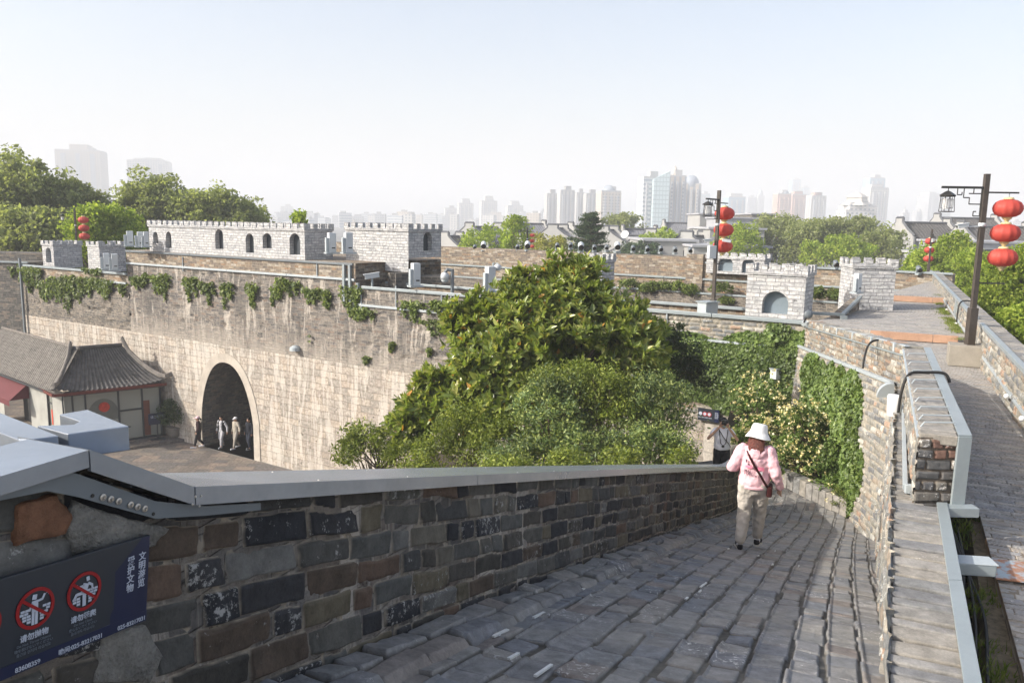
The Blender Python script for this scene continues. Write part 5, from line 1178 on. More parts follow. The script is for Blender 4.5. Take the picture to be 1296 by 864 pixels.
# garden wall with small tile cap between pavilion and gate wall
gwl=thing('yard_wall','plastered yard wall with a small tile cap between pavilion and gate wall','wall',GP(5,.4,0))
e0=GP(4.9,.5,0);e1=w1(36.6,.05,0);dd=(e1-e0)
mb=MB();mb.ob(e0,dd,pb*.25,V((0,0,2.9)));mb.build('wall',M['rough_wall'] if 0 else plain('stained_wall_plaster',(.17,.165,.145),.9,.25,1.5),gwl)
mb=MB();mb.ob(e0-pb*.25+V((0,0,2.75)),dd,pb*.75,V((0,0,.1)))
n=9
for k in range(n):
    a_=e0+dd*((k+.5)/n)-pb*.3+V((0,0,2.86));mb.tube([a_,a_+pb*.4+V((0,0,.22))],.085,6)
    a_=e0+dd*(.08+.62*(k+.5)/n)-pb*.28+V((0,0,1.95));mb.tube([a_,a_+pb*.25+V((0,0,.2))],.075,6)
mb.build('tile_cap',M['tile'],gwl)
# raised pavement in front
mb=MB();mb.prism([GP(-3,-1.2,0)[:2],GP(6.0,-1.0,0)[:2],GP(6.2,.6,0)[:2],GP(-3,.6,0)[:2]],0,.14);o=mb.build('pavement',M['court']);o['kind']='structure'
# potted shrub
p=atZ(222,552,.14);pt=thing('potted_shrub','round dark green shrub in a pot against the yard wall left of the arch','plant',p)
mb=MB();mb.lathe(p,[(.25,0),(.38,.1),(.45,.5),(.48,.55),(.40,.56)],20);mb.build('pot',M['ridge'],pt,smooth=True)
P,Kk=clumps(p+V((0,0,1.25)),(.85,.85,.8),90,80,.3,3,.3);leaves('foliage',P,.09,leaf_mat('pot_shrub_leaves',[(.02,.04,.012),(.04,.07,.02),(.07,.11,.03)],.2),pt,None,.5,2)
mb=MB();limbs(mb,p+V((0,0,.5)),p+V((0,0,1.5)),Kk,.05,3,6);mb.build('stem',M['bark'],pt)
# floor sign stand
p=atZ(200,556,.14);t=thing('floor_sign','dark standing sign with pale lettering on the pavement before the yard wall','sign',p);hd_=math.atan2(p1.y,p1.x)
mb=MB();mb.box(p+V((0,0,1.15)),(.85,.05,.6),hd_);mb.build('panel',SGM['nv'],t)
mb=MB();mb.box(p+V((0,0,.45)),(.06,.05,.9),hd_);mb.box(p+V((0,0,.03)),(.7,.35,.05),hd_);mb.build('stand',M['frame'],t)
o=text('请勿攀爬',0,0,.17,SGM['wh'],t,al='CENTER');o.rotation_euler=(math.pi/2,0,hd_);o.location=V((0,0,1.2))-pb*.035
# ------------------------------------------------------------------ far notice board on gate wall behind the photographer
ps=atY(898,526,1)
s=s1(898,526);q=w1(s,.10,0);zc=ZC+ray(898,525)[1]*q.y
t=thing('notice_board','small distant notice board with three round symbols on the wall behind the photographer','sign',(q.x,q.y,zc))
Wb,Hb=.72,.42
mb=MB();mb.ob(q-D1*(Wb/2)+V((0,0,zc-Hb/2)),D1*Wb,N1*.03,V((0,0,Hb)));mb.build('board',SGM['bd'],t)
mb=MB();mb.ob(q+D1*(Wb*.30)+N1*.031+V((0,0,zc-Hb/2)),D1*(Wb*.2),N1*.004,V((0,0,Hb)));mb.build('navy_panel',SGM['nv'],t)
def disc2(c,r,mat,nm,r2=0):
    mb=MB();n=20
    vs=[c+D1*(r*math.cos(2*math.pi*k/n))+V((0,0,r*math.sin(2*math.pi*k/n))) for k in range(n)]
    if r2:
        vs+=[c+D1*(r2*math.cos(2*math.pi*k/n))+V((0,0,r2*math.sin(2*math.pi*k/n))) for k in range(n)];mb.add(vs,[(k,(k+1)%n,n+(k+1)%n,n+k) for k in range(n)])
    else:mb.add(vs,[tuple(range(n))])
    return mb.build(nm,mat,t)
for k,x in enumerate((-.27,-.12,.03)):
    c=q+D1*(x*1.0)+N1*.033+V((0,0,zc+.03));disc2(c,.06,SGM['wh'],'pictogram')
    if k:disc2(c+N1*.002,.075,plain('far_red',(.35,.03,.03),.5,.05),'prohibition_ring',.052)
    tx=text(['请勿吸烟','请勿抛物','请勿攀爬'][k],0,0,.045,SGM['wh'],t,al='CENTER');tx.rotation_euler=(math.pi/2,0,math.atan2(D1.y,D1.x));tx.location=(c+N1*.004+V((0,0,-.14)))-ORG[t.name]
for k,x in enumerate((.25,.31)):
    tx=text('爱\n护\n文\n物' if k==0 else '文\n明\n游\n览',0,0,.06,SGM['wh'],t,al='CENTER',sp=.9);tx.rotation_euler=(math.pi/2,0,math.atan2(D1.y,D1.x));tx.location=(q+D1*x+N1*.037+V((0,0,zc+.08)))-ORG[t.name]
# kerb of planter at foot of the ramp
kb=[V((7.25,16.0)),V((6.75,17.4)),V((6.3,18.6)),V((5.9,20.2)),V((5.7,20.9))]
kt=thing('planter_kerb','low brick kerb edging the flower bushes at the foot of the ramp','kerb',(6.5,18,5.9))
co=MB()
for a_,b_ in zip(kb,kb[1:]):
    d=(b_-a_);n=max(1,int(d.length/.2));k=d.normalized()
    for i in range(n):
        c=a_+d*((i+.5)/n);co.box((c.x,c.y,6.12+.012*math.sin(i*2.1)),(d.length/n-.012,.30,.36),math.atan2(k.y,k.x))
coping_obj('brickwork',co,kt,M['cope'])
mb=MB();mb.prism([(7.3,16.0),(6.85,17.5),(6.4,18.8),(6.0,20.3),(5.8,21.1),(7.0,24.6),(9.1,24.4),(8.4,20)],5.5,6.16);o=mb.build('flower_bed',M['soil']);o['kind']='structure'
# pieces of rubble wall behind the man : retaining step
sbp=atY(933,570,20.5);mb=MB();mb.box((sbp.x,sbp.y,sbp.z-.1),(.45,.4,.5),-.5);o=mb.build('stone_block',M['concrete'],bevel=.03);setp(o,'pale squared stone block to the right of the photographer','block')
# ------------------------------------------------------------------ people
def remesh(o,vox,sm=3,disp=0,noise=.12):
    m=o.modifiers.new('Remesh','REMESH');m.mode='VOXEL';m.voxel_size=vox;m.use_smooth_shade=True
    m=o.modifiers.new('Smooth','SMOOTH');m.factor=.5;m.iterations=sm
    if disp:
        tx=bpy.data.textures.new('folds','CLOUDS');tx.noise_scale=noise;tx.noise_depth=2
        d=o.modifiers.new('Folds','DISPLACE');d.texture=tx;d.strength=disp;d.mid_level=.5
def limb(mb,pts,r,seg=12,flat=1.0):
    pts=[V(p) for p in pts];mb.tube(pts,r,seg,True,flat)
    for p,q in zip(pts,r):mb.ell(p,(q,q*flat if flat<1 else q,q),12,8)
def hand(mb,w,d,side,curl=.6,s=1.):
    """w wrist, d direction of the hand, side: thumb direction"""
    w=V(w);d=V(d).normalized();t=V(side);t=(t-d*t.dot(d)).normalized();n=d.cross(t)
    mb.ell(w+d*.045*s,(.018*s,.018*s,.018*s),8,6)
    # palm: box-like ellipsoid made of three fingers' roots
    for k in range(4):
        o_=(1.5-k)*.019*s;L=[.070,.078,.073,.058][k]*s
        a=w+t*o_*.6;b=w+d*.085*s+t*o_
        c1=b+(d*math.cos(curl*.6)+n*math.sin(curl*.6))*L*.45;c2=c1+(d*math.cos(curl*1.3)+n*math.sin(curl*1.3))*L*.33;c3=c2+(d*math.cos(curl*1.9)+n*math.sin(curl*1.9))*L*.25
        mb.tube([a,b,c1,c2,c3],[.013*s,.0125*s,.0092*s,.0082*s,.0068*s],8)
    a=w+d*.02*s+t*.018*s;b=a+(d*.6+t*.8).normalized()*.042*s;c=b+(d*.85+t*.4).normalized()*.034*s
    mb.tube([a,b,c],[.013*s,.0105*s,.008*s],8)
def person(name,label,loc,face,J,col,opt={},vox=.012,group=None):
    t=thing(name,label,'person',loc,group);L=V(loc)
    c_,s_=math.cos(face-math.pi/2),math.sin(face-math.pi/2);S=opt.get('scale',1)
    def W(p):p=V(p)*S;return V((L.x+c_*p.x-s_*p.y,L.y+s_*p.x+c_*p.y,L.z+p.z))
    def T(mb):mb.v=[tuple(W(v)) for v in mb.v];return mb
    D=dict(pel=(0,0,.94),wst=(0,0,1.08),chs=(0,0,1.27),nk=(0,0,1.42),hd=(0,.02,1.56),
      ls=(-.17,0,1.37),le=(-.25,-.03,1.10),lw=(-.26,.06,.87),rs=(.17,0,1.37),re=(.25,-.03,1.10),rw=(.26,.06,.87),
      lh=(-.09,0,.92),lk=(-.10,.02,.50),la=(-.10,0,.09),rh=(.09,0,.92),rk=(.10,.02,.50),ra=(.10,0,.09),
      lf=(-.10,.15,.03),rf=(.10,.15,.03),lhd=(0,.1,-1),rhd=(0,.1,-1),lt=(.2,1,0),rt=(-.2,1,0),curl=.6);D.update(J)
    g=lambda k:V(D[k])
    hd=g('hd');Rh=Euler(opt.get('head',(0,0,0))).to_matrix()
    H=lambda x,y,z:hd+Rh@V((x,y,z))
    mb=MB();mb.ell(hd,(.073,.09,.108),18,14,Rh);mb.ell(H(0,.03,-.055),(.052,.062,.058),14,10,Rh);mb.tube([H(0,.085,.01),H(0,.112,-.022),H(0,.088,-.03)],[.008,.014,.010],8)
    for sx in(-1,1):mb.ell(H(.073*sx,-.005,-.005),(.010,.02,.030),8,8,Rh);mb.ell(H(.03*sx,.076,.03),(.020,.012,.008),8,6,Rh)
    mb.ell(H(0,.088,-.052),(.022,.010,.007),8,6,Rh)
    limb(mb,[g('nk')+V((0,-.01,-.06)),hd+V((0,-.015,-.05))],[.056,.052])
    limb(mb,[g('pel'),g('wst'),g('chs'),g('nk')+V((0,0,-.04))],[.105,.10,.115,.06],14)
    for a in'lr':
        limb(mb,[g('chs')+V((0,0,.07)),g(a+'s')],[.07,.052]);limb(mb,[g(a+'s'),g(a+'e'),g(a+'w')],[.046,.036,.026])
        hand(mb,g(a+'w'),g(a+'hd'),g(a+'t'),D['curl'])
        limb(mb,[g(a+'h'),g(a+'k'),g(a+'a')],[.075,.05,.034]);limb(mb,[g(a+'a')+V((0,-.02,-.03)),g(a+'f')],[.034,.03])
    b=T(mb).build('body',M['skin'],t,uv=False);remesh(b,vox*.6,2)
    # eyes
    if opt.get('eyes',1):
        mb=MB()
        for sx in(-1,1):mb.ell(H(.03*sx,.083,.018),(.012,.006,.006),8,6,Rh)
        T(mb).build('eyes',M['black'],b,uv=False)
    # trousers
    mb=MB();w=opt.get('hip',.155);limb(mb,[g('pel')+V((0,0,.06)),g('pel')+V((0,0,-.05))],[w*.88,w],16,.78)
    kr=opt.get('leg',(.105,.082,.062))
    for a in'lr':
        ank=g(a+'a')+V((0,0,.06));m1=g(a+'h').lerp(g(a+'k'),.5);m2=g(a+'k').lerp(ank,.45)
        limb(mb,[g(a+'h')+V((0,0,-.02)),m1,g(a+'k'),m2,ank],[kr[0],(kr[0]+kr[1])/2+.004,kr[1],(kr[1]+kr[2])/2+.006,kr[2]],14)
    o=T(mb).build('trousers',col['legs'],t,uv=False);remesh(o,vox,3,opt.get('fold',.02),.07)
    # top
    mb=MB();wc=opt.get('chest',.19);hem=opt.get('hem',.86)
    pts=[V((0,0,hem)),V((0,0,hem+.06)),g('wst'),g('chs'),g('chs')+V((0,0,.10))];pts[0]+=g('pel')*V((1,1,0)).x*0
    off=g('pel');pts[0]=V((off.x,off.y,hem));pts[1]=V((off.x,off.y,hem+.07))
    mb.tube(pts,[wc*.90,wc*1.0,wc*.93,wc*1.0,wc*.72],20,True,.70)
    mb.ell(g('chs')+V((0,0,.06)),(wc*.93,wc*.62,.12),18,10);limb(mb,[g('nk')+V((0,0,-.05)),g('nk')+V((0,0,-.015))],[.085,.062])
    sl=opt.get('sleeve',1.0);sr=opt.get('sr',(.075,.062,.05))
    for a in'lr':
        s0,e0,w0=g(a+'s'),g(a+'e'),g(a+'w')
        if sl>=1:limb(mb,[s0+V((0,0,-.01)),s0.lerp(e0,.5),e0,e0.lerp(w0,.5),e0.lerp(w0,.93)],[sr[0],(sr[0]+sr[1])/2,sr[1],sr[2]+.008,sr[2]])
        else:limb(mb,[s0+V((0,0,-.01)),s0.lerp(e0,sl)],[sr[0],sr[1]])
        mb.ell(s0+V((0,0,-.01)),(.075,.07,.07),12,8)
    o=T(mb).build(opt.get('topname','shirt'),col['top'],t,uv=False);remesh(o,vox,3,opt.get('fold',.02)*1.1,.085);top_=o
    # shoes
    for a in'lr':
        f=g(a+'f');an=g(a+'a');d=(f-an);d.z=0;d=d.normalized() if d.length>1e-3 else V((0,1,0));pit=(f.z-(an.z-.06))
        mb=MB();h=V((an.x,an.y,an.z-.055))-d*.035;toe=h+d*.235;toe.z=f.z
        for q,r in ((h,.040),(h.lerp(toe,.35),.040),(h.lerp(toe,.75),.044),(toe,.036)):mb.ell(q+V((0,0,.012)),(r,r,.034),10,8)
        mb.tube([h+V((0,0,.01)),h.lerp(toe,.4)+V((0,0,.012)),h.lerp(toe,.75)+V((0,0,.008)),toe],[.038,.039,.043,.034],12,True,.8);mb.tube([h+V((0,0,0)),h+V((0,0,.055))],[.038,.036],12)
        o=T(mb).build('shoe',col['shoe'],t,uv=False);remesh(o,vox*.7,2)
        mb=MB();k=V((-d.y,d.x,0));q=[(h-d*.035+k*.03),(h+d*.09+k*.037),(toe-d*.03+k*.045),(toe+d*.035+k*.015),(toe+d*.035-k*.015),(toe-d*.03-k*.045),(h+d*.09-k*.037),(h-d*.035-k*.03)]
        n=8;mb.add([p+V((0,0,-.028)) for p in q]+[p+V((0,0,-.008)) for p in q],[tuple(range(8))[::-1],tuple(range(8,16))]+[(i,(i+1)%8,8+(i+1)%8,8+i) for i in range(8)])
        T(mb).build('sole',col.get('sole',M['cabinet']),o,uv=False)
        if 'sock' in col:
            mb=MB();mb.tube([an+V((0,0,-.02)),an+V((0,0,.025))],[.042,.040],12);T(mb).build('sock',col['sock'],t,uv=False)
    # hair
    hm=opt.get('hair','short');mb=MB()
    if hm=='short':mb.ell(H(0,-.015,.025),(.083,.096,.098),16,12,Rh);mb.ell(H(0,.04,.07),(.06,.05,.04),12,8,Rh)
    elif hm=='tail':mb.ell(H(0,-.015,.02),(.084,.098,.100),16,12,Rh);mb.tube([H(0,-.10,.0),H(0,-.17,-.05),H(.01,-.17,-.16)],[.035,.045,.02],10)
    else:
        mb.ell(H(0,-.025,.01),(.090,.098,.105),16,12,Rh)
        rgn=random.Random(4)
        for k in range(30):
            a_=math.pi*(1.08+.84*k/29) if 1 else 0
            x,y=.085*math.cos(a_),.085*math.sin(a_)
            L_=rgn.uniform(.10,.19)
            mb.tube([H(x*.8,y*.9,.03),H(x*1.12,y*1.1,-.07),H(x*(1.25+rgn.uniform(-.1,.2)),y*1.25-.01,-.07-L_*.6),H(x*(1.05+rgn.uniform(-.3,.5)),y*1.1-.02,-.06-L_)],[.03,.028,.024,.006],6)
    o=T(mb).build('hair',col['hair'],t,uv=False);remesh(o,vox*.6,1,.008,.03)
    # hat
    ht=opt.get('hat')
    if ht=='bucket':
        mb=MB();n=28;pr=[(.095,.138),(.108,.085),(.115,.035),(.143,-.0),(.168,-.04),(.170,-.048),(.162,-.041),(.11,.02)];vs=[]
        Hh=lambda r,z,a_:H(r*.96*math.cos(a_),r*1.05*math.sin(a_)-.01,z+.03+(.006*math.sin(3*a_) if r>.15 else 0))
        vs=[Hh(.001,.150,0)]+[Hh(r,z,2*math.pi*k/n) for r,z in [(.077,.148)]+pr for k in range(n)]
        m_=len(pr)+1;fs=[(0,1+k,1+(k+1)%n) for k in range(n)]+[(1+i*n+k,1+(i+1)*n+k,1+(i+1)*n+(k+1)%n,1+i*n+(k+1)%n) for i in range(m_-1) for k in range(n)]
        mb.add(vs,fs);o=T(mb).build('bucket_hat',col['hat'],t,uv=False,smooth=True);sd=o.modifiers.new('s','SUBSURF');sd.levels=1;sd.render_levels=2
        tx=bpy.data.textures.new('hatfold','CLOUDS');tx.noise_scale=.06;dd=o.modifiers.new('d','DISPLACE');dd.texture=tx;dd.strength=.008
        mb=MB();mb.tube([Hh(.1175,.035,2*math.pi*k/n) for k in range(n+1)],.004,5);T(mb).build('hat_seam',col['hat'],o,uv=False)
    elif ht=='cap':
        mb=MB();mb.ell(H(0,-.01,.045),(.093,.108,.085),16,10,Rh);mb.ell(H(0,.12,.03),(.065,.08,.012),12,8,Rh);o=T(mb).build('cap',col['hat'],t,uv=False);remesh(o,vox*.7,1)
    return t,W,T,H,g
def cloth(n,c,v=.08):return plain(n,c,.9,v,9,.15,bs=.3,bd=.004)
pinkm=cloth('pink_hoodie',(.72,.45,.49),.06);beige=cloth('beige_joggers',(.44,.405,.36),.08)
hairm=plain('auburn_hair',(.11,.028,.018),.45,.5,40,.5,bs=.8,bd=.01);blk=cloth('black_cloth',(.02,.02,.023));wht=cloth('white_cloth',(.70,.70,.72),.05);hairb=plain('black_hair',(.015,.012,.012),.45,.3,30)
# woman in the pink hoodie
r=ray(945,690);Yp=10.05;lx=.3175*Yp;loc=V((.325*Yp,Yp+.12,float(zf(.325*Yp,Yp+.12))))
fa=math.atan2(1,.42)
t,W,T,H,g=person('person','person in pink hoodie, beige joggers and white bucket hat walking down the ramp',loc,fa+.06,
 dict(lk=(-.10,.01,.50),la=(-.125,-.15,.11),lf=(-.15,-.01,.04),rk=(.095,.15,.51),ra=(.085,.20,.07),rf=(.11,.36,-.03),
      le=(-.285,-.04,1.12),lw=(-.22,.17,1.06),lhd=(.5,.8,.1),lt=(0,.2,1),re=(.27,-.05,1.09),rw=(.335,.08,.87),rhd=(-.1,.25,-1),rt=(-.6,.6,0),hd=(.02,.035,1.545),curl=.7),
 dict(top=pinkm,legs=beige,shoe=blk,hair=hairm,hat=cloth('white_hat',(.78,.78,.77),.04),sock=wht,sole=cloth('off_white_sole',(.5,.48,.42))),
 dict(hair='long',hat='bucket',hem=.865,topname='hoodie',head=(-.25,0,-.45),chest=.20,sr=(.088,.074,.052),leg=(.112,.088,.066),hip=.165,eyes=0,fold=.035,scale=1.0),vox=.011)
mb=MB()   # hood lying on the back
for k in range(15):
    a_=math.pi*(k/14);mb.ell((.105*math.cos(a_),-.055-.045*math.sin(a_),1.40-.085*math.sin(a_)),(.042,.045,.045),10,8)
mb.ell((0,-.115,1.335),(.085,.035,.075),14,10);mb.ell((.0,-.10,1.39),(.08,.04,.05),14,10);o=T(mb).build('hood',pinkm,bpy.data.objects['hoodie'],uv=False);remesh(o,.009,3,.02,.05)
mb=MB();mb.tube([(0,0,.86),(0,0,.905)],[.188,.192],28,True,.74);o=T(mb).build('hem_band',pinkm,bpy.data.objects['hoodie'],uv=False);remesh(o,.01,1)
brn=cloth('dark_red_strap',(.045,.012,.012));mb=MB()
pts=[(-.115,-.02,1.43),(-.10,-.105,1.38),(-.06,-.152,1.30),(.0,-.165,1.20),(.07,-.158,1.10),(.125,-.13,1.0),(.165,-.09,.93),(.185,-.02,.87)]
mb.tube(pts,[.017]*8,8,True,.35);st_=T(mb).build('bag_strap',brn,None,uv=False);setp(st_,'dark red bag strap worn across the back of the pink hoodie','strap')
mb=MB();mb.box((.205,.02,.84),(.07,.20,.15),0);o=T(mb).build('shoulder_bag',brn,None,bevel=.02,uv=False);setp(o,'small dark bag at the right hip of the person in pink','bag')
bm_=bpy.data.objects.new('x',None)
# print on the back of the hoodie
inkd=cloth('print_dark',(.10,.06,.08));inkp=cloth('print_pink',(.75,.22,.32));inkw=cloth('print_white',(.7,.66,.66))
def backpt(x,z):
    y=-.150*math.sqrt(max(0,1-(x/.215)**2))-.012;return W((x,y,z))
def bquad(x0,z0,x1,z1,mat,nm,slant=0):
    mb=MB();n=5;vs=[]
    for i in range(n+1):
        for z,k in ((z0,0),(z1,1)):
            x=x0+(x1-x0)*i/n+slant*k;vs.append(backpt(x,z))
    mb.add(vs,[(2*i,2*i+1,2*i+3,2*i+2) for i in range(n)]);return mb.build(nm,mat,bpy.data.objects['hoodie'],uv=False)
hp=MB()
for q in ((-.115,1.235,-.095,1.275),(-.09,1.20,-.06,1.222)):bquad(*q,inkd,'back_print')
bquad(-.115,1.165,-.03,1.195,inkp,'back_print');bquad(.05,1.14,.125,1.19,inkp,'back_print',-.01);bquad(.03,1.085,.105,1.13,inkw,'back_print');bquad(.02,1.13,.09,1.14,inkd,'back_print');bquad(.015,1.055,.04,1.07,inkd,'back_print')
for r_,s in ((1.105,'M A I'),(1.07,'P U B L')):
    tx=bpy.data.curves.new('back_lettering','FONT');tx.body=s.replace(' ','');tx.size=.052;tx.offset=.001;tx.materials.append(inkd);o=bpy.data.objects.new('back_lettering',tx);COL.objects.link(o)
    o.parent=bpy.data.objects['hoodie'];p_=backpt(-.125,r_);pr=backpt(-.02,r_);pm=backpt(-.07,r_);dx_=(pr-p_).normalized();nn=dx_.cross(V((0,0,1)));o.matrix_world=Matrix(((dx_.x,0,nn.x,p_.x+nn.x*.006-loc.x),(dx_.y,0,nn.y,p_.y+nn.y*.006-loc.y),(0,1,0,p_.z-loc.z),(0,0,0,1)))
# photographer
Ym=18.3;xm,zm=ray(914,573);loc=V((.2765*Ym,Ym,ZC-6.24))
fm=math.atan2(-1,-.15)
t,W,T,H,g=person('person','person in white t-shirt and face mask holding a camera to the eyes',loc,fm,
 dict(le=(-.33,.10,1.20),lw=(-.085,.17,1.52),lhd=(.25,.5,.8),lt=(.8,0,-.2),re=(.33,.10,1.20),rw=(.085,.17,1.52),rhd=(-.25,.5,.8),rt=(-.8,0,-.2),hd=(0,.03,1.57),curl=1.1),
 dict(top=cloth('white_tshirt',(.80,.80,.86),.05),legs=blk,shoe=blk,hair=hairb,hat=blk),dict(sleeve=.42,hat='cap',hem=.93,topname='tshirt',chest=.195,scale=1.02),vox=.014)
mb=MB();mb.ell(H(0,.07,-.045),(.058,.05,.05),14,10);o=T(mb).build('face_mask',cloth('pale_blue_mask',(.5,.62,.62)),t,uv=False)
mb=MB();mb.box(g('hd')+V((0,.17,.055)),(.14,.07,.10));mb.tube([g('hd')+V((0,.2,.05)),g('hd')+V((0,.29,.05))],[.04,.042],14);cam_o=T(mb).build('photo_camera',M['black'],None,uv=False,bevel=.006);setp(cam_o,'black photo camera held up in front of the masked face','camera')
mb=MB();mb.tube([(-.10,.10,1.43),(-.085,.16,1.3),(-.06,.175,1.12),(0,.185,1.06),(.06,.175,1.12),(.085,.16,1.3),(.10,.10,1.43)],.009,6);mb.ell((0,.19,1.05),(.035,.02,.03),8,6);mb.tube([(.10,.09,1.42),(0,.165,1.26),(-.12,.15,1.12),(-.19,.05,1.0)],[.016]*4,6,True,.4);o=T(mb).build('neck_strap',M['black'],None,uv=False);setp(o,'thin black straps crossing the chest of the photographer','strap')
# courtyard people
wht_shade=cloth('white_cloth_painted_shade',(.42,.42,.44),.08)  # white cloth darkened, the arch's shade is painted into its colour
def simple(px,py,face,label,J,col,opt,off=None):
    p=atZ(px,py,.01)
    if off is not None:
        p,_s=cx(px,py,off);p=V((p.x,p.y,.01))
    return person('person',label,p,face,J,col,opt,vox=.018)
W_=lambda a,b:dict(lk=(-.09,.10+a,.50),la=(-.09,.20*b,.09),lf=(-.09,.34*b,.04),rk=(.09,.05,.49),ra=(.09,-.20*b,.12),rf=(.09,-.08*b,.05))
simple(252,566,math.radians(200),'person in long dark dress and pink cap walking outside the arch',{**W_(.02,1),'lw':(-.26,.10,.9),'rw':(.24,-.06,.88)},dict(top=cloth('dark_brown_dress',(.03,.015,.018)),legs=blk,shoe=wht,hair=hairb,hat=cloth('pink_cap',(.75,.52,.55))),dict(hair='tail',hat='cap',hem=.45,topname='dress',chest=.17,leg=(.09,.075,.06)))
simple(281,554,math.radians(250),'person in white trousers and open black jacket leaving the arch',{**W_(.05,.9),'le':(-.33,-.03,1.12),'lw':(-.40,.05,.88),'re':(.27,-.03,1.1)},dict(top=wht_shade,legs=wht_shade,shoe=wht_shade,hair=hairb),dict(hem=.84,topname='tshirt',chest=.165),off=-.5)
t=[o for o in bpy.data.objects if o.get('label','').startswith('person in white trousers')][0]
p=ORG[t.name];f_=math.radians(250)-math.pi/2
mb=MB();
for sx in(-1,1):
    mb.tube([(.10*sx,.02,.80),(.115*sx,.02,1.05),(.12*sx,.01,1.3),(.09*sx,0,1.42)],[.09,.095,.10,.06],12,True,.95);mb.tube([(.17*sx,0,1.37),(.29*sx if sx<0 else .26,-.03,1.11),(.36*sx if sx<0 else .27,.04,.93)],[.075,.06,.05],10)
mb.tube([(0,-.07,.80),(0,-.07,1.1),(0,-.06,1.38)],[.11,.12,.08],14,True,.6)
mb.v=[(p.x+math.cos(f_)*v[0]-math.sin(f_)*v[1],p.y+math.sin(f_)*v[0]+math.cos(f_)*v[1],p.z+v[2]) for v in mb.v];o=mb.build('jacket',blk,t,uv=False);remesh(o,.014,2)
simple(299,550,math.radians(235),'person in beige jacket and trousers with a brown bag inside the arch',{**W_(.04,1.1),'le':(-.32,0,1.13),'lw':(-.44,.10,.98)},dict(top=cloth('cream_jacket',(.33,.30,.25)),legs=cloth('cream_trousers',(.30,.275,.24)),shoe=wht,hair=hairb,hat=wht),dict(hat='cap',hem=.82,topname='jacket',chest=.19,sr=(.085,.07,.055)),off=-.8)  # cream cloth darkened too, with the arch's shade in its colour
simple(315.5,549,math.radians(240),'person in dark clothes at the right edge inside the arch',{**W_(.02,.4)},dict(top=cloth('navy_coat',(.02,.022,.03)),legs=cloth('dark_jeans',(.03,.035,.05)),shoe=blk,hair=hairb),dict(hem=.78,topname='coat',chest=.19),off=-1.1)
# ------------------------------------------------------------------ vegetation
# magnolia
def rosettes(P,K_,n,size,seed):
    """group leaves in whorls: returns positions and normals"""
    rg=np.random.RandomState(seed);c=P[rg.choice(len(P),n,replace=False)]
    return c
def whorls(name,C,outc,k,size,mat,parent,seed,aspect=.38):
    """k leaves radiating from each twig end in C"""
    rg=np.random.RandomState(seed);n=len(C);ax=C-np.array(outc);ax/=np.linalg.norm(ax,axis=1)[:,None];ax[:,2]+=.5;ax+=.45*rg.randn(n,3);ax/=np.linalg.norm(ax,axis=1)[:,None]
    r=rg.randn(n,3);e1=np.cross(ax,r);e1/=np.linalg.norm(e1,axis=1)[:,None];e2=np.cross(ax,e1)
    th=(np.arange(k)*2.4)[None,:]+rg.rand(n,1)*6.28+.3*rg.randn(n,k);op=.35+.75*rg.rand(n,k)   # opening angle
    rad=np.cos(th)[...,None]*e1[:,None]+np.sin(th)[...,None]*e2[:,None]
    d=rad*np.sin(op)[...,None]+ax[:,None]*np.cos(op)[...,None]
    nrm=ax[:,None]*np.sin(op)[...,None]-rad*np.cos(op)[...,None]
    s=(size*(1+.3*rg.randn(n,k)).clip(.4,1.7))[...,None]
    b=np.cross(nrm,d);o_=C[:,None]-(np.array(ORG[parent.name]) if parent is not None else 0)
    base=o_+d*s*.06;tip=o_+d*s*1.05-nrm*s*.10;m=o_+d*s*.58;l=m+b*s*aspect*.5+nrm*s*.07;r2=m-b*s*aspect*.5+nrm*s*.07
    l0=o_+d*s*.3+b*s*aspect*.36+nrm*s*.04;r0=o_+d*s*.3-b*s*aspect*.36+nrm*s*.04;l3=o_+d*s*.85+b*s*aspect*.3;r3=o_+d*s*.85-b*s*aspect*.3
    Vx=np.stack([base,l0,l,l3,tip,r3,r2,r0],2).reshape(-1,3);N=n*k
    q=(np.arange(N)*8)[:,None]+np.array([0,1,2,3,4,5,6,7])[None]
    fs=np.stack([q[:,0],q[:,4],q[:,3],q[:,2],q[:,1],q[:,0],q[:,7],q[:,6],q[:,5],q[:,4]],1).reshape(-1)
    me=bpy.data.meshes.new(name);me.vertices.add(8*N);me.vertices.foreach_set('co',Vx.ravel());me.loops.add(10*N);me.loops.foreach_set('vertex_index',fs)
    me.polygons.add(2*N);me.polygons.foreach_set('loop_start',np.arange(0,10*N,5));me.polygons.foreach_set('loop_total',np.full(2*N,5));me.update(calc_edges=True)
    at=me.attributes.new('lr','FLOAT','POINT');at.data.foreach_set('value',np.repeat(rg.rand(N),8));return link(name,me,mat,parent)
mc=V((atY(712,400,21.3).x,21.3,0));mt=thing('magnolia_tree','large glossy-leaved magnolia tree with bronze leaf undersides in front of the gate wall','tree',(mc.x,mc.y,2.5))
Pl=[];Kl=[]
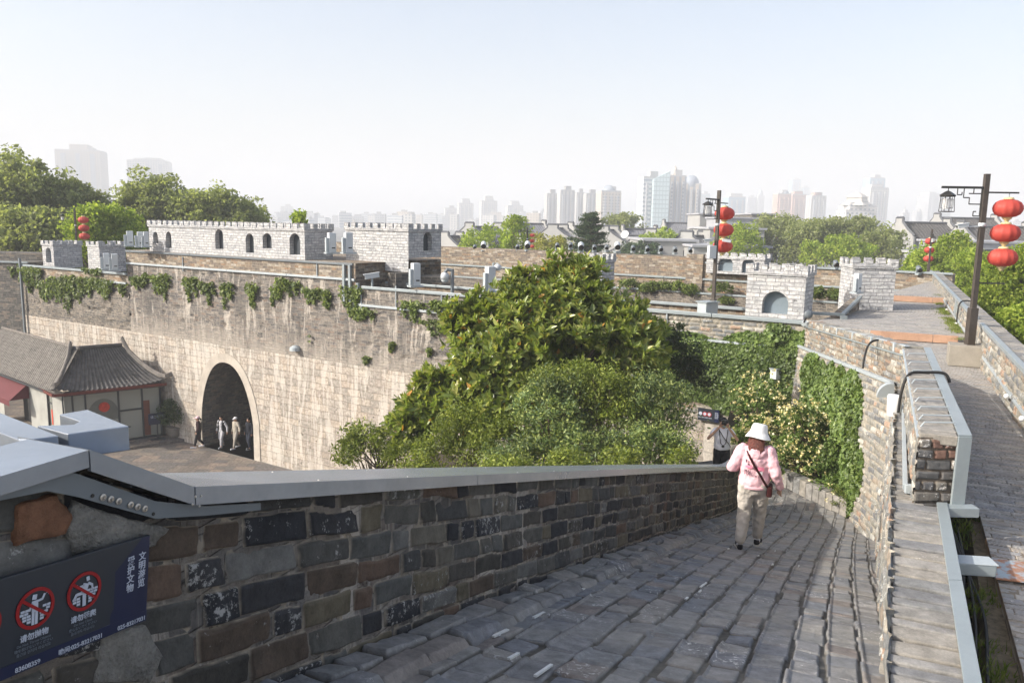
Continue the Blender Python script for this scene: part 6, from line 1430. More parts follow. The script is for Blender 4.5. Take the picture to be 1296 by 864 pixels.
for (px,py,Y,rx,ry,rz,nc) in ((726,352,21.6,.55,.55,.75,14),(715,385,21.5,1.3,1.2,1.1,46),(662,425,21,1.35,1.2,1.0,40),(735,440,20.8,1.9,1.5,1.3,80),(785,455,21.2,1.1,1.1,1.0,34),(620,470,20.5,1.15,1.2,.9,34),(560,500,20.3,.85,.9,.6,22),(650,510,19.8,1.6,1.3,1.0,50),(610,405,21.4,.5,.5,.6,10),(578,425,21.4,.25,.3,.9,7),(530,530,19.9,.6,.7,.5,12),(815,440,21.6,.6,.7,.6,12),(740,520,20.5,1.8,1.2,1.0,36),(570,530,20.2,1.2,.9,.9,34),(600,500,20.6,1.1,.9,.9,26),(655,375,21.5,.5,.5,.6,9),(790,420,21.3,.8,.8,.7,18),(700,470,21.6,1.7,1.3,1.3,40)):
    c=atY(px,py,Y);P,Kk=clumps(c,(rx,ry,rz),int(nc*1.25),15,.36,int(px*7+py),.4);Pl.append(P);Kl.append(Kk)
P=np.concatenate(Pl);Kk=np.concatenate(Kl)
mb=MB();limbs(mb,(mc.x,mc.y,2.5),(mc.x+.1,mc.y,10.4),Kk,.22,5,60);mb.build('trunk',M['bark'],mt,smooth=True)
whorls('crown',P,(mc.x,mc.y+.4,8.2),8,.20,M['magnolia'],mt,7)
# shrubs in front
def shrub(name,label,specs,mat,size,seed,base,aspect=.35,nl=90,cr=.30,group='mixed shrubs between the ramp wall and the gate wall',vary=0,shell=.6,up=.5,dens=1.0):
    t=thing(name,label,'shrub',base,group);Pl=[];Kl=[]
    for i,(px,py,Y,rx,ry,rz,nc) in enumerate(specs):
        c=atY(px,py,Y);P,Kk=clumps(c,(rx,ry,rz),int(nc*1.7),int(nl*1.15),cr,seed+i,.35);Pl.append(P);Kl.append(Kk)
    P=np.concatenate(Pl);Kk=np.concatenate(Kl);mb=MB();b=V(base);limbs(mb,b,V(tuple(Kk.mean(0))),Kk,.06,seed,30);mb.build('stems',M['bark'],t,smooth=True)
    leaves('foliage',P,size*1.12,mat,t,None,aspect*1.15,seed,1,.35,.25,up);return t
sb=lambda px,Y:(atY(px,500,Y).x,Y,2.5)
shrub('shrub','yellow green shrub at the left end of the planting, left of the magnolia',[(470,566,19.5,.75,.7,.55,22),(441,572,19.3,.28,.4,.35,7),(520,580,19,.7,.7,.5,18)],M['bush2'],.075,101,sb(470,19.4))
shrub('shrub','light green feathery shrub under the left branches of the magnolia',[(590,545,18.6,.8,.7,.75,30),(640,560,18.2,.9,.7,.65,30),(560,575,18.3,.8,.6,.5,20)],M['bush2'],.07,121,sb(590,18.5))
shrub('shrub','grey green shrub with fine leaves in the middle below the magnolia',[(700,530,17.8,.9,.8,1.0,42),(660,580,17.2,.8,.6,.5,22),(740,570,17.2,.9,.6,.6,26)],M['bush'],.07,141,sb(700,17.6))
shrub('shrub','tall shrub with yellowish shoots below the right side of the magnolia',[(775,520,18.3,.9,.8,1.1,44),(735,485,18.7,.6,.6,.5,16),(690,490,18.7,.4,.4,.5,12)],M['bush2'],.065,161,sb(775,18.2))
shrub('shrub','grey green rounded shrub at the right end of the planting beside the small notice board',[(835,525,18.0,.85,.8,1.0,44),(800,570,17.0,.8,.6,.6,26),(850,570,17.2,.45,.5,.5,16)],M['bush'],.065,181,sb(830,17.8))
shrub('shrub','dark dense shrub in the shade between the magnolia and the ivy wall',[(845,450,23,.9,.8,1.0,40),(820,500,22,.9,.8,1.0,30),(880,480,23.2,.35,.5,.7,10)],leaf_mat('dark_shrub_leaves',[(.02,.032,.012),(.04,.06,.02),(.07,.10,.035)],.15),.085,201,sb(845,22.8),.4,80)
shrub('shrub','low bright shrub behind the cap of the ramp wall in the middle',[(720,588,15.6,.6,.4,.25,12),(640,590,15.4,.6,.4,.22,10),(790,586,15.9,.7,.4,.28,14),(860,583,16.6,.45,.4,.28,10)],M['bush2'],.06,221,sb(720,15.6),.35,80,.22)
# ivy on walls
def wallleaves(name,label,fn,regions,size,mat,seed,group=None,cat='ivy',dens=1.,droop=False,N=(0,0,1),thr=.46):
    """regions: (u,v,ru,rv,n) ellipses on a wall; fn(u,v,o)->point arrays"""
    rg=np.random.RandomState(seed);U=[];Wv=[];O=[]
    for (u,v,ru,rv,n,th) in regions:
        n=int(n*dens);a=rg.rand(n)*6.283;r=np.sqrt(rg.rand(n));x=u+ru*r*np.cos(a);y=v+rv*r*np.sin(a)
        k=fbm(x*1.7,y*1.7,seed+3,3)+.25*(1-r)>thr;x,y,r=x[k],y[k],r[k]
        U.append(x);Wv.append(y);O.append((.03+th*rg.rand(len(x))**1.0*(.3+.7*fbm(x*2.5,y*2.5,seed+9,2)*1.4)*(1.05-r**2)))
    U=np.concatenate(U);Wv=np.concatenate(Wv);O=np.concatenate(O);P=fn(U,Wv,O)
    c=P.mean(0);o=leaves(name,P,size,mat,None,np.tile(np.array(N),(len(P),1))*1.4,.75,seed,.8,.3,.15,.35);setp(o,label,cat,group);return o
f1=lambda U,Wv,O:np.stack([K.x-D1.x*U+N1.x*O,K.y-D1.y*U+N1.y*O,Wv],-1)
n1=(N1.x,N1.y,.3)
def z1(px,py):
    s=s1(px,py);q=w1(s);return s,ZC+ray(px,py)[1]*q.y
# big ivy carpet right part of gate wall
reg=[]
for px,py,ru,rv,n in ((850,470,1.6,1.0,4200),(900,470,1.5,1.1,4800),(950,470,1.4,1.3,5200),(1000,470,1.2,1.3,5200),(985,520,1.3,1.0,3600),(1016,490,.55,1.4,2600),(1008,525,.8,.9,2200),(940,510,1.2,.5,2000),(1010,440,.7,.5,1600),(870,435,1.0,.4,1500),(930,447,1.0,.3,1200)):
    s,z=z1(px,py);reg.append((s,z,ru,rv,n,.22))
wallleaves('ivy','dense green ivy carpet covering the right end of the gate wall below the parapet',f1,reg,.11,M['ivy'],301,N=n1,dens=1.7,thr=.33)
reg=[];
for px,py,ru,rv,n in ((985,425,.45,.5,900),(1000,450,.5,.5,700),(1019,430,.16,.5,420)):
    s,z=z1(px,py);reg.append((s,z,ru,rv,n,.35))
wallleaves('ivy','ivy bush climbing to the parapet edge at the wall corner under the model booth',f1,reg,.10,M['ivy'],305,N=n1)
fA=lambda U,Wv,O:np.stack([a0.x+ad.x*U+an_.x*(O+.05*(8.5-Wv)),a0.y+ad.y*U+an_.y*(O+.05*(8.5-Wv)),Wv],-1)
reg=[]
for px,py,ru,rv,n in ((1035,480,2.0,.8,3600),(1060,500,1.6,.9,4200),(1080,510,1.0,.8,3000),(1040,540,2.2,.9,4600),(1070,560,1.6,.9,4200),(1085,590,.9,.7,2400),(1050,600,1.8,.8,3600),(1075,620,1.0,.5,1500),(1026,470,.9,.6,1500),(1027,520,1.1,1.3,3600),(1030,560,1.3,.9,2600)):
    r=ray(px,py)[0];u=(r*a0.y-a0.x)/(ad.x-r*ad.y);y=a0.y+ad.y*u;z=min(ZC+ray(px,py)[1]*y,ZC-2.95-.08*u);z=min(z,ZC-3.0-.085*u-rv*.75);reg.append((u,z,ru,rv,n,.2))
wallleaves('ivy','sunlit ivy curtain on the short wall section turning toward the ramp',fA,reg,.10,M['ivy'],311,N=(an_.x,an_.y,.3),dens=1.3,thr=.38)
# creeper tufts on the gate wall
tf=[(35,350,1.6,.7,800,'creeper clump at the far left end of the gate wall top'),(58,366,1.8,.7,900,'hanging creeper second from the left end of the gate wall'),(80,370,1.3,1.1,900,'longest hanging creeper below the leftmost model towers'),(103,362,1.6,.65,800,'hanging creeper below the gap between the leftmost model towers'),(130,364,1.0,.6,500,'creeper tuft below the second model tower'),(118,345,.8,.25,160,'creeper growing on the wall edge at the second model tower'),(157,367,.35,.35,110,'small creeper tuft at the vertical joint of the gate wall'),
 (175,360,.5,.55,260,'creeper tuft first right of the joint in the gate wall'),(205,362,.75,.75,420,'large creeper tuft below the left windows of the long castle'),(185,353,.3,.3,90,'thin creeper tuft just right of the wall joint'),(243,366,.45,.75,300,'creeper tuft left of the middle below the long castle'),(265,368,.5,.5,240,'creeper tuft below the middle window of the long castle'),(288,372,.35,.65,220,'narrow hanging creeper right of the middle window of the long castle'),(322,373,.25,.65,150,'narrow hanging creeper below the fourth window of the long castle'),(352,376,.28,.65,170,'narrow hanging creeper below the fifth window of the long castle'),(367,365,.6,.5,260,'creeper tuft below the right windows of the long castle'),(405,378,.75,.5,330,'creeper tuft below the shaded end of the long castle'),
 (445,380,.45,.75,420,'creeper clump at the step of the gate wall'),(460,398,.6,.35,260,'creeper trailing along the pipe right of the wall step'),(523,392,.5,.42,330,'round creeper bush on the wall left of the magnolia'),(558,392,.5,.38,300,'round creeper bush on the wall touching the magnolia'),(548,415,.45,.45,220,'creeper tuft lower on the wall left of the magnolia'),(395,428,.18,.25,60,'tiny creeper tuft at the centre of the gate wall'),(465,455,.25,.15,60,'tiny creeper tuft above the limestone joint'),(545,445,.2,.15,40,'tiny plant near the magnolia on the wall'),(497,438,.2,.2,50,'tiny plant below the creeper bushes')]
def creep(i,s,z,ru,rv,n,lab,size):
    rg=np.random.RandomState(900+i);ns=int(6+ru*16);U=[];Z=[];O=[]
    for k in range(ns):
        u0=s+ru*1.15*(rg.rand()*2-1);e=1-abs(u0-s)/(ru*1.3);ztop=z+rv*(.55+.35*rg.rand());L=rv*(.35+1.5*rg.rand()**1.5)*(.45+.75*e)
        m=int(n/ns*(.5+L/rv)*1.6);t=rg.rand(m)**.85
        U.append(u0+.08*np.sin(t*5+k)+(.17-.13*t)*rg.randn(m)*.8);Z.append(ztop-t*L+.04*rg.randn(m));O.append(.04+.22*rg.rand(m)*(1-.6*t))
    P=f1(np.concatenate(U),np.concatenate(Z),np.concatenate(O));o=leaves('creeper',P,size,M['ivy_far'],None,np.tile(np.array(n1),(len(P),1))*1.2,.75,900+i,.9,.35,.15,.3);setp(o,lab,'creeper','creepers on the gate wall')
for i,(px,py,ru,rv,n,lab) in enumerate(tf):
    s,z=z1(px,py)
    if n>100:creep(i,s,z,ru,rv,n,lab,.15 if px<420 else .12);continue
    rg_=[(s,z+rv*.4,ru,rv*.6,n,.25),(s+ru*.3,z-.1,ru*.35,rv*.9,n*.6,.2),(s-ru*.35,z,ru*.3,rv*.8,n*.5,.2)]
    wallleaves('creeper',lab,f1,rg_,.16 if px<420 else .12,M['ivy_far'],330+i,group='creepers on the gate wall',cat='creeper',N=n1,dens=1.3)
# plants on the ledge of the second wall
for i,(px,py,r_,lab) in enumerate(((802,361,.85,'plant on the ledge just right of the half hidden model tower'),(826,366,.8,'plant second on the ledge of the second wall'),(838,362,.6,'plant third on the ledge of the second wall'),(852,363,.6,'plant fourth on the ledge left of the lamp post'),(866,362,.6,'plant fifth on the ledge left of the lamp post'),(881,368,.7,'plant sixth on the ledge, nearest the lamp post'),(920,366,.75,'round plant on the ledge right of the lamp post'),(1045,372,.8,'plant on the ledge between the booth and the tall tower'),(1066,374,.7,'plant against the left foot of the tall walkway tower'),(925,381,.4,'small plant low on the second wall'))):
    r=ray(px,py)[0];s=(r*K2.y-K2.x)/(D2.x-r*D2.y);q=w2(s,.8);z=ZC+ray(px,py)[1]*q.y
    P,Kk=clumps((q.x,q.y,z),(r_*.8,.35,r_*.42),26,36,.2,500+i,.3);o=leaves('ledge_plant',P,.12,M['ivy_far'],None,None,.6,i);setp(o,lab,'plant','plants on the ledge of the second wall')
# rose bushes at foot
def rose(name,label,cs,base,seed,nf):
    t=thing(name,label,'rose bush',base,'flowering rose bushes at the foot of the ivy');Pl=[];Kl=[]
    for i,(px,py,Y,rx,ry,rz,nc) in enumerate(cs):
        P,Kk=clumps(atY(px,py,Y),(rx,ry,rz),nc,70,.2,seed+i,.5);Pl.append(P);Kl.append(Kk)
    P=np.concatenate(Pl);Kk=np.concatenate(Kl);mb=MB();limbs(mb,base,tuple(Kk.mean(0)),Kk,.05,seed,30);mb.build('stems',M['bark'],t,smooth=True)
    leaves('foliage',P,.07,M['rose'],t,None,.6,seed,1,.35,.25,.4)
    if nf:
        rg=np.random.RandomState(seed);n=len(Kk);ci=Kk[rg.randint(0,n,nf)];c=np.array(base);d=ci-Kk.mean(0);d/=np.linalg.norm(d,axis=1)[:,None]+1e-6;F=ci+d*.16+rg.randn(nf,3)*.13;F[:,1]-=.1
        G=(F[:,None,:]+rg.randn(nf,7,3)*.028).reshape(-1,3);leaves('blossom',G,.045,M['flower'],t,None,.9,seed+5,1,.3,.4)
rose('rose_bush','rose bush with cream yellow blossoms behind the person in pink',[(958,530,20.0,.7,.6,1.1,44),(970,560,19.2,.7,.6,.7,26),(940,560,20,.4,.5,.5,14)],(6.35,20,6.1),601,330)
rose('rose_bush','rose bush with cream yellow blossoms right of the bucket hat',[(1010,555,18.3,.6,.6,.85,34),(1000,585,17.8,.55,.5,.5,18),(1040,560,18.3,.4,.5,.6,14)],(6.9,18.4,6.1),621,290)
rose('rose_bush','dark green rose bush almost without flowers at the foot of the ivy corner',[(1060,590,17.4,.62,.5,.75,40),(1045,605,17.0,.5,.4,.45,18),(1078,615,16.7,.3,.4,.4,12)],(7.4,17.2,6.1),641,26)
P,Kk=clumps(atY(1075,630,16.2),(.5,.35,.25),30,50,.16,661,.4);o=leaves('weed_clump',P,.07,M['grass'],None,None,.2,5);setp(o,'bright weed clump at the corner between kerb and divider wall','weeds')
# grass in gutter and along walkway
def strands(name,label,pts,h,mat,seed,kind='stuff',spread=.05,n=12):
    rg=np.random.RandomState(seed);C=np.repeat(np.array(pts),n,axis=0);C=C+rg.randn(len(C),3)*np.array([spread,spread,.004])
    h_=h*(.5+rg.rand(len(C),1));lean=rg.randn(len(C),3)*.45;lean[:,2]=1;lean/=np.linalg.norm(lean,axis=1)[:,None];w=rg.randn(len(C),3);w[:,2]=0;w/=np.linalg.norm(w,axis=1)[:,None];w*=h*.10
    Vx=np.stack([C-w,C+w,C+lean*h_],1).reshape(-1,3);N=len(C);me=bpy.data.meshes.new(name);me.vertices.add(3*N);me.vertices.foreach_set('co',Vx.ravel());me.loops.add(3*N);me.loops.foreach_set('vertex_index',np.arange(3*N));me.polygons.add(N);me.polygons.foreach_set('loop_start',np.arange(0,3*N,3));me.polygons.foreach_set('loop_total',np.full(N,3));me.update(calc_edges=True)
    at=me.attributes.new('lr','FLOAT','POINT');at.data.foreach_set('value',np.repeat(rg.rand(N),3));o=link(name,me,mat);setp(o,label,'grass',kind=kind);return o
rg=random.Random(9);pts=[]
for k in range(200):
    y=rg.uniform(3.2,8.6);f=vn(np.array([y*2.2]),np.array([3.]),4)[0]
    if f>.42:pts.append((Bx(y)+.56+rg.uniform(.02,.34),y,ZC-3.15))
strands('gutter_weeds','weeds and grass growing in the gutter beside the low wall',pts,.07,M['grass'],31)
pts=[]
for k in range(900):
    y=rg.uniform(18.5,33);f=vn(np.array([y*.9]),np.array([7.]),4)[0]
    if f>.42:pts.append((Rx(y)-.08-abs(rg.gauss(0,.13)),y,ZC-3.05+(.22 if y>20.2 else 0)+(.2 if y>30.5 else 0)))
strands('walkway_grass','strip of grass along the foot of the outer parapet',pts,.07,M['grass'],33,spread=.05,n=7)
pts=[(Xw(y)+NX*.07,y-.03,float(zf(Xw(y)+.06,y))-.01) for y in (6.9,7.0,7.05,8.3,8.4,9.1,9.2,10.2) for _ in range(2)]
strands('joint_weeds','tiny weeds at the foot of the dark ramp wall',pts,.05,M['grass'],35,spread=.03,n=8)
# ------------------------------------------------------------------ trees
print('trees')
G='trees beyond the walls'
def T_(px,pytop,Y,hw,label,mat,size,nc,nl,cr,seed,zb=0,vr=None,name='broadleaf_tree',shell=.5,aspect=.6,nb=12,flat=1,up=.3,group=G):
    p=atY(px,pytop,Y);ht=p.z-zb;rx=hw*Y/1000;rz=vr*Y/1000 if vr else rx*.85
    return tree(name,label,(p.x,Y,zb),ht,(rx,rx*.9,rz),ht-rz,mat,size,nc,nl,cr,seed,group=group,shell=shell,aspect=aspect,nb=nb,flat=flat,up=up)
T_(15,200,72,78,'tall dense tree at the left edge behind the leftmost lamp post',M['plane'],.34,310,114,.95,701,vr=100,nb=26)
T_(98,226,74,45,'tall tree whose crown reaches the left skyscraper',M['plane'],.34,175,114,.9,702,vr=75,nb=20)
T_(45,262,68,60,'lower dark tree in front at the left edge',M['plane'],.34,162,108,.9,703,vr=50)
T_(140,262,60,38,'bright green young tree left of the close cabinets',M['spring'],.26,90,80,.75,704,vr=40)
T_(112,258,58,28,'bright green small tree right of the left lamp post lanterns',M['spring'],.26,60,80,.7,705,vr=40)
T_(195,226,80,62,'broad plane tree rising above the left half of the long castle',M['plane'],.34,270,114,1.0,706,vr=80,nb=26)
T_(270,236,80,60,'broad plane tree above the right half of the long castle',M['plane'],.34,256,114,1.0,707,vr=70,nb=26)
T_(318,262,84,20,'right end of the plane tree row above the castle',M['plane'],.34,67,94,.8,708,vr=24)
T_(380,266,60,9,'small leafy tree top between the castle and the squat block',M['spring'],.22,18,60,.4,709,vr=14)
T_(620,290,95,38,'loose light green tree left of the far thin lamp post',M['spring'],.30,70,60,.8,710,vr=22)
T_(654,274,90,18,'narrow bright tree beside the far thin lamp post',M['spring'],.28,50,60,.7,711,vr=26)
T_(696,296,88,30,'yellow green bamboo clump left of the cedar',M['bamboo'],.26,60,60,.7,712,vr=22)
T_(598,310,96,16,'low green tree behind the white spotlight pair',M['spring'],.28,22,60,.6,713,vr=12)
T_(838,290,120,32,'bright green tree left of the middle lamp post',M['spring'],.36,80,60,.9,714,vr=28)
T_(872,305,118,28,'rounded green tree just left of the lantern string',M['spring'],.36,60,60,.8,715,vr=18)
T_(812,308,110,26,'flat low tree right of the cedar',M['cedar'],.34,40,60,.8,716,vr=12)
T_(935,283,105,36,'bright green tree right of the middle lamp post',M['spring'],.34,80,60,.9,717,vr=34)
T_(985,272,125,48,'olive plane tree behind the model booth',M['plane'],.40,150,70,1.2,718,vr=38,nb=16)
T_(1030,280,118,45,'olive plane tree left of the tall walkway tower',M['plane'],.40,130,70,1.2,719,vr=34)
T_(1080,276,120,52,'wide olive plane tree above the tall walkway tower',M['plane'],.40,160,70,1.2,720,vr=34,nb=16)
T_(1120,290,110,36,'dark green tree right of the tall walkway tower',M['plane'],.40,90,70,1.1,721,vr=30)
T_(1062,300,100,42,'mid green tree low behind the walkway tower',M['spring'],.36,80,60,1,722,vr=20)
T_(790,270,160,24,'pale tree left of the glass office tower',M['plane'],.5,50,60,1.2,723,vr=14)
T_(560,318,100,20,'pale green tree just right of the squat castle block',M['plane'],.35,30,60,.7,724,vr=10)
T_(1205,300,62,46,'bright camphor tree behind the far end of the outer parapet',M['spring'],.22,230,90,.7,725,vr=60,nb=26,shell=.6)
T_(1165,322,66,24,'bright low tree beside the walkway end',M['spring'],.22,80,80,.6,726,vr=26)
T_(1240,318,52,34,'bright tree behind the nearest lamp post',M['spring'],.20,120,85,.6,727,vr=50)
T_(1295,312,34,46,'leafy bright tree at the right edge beyond the parapet',M['spring'],.15,240,100,.42,728,vr=75,nb=26,shell=.6)
T_(1300,385,26,40,'lower bright branches at the right edge beyond the parapet',M['spring'],.12,120,90,.3,729,vr=44)
T_(1283,268+60,150,30,'pale tree among the grey roofs on the right',M['plane'],.5,40,60,1.2,730,vr=16)
# cedar with layered branches
p=atY(748,268,80);ct=thing('cedar_tree','dark layered cedar tree above the top of the magnolia','tree',(p.x,p.y,0),G)
mb=MB();mb.tube([(p.x,p.y,0),(p.x+.1,p.y,p.z-1),(p.x-.1,p.y,p.z+.0)],[.3,.14,.04],8);Pl=[];rgn=random.Random(3)
for k in range(44):
    f=k/44;z=p.z-.2-f*7.2;L=(.4+2.9*f**.75)*rgn.uniform(.75,1.15);a_=k*2.4;d=V((math.cos(a_),math.sin(a_),0));tip=V((p.x,p.y,z))+d*L+V((0,0,.25*L-.02*L*L))
    mb.tube([(p.x,p.y,z),V((p.x,p.y,z)).lerp(tip,.5)+V((0,0,.1)),tip],[.08,.05,.015],5)
    for j in range(7):
        c=V((p.x,p.y,z)).lerp(tip,.25+.75*j/6);Q=np.random.RandomState(k*9+j).randn(70,3)*np.array([.22+.03*L,.22+.03*L,.09])*1.0+np.array(c)-np.array([0,0,.1]);Pl.append(Q)
mb.build('trunk',M['bark'],ct);leaves('crown',np.concatenate(Pl),.20,M['cedar'],ct,None,.35,9)

# ------------------------------------------------------------------ city behind
print('city')
def facade(name,wall,win,fw=3.2,fh=3.1,ww=.55,wh=.5,strip=0):
    t=NT(name);uv=t.uv();s=t.n('ShaderNodeSeparateXYZ');t.c(uv,s.inputs[0])
    fu=t.math('FRACT',t.math('DIVIDE',s.outputs[0],fw));fv=t.math('FRACT',t.math('DIVIDE',s.outputs[1],fh))
    a=t.math('LESS_THAN',t.math('ABSOLUTE',t.math('SUBTRACT',fu,.5)),ww/2);b=t.math('LESS_THAN',t.math('ABSOLUTE',t.math('SUBTRACT',fv,.5)),wh/2)
    m=t.math('MULTIPLY',a,b) if not strip else (b if strip==1 else a)
    n=t.noise(t.obj(),.05,2)
    return t.fin(t.mix(m,t.mix(n,wall,tuple(q*.85 for q in wall)),win),.6)
FA=dict(white=facade('white_flats',(.62,.60,.57),(.22,.25,.28),3.6,3,.5,.5),beige=facade('beige_flats',(.55,.48,.40),(.25,.24,.23),3.4,3,.45,.5),grey=facade('grey_flats',(.45,.46,.48),(.2,.23,.27),3,3,.55,.45),
 strips=facade('striped_offices',(.66,.67,.68),(.30,.35,.40),3,3.4,.5,.45,1),glass=facade('glass_offices',(.32,.42,.45),(.45,.55,.58),2.5,3.4,.8,.75),stone=facade('stone_tower_ribs',(.50,.44,.38),(.24,.27,.31),4.5,3.4,.42,.8,2),pink=facade('pink_tower',(.55,.34,.27),(.30,.22,.2),3.4,3.1,.5,.45),blue=facade('blue_glass_tower',(.20,.33,.45),(.32,.45,.55),3,4,.8,.8),ribs=facade('ribbed_flats',(.52,.50,.47),(.27,.28,.30),4.2,3,.4,.7,2))
RF=plain('flat_roof',(.4,.4,.4),.9,.1,.1)
def tower(px0,px1,pyt,Y,mat,label,parts=(),depth=None,group='hazy high-rise towers on the skyline',rz=.25,name='high_rise',pyb=None):
    a,b=atY(px0,pyt,Y),atY(px1,pyt,Y);w=(b.x-a.x)*.92;h=atY((px0+px1)/2,pyt,Y).z;c=V(((a.x+b.x)/2,Y,0));d=depth or w*.7
    t=thing(name,label,'high-rise',c,group);mb=MB();mb.box(c+V((0,0,h/2)),(w,d,h),rz);
    mb.build('facade',FA[mat],t)
    R=Matrix.Rotation(rz,3,'Z')
    mb=MB();mb.box(c+V((0,0,h+.6)),(w*.98,d*.98,1.2),rz);mb.box(c+R@V((w*.1,0,0))+V((0,0,h+3)),(w*.4,d*.5,5),rz);mb.build('roof_block',RF,t)
    for k in range(3):
        x=(-.32+.32*k)*w;mb=MB();mb.ob(c+R@V((x-w*.05,-d/2-1.2,0)),R@V((w*.10,0,0)),R@V((0,1.3,0)),V((0,0,h-4)));mb.build('balcony_column',FA['grey' if mat!='pink' else 'pink'],t)
    for (kind,*q) in parts:
        mb=MB()
        if kind=='cone':mb.lathe(c+R@V((q[3]*w if len(q)>3 else 0,0,0))+V((0,0,h)),[(q[0]*w,0),(q[1]*w,q[2]*.6),(.2,q[2])],8);mb.build('spire',FA[mat],t)
        elif kind=='dome':
            mb.ell(c+R@V((q[2]*w,0,0))+V((0,0,h+1)),(q[0]*w,q[0]*w,q[1]),16,10);mb.build('dome',plain('blue_grey_dome',(.28,.32,.38),.5,.1,.1) if 'dome' not in M else M['dome'],t,smooth=True)
        elif kind=='box':mb.box(c+R@V((q[0]*w,0,0))+V((0,0,h+q[3]/2)),(q[1]*w,q[2]*d,q[3]),rz);mb.build('upper_block',FA[q[4] if len(q)>4 else mat],t)
    return t
tower(75,131,192,1150,'beige','pale pink skyscraper with a small gabled top at the left',(('box',.0,.4,.7,9),('cone',.3,.2,8)),group='hazy high-rise towers on the skyline')
tower(164,215,205,1250,'white','pale slab building with a curved roof right of the left skyscraper',(('box',0,.7,.8,4),))
for i,(a,b,y,Y,m,l) in enumerate([(562,578,264,1500,'white','small faint tower left of the three flats towers'),(579,599,258,1400,'white','first of the three separate flats towers left of the far lamp post'),(607,629,255,1350,'white','second of the three separate flats towers left of the far lamp post'),(640,662,261,1400,'white','third of the three separate flats towers left of the far lamp post'),
 (682,692,268,1500,'white','faint little tower left of the tower group'),(690,706,246,900,'ribs','leftmost ribbed flats tower in the group above the cedar'),(706,727,242,880,'ribs','ribbed flats tower second in the group above the cedar'),(728,740,245,930,'ribs','narrow ribbed flats tower in the middle of the group'),(739,757,246,920,'ribs','ribbed flats tower directly above the cedar'),(756,785,243,820,'beige','beige tower with an arched roof top right of the cedar')]):
    tower(a,b,y,Y,m,l,(('box',0,.5,.6,9),('cone',.22,.16,5)) if i in(1,2,3) else ((('dome',.3,6,0),) if i==9 else (('box',.1,.4,.5,5),)))
# office tower pair
Y=640;t=tower(809,838,226,Y,'strips','office tower with horizontal white bands and a sloping glass crown',());p=atY(838,226,Y)
c=V(((atY(838,230,Y).x+atY(848,230,Y).x)/2,Y-6,0));hh_=lambda px,py,Y:atY(px,py,Y).z
mb=MB();x0,x1=atY(826,230,Y-8).x,atY(846,230,Y-8).x;z1_,z2_=hh_(826,228,Y),hh_(846,218,Y);mb.add([(x0,Y-14,0),(x1,Y-14,0),(x1,Y-14,z2_),(x0,Y-14,z1_),(x0,Y+10,0),(x1,Y+10,0),(x1,Y+10,z2_),(x0,Y+10,z1_)],[(0,1,2,3),(5,4,7,6),(1,5,6,2),(4,0,3,7),(3,2,6,7)]);mb.build('glass_wing',FA['glass'],t)
tower(843,868,224,660,'stone','pale stone ribbed tower joined behind the banded office tower',(('cone',.22,.14,9,-.05),),rz=.1)
tower(862,888,234,680,'stone','stone tower with a blue grey dome on top',(('dome',.40,7,0),),rz=-.15)
for a,b,y,Y,m,l,pt in [(884,898,246,1500,'glass','faint block behind the domed tower',()),(917,942,250,1250,'blue','pale blue office block right of the middle lamp post',(('box',0,.7,.7,6,'white'),)),(944,956,250,1900,'grey','faint grey tower right of the pale blue block',()),(958,967,248,1900,'grey','faint round topped tower on the skyline',(('dome',.4,14,0),)),
 (980,1000,246,1050,'pink','pink tower left half of the pair with a small dome',(('dome',.25,5,.2),)),(998,1019,247,1080,'pink','pinkish grey tower right half of the pair',(('box',0,.6,.6,5),)),(1000,1013,228,2100,'blue','very faint tall tower behind the pink pair',()),(1015,1024,238,2100,'blue','very faint slim tower beside the pink pair',()),(1022,1044,249,1000,'ribs','ribbed tower with a red roof block',(('box',0,.5,.5,5,'pink'),)),
 (1095,1118,226,1250,'blue','tall blue glass tower behind the white tower',()),(1094,1122,239,1000,'white','white grid tower in front of the blue glass tower',(('box',-.05,.6,.6,5),)),(1165,1200,249,1500,'grey','faint grey office complex left of the nearest lamp',(('box',-.3,.3,.8,8),)),(1156,1170,268,1500,'grey','low faint block beside the grey office complex',()),(1140,1150,270,1300,'white','thin faint tower with antenna',(('cone',.2,.05,14),)),(355,371,262,1600,'white','faint flats block above the right end of the long castle',())]:
    tower(a,b,y,Y,m,l,pt,rz=.2)
# hotel with stepped white top
t=tower(1062,1100,268,620,'white','white stepped hotel with a pavilion roof above the olive trees',(('box',.05,.75,.8,7),),rz=.1)
c=ORG[t.name]+V((1.5,0,0));zt_=atY(1085,255,620).z;mb=MB();mb.lathe(c+V((0,0,zt_-3)),[(13,0),(9,2.5),(8,3),(8,6)],4);mb.lathe(c+V((0,0,zt_+3)),[(9.5,0),(5,2.5),(.5,4)],4);mb.build('pavilion_roof',plain('beige_roof',(.5,.47,.42),.8,.1,.1),t)
tower(1065,1105,262,640,'white','white hotel wing above the olive trees',(),rz=.1)
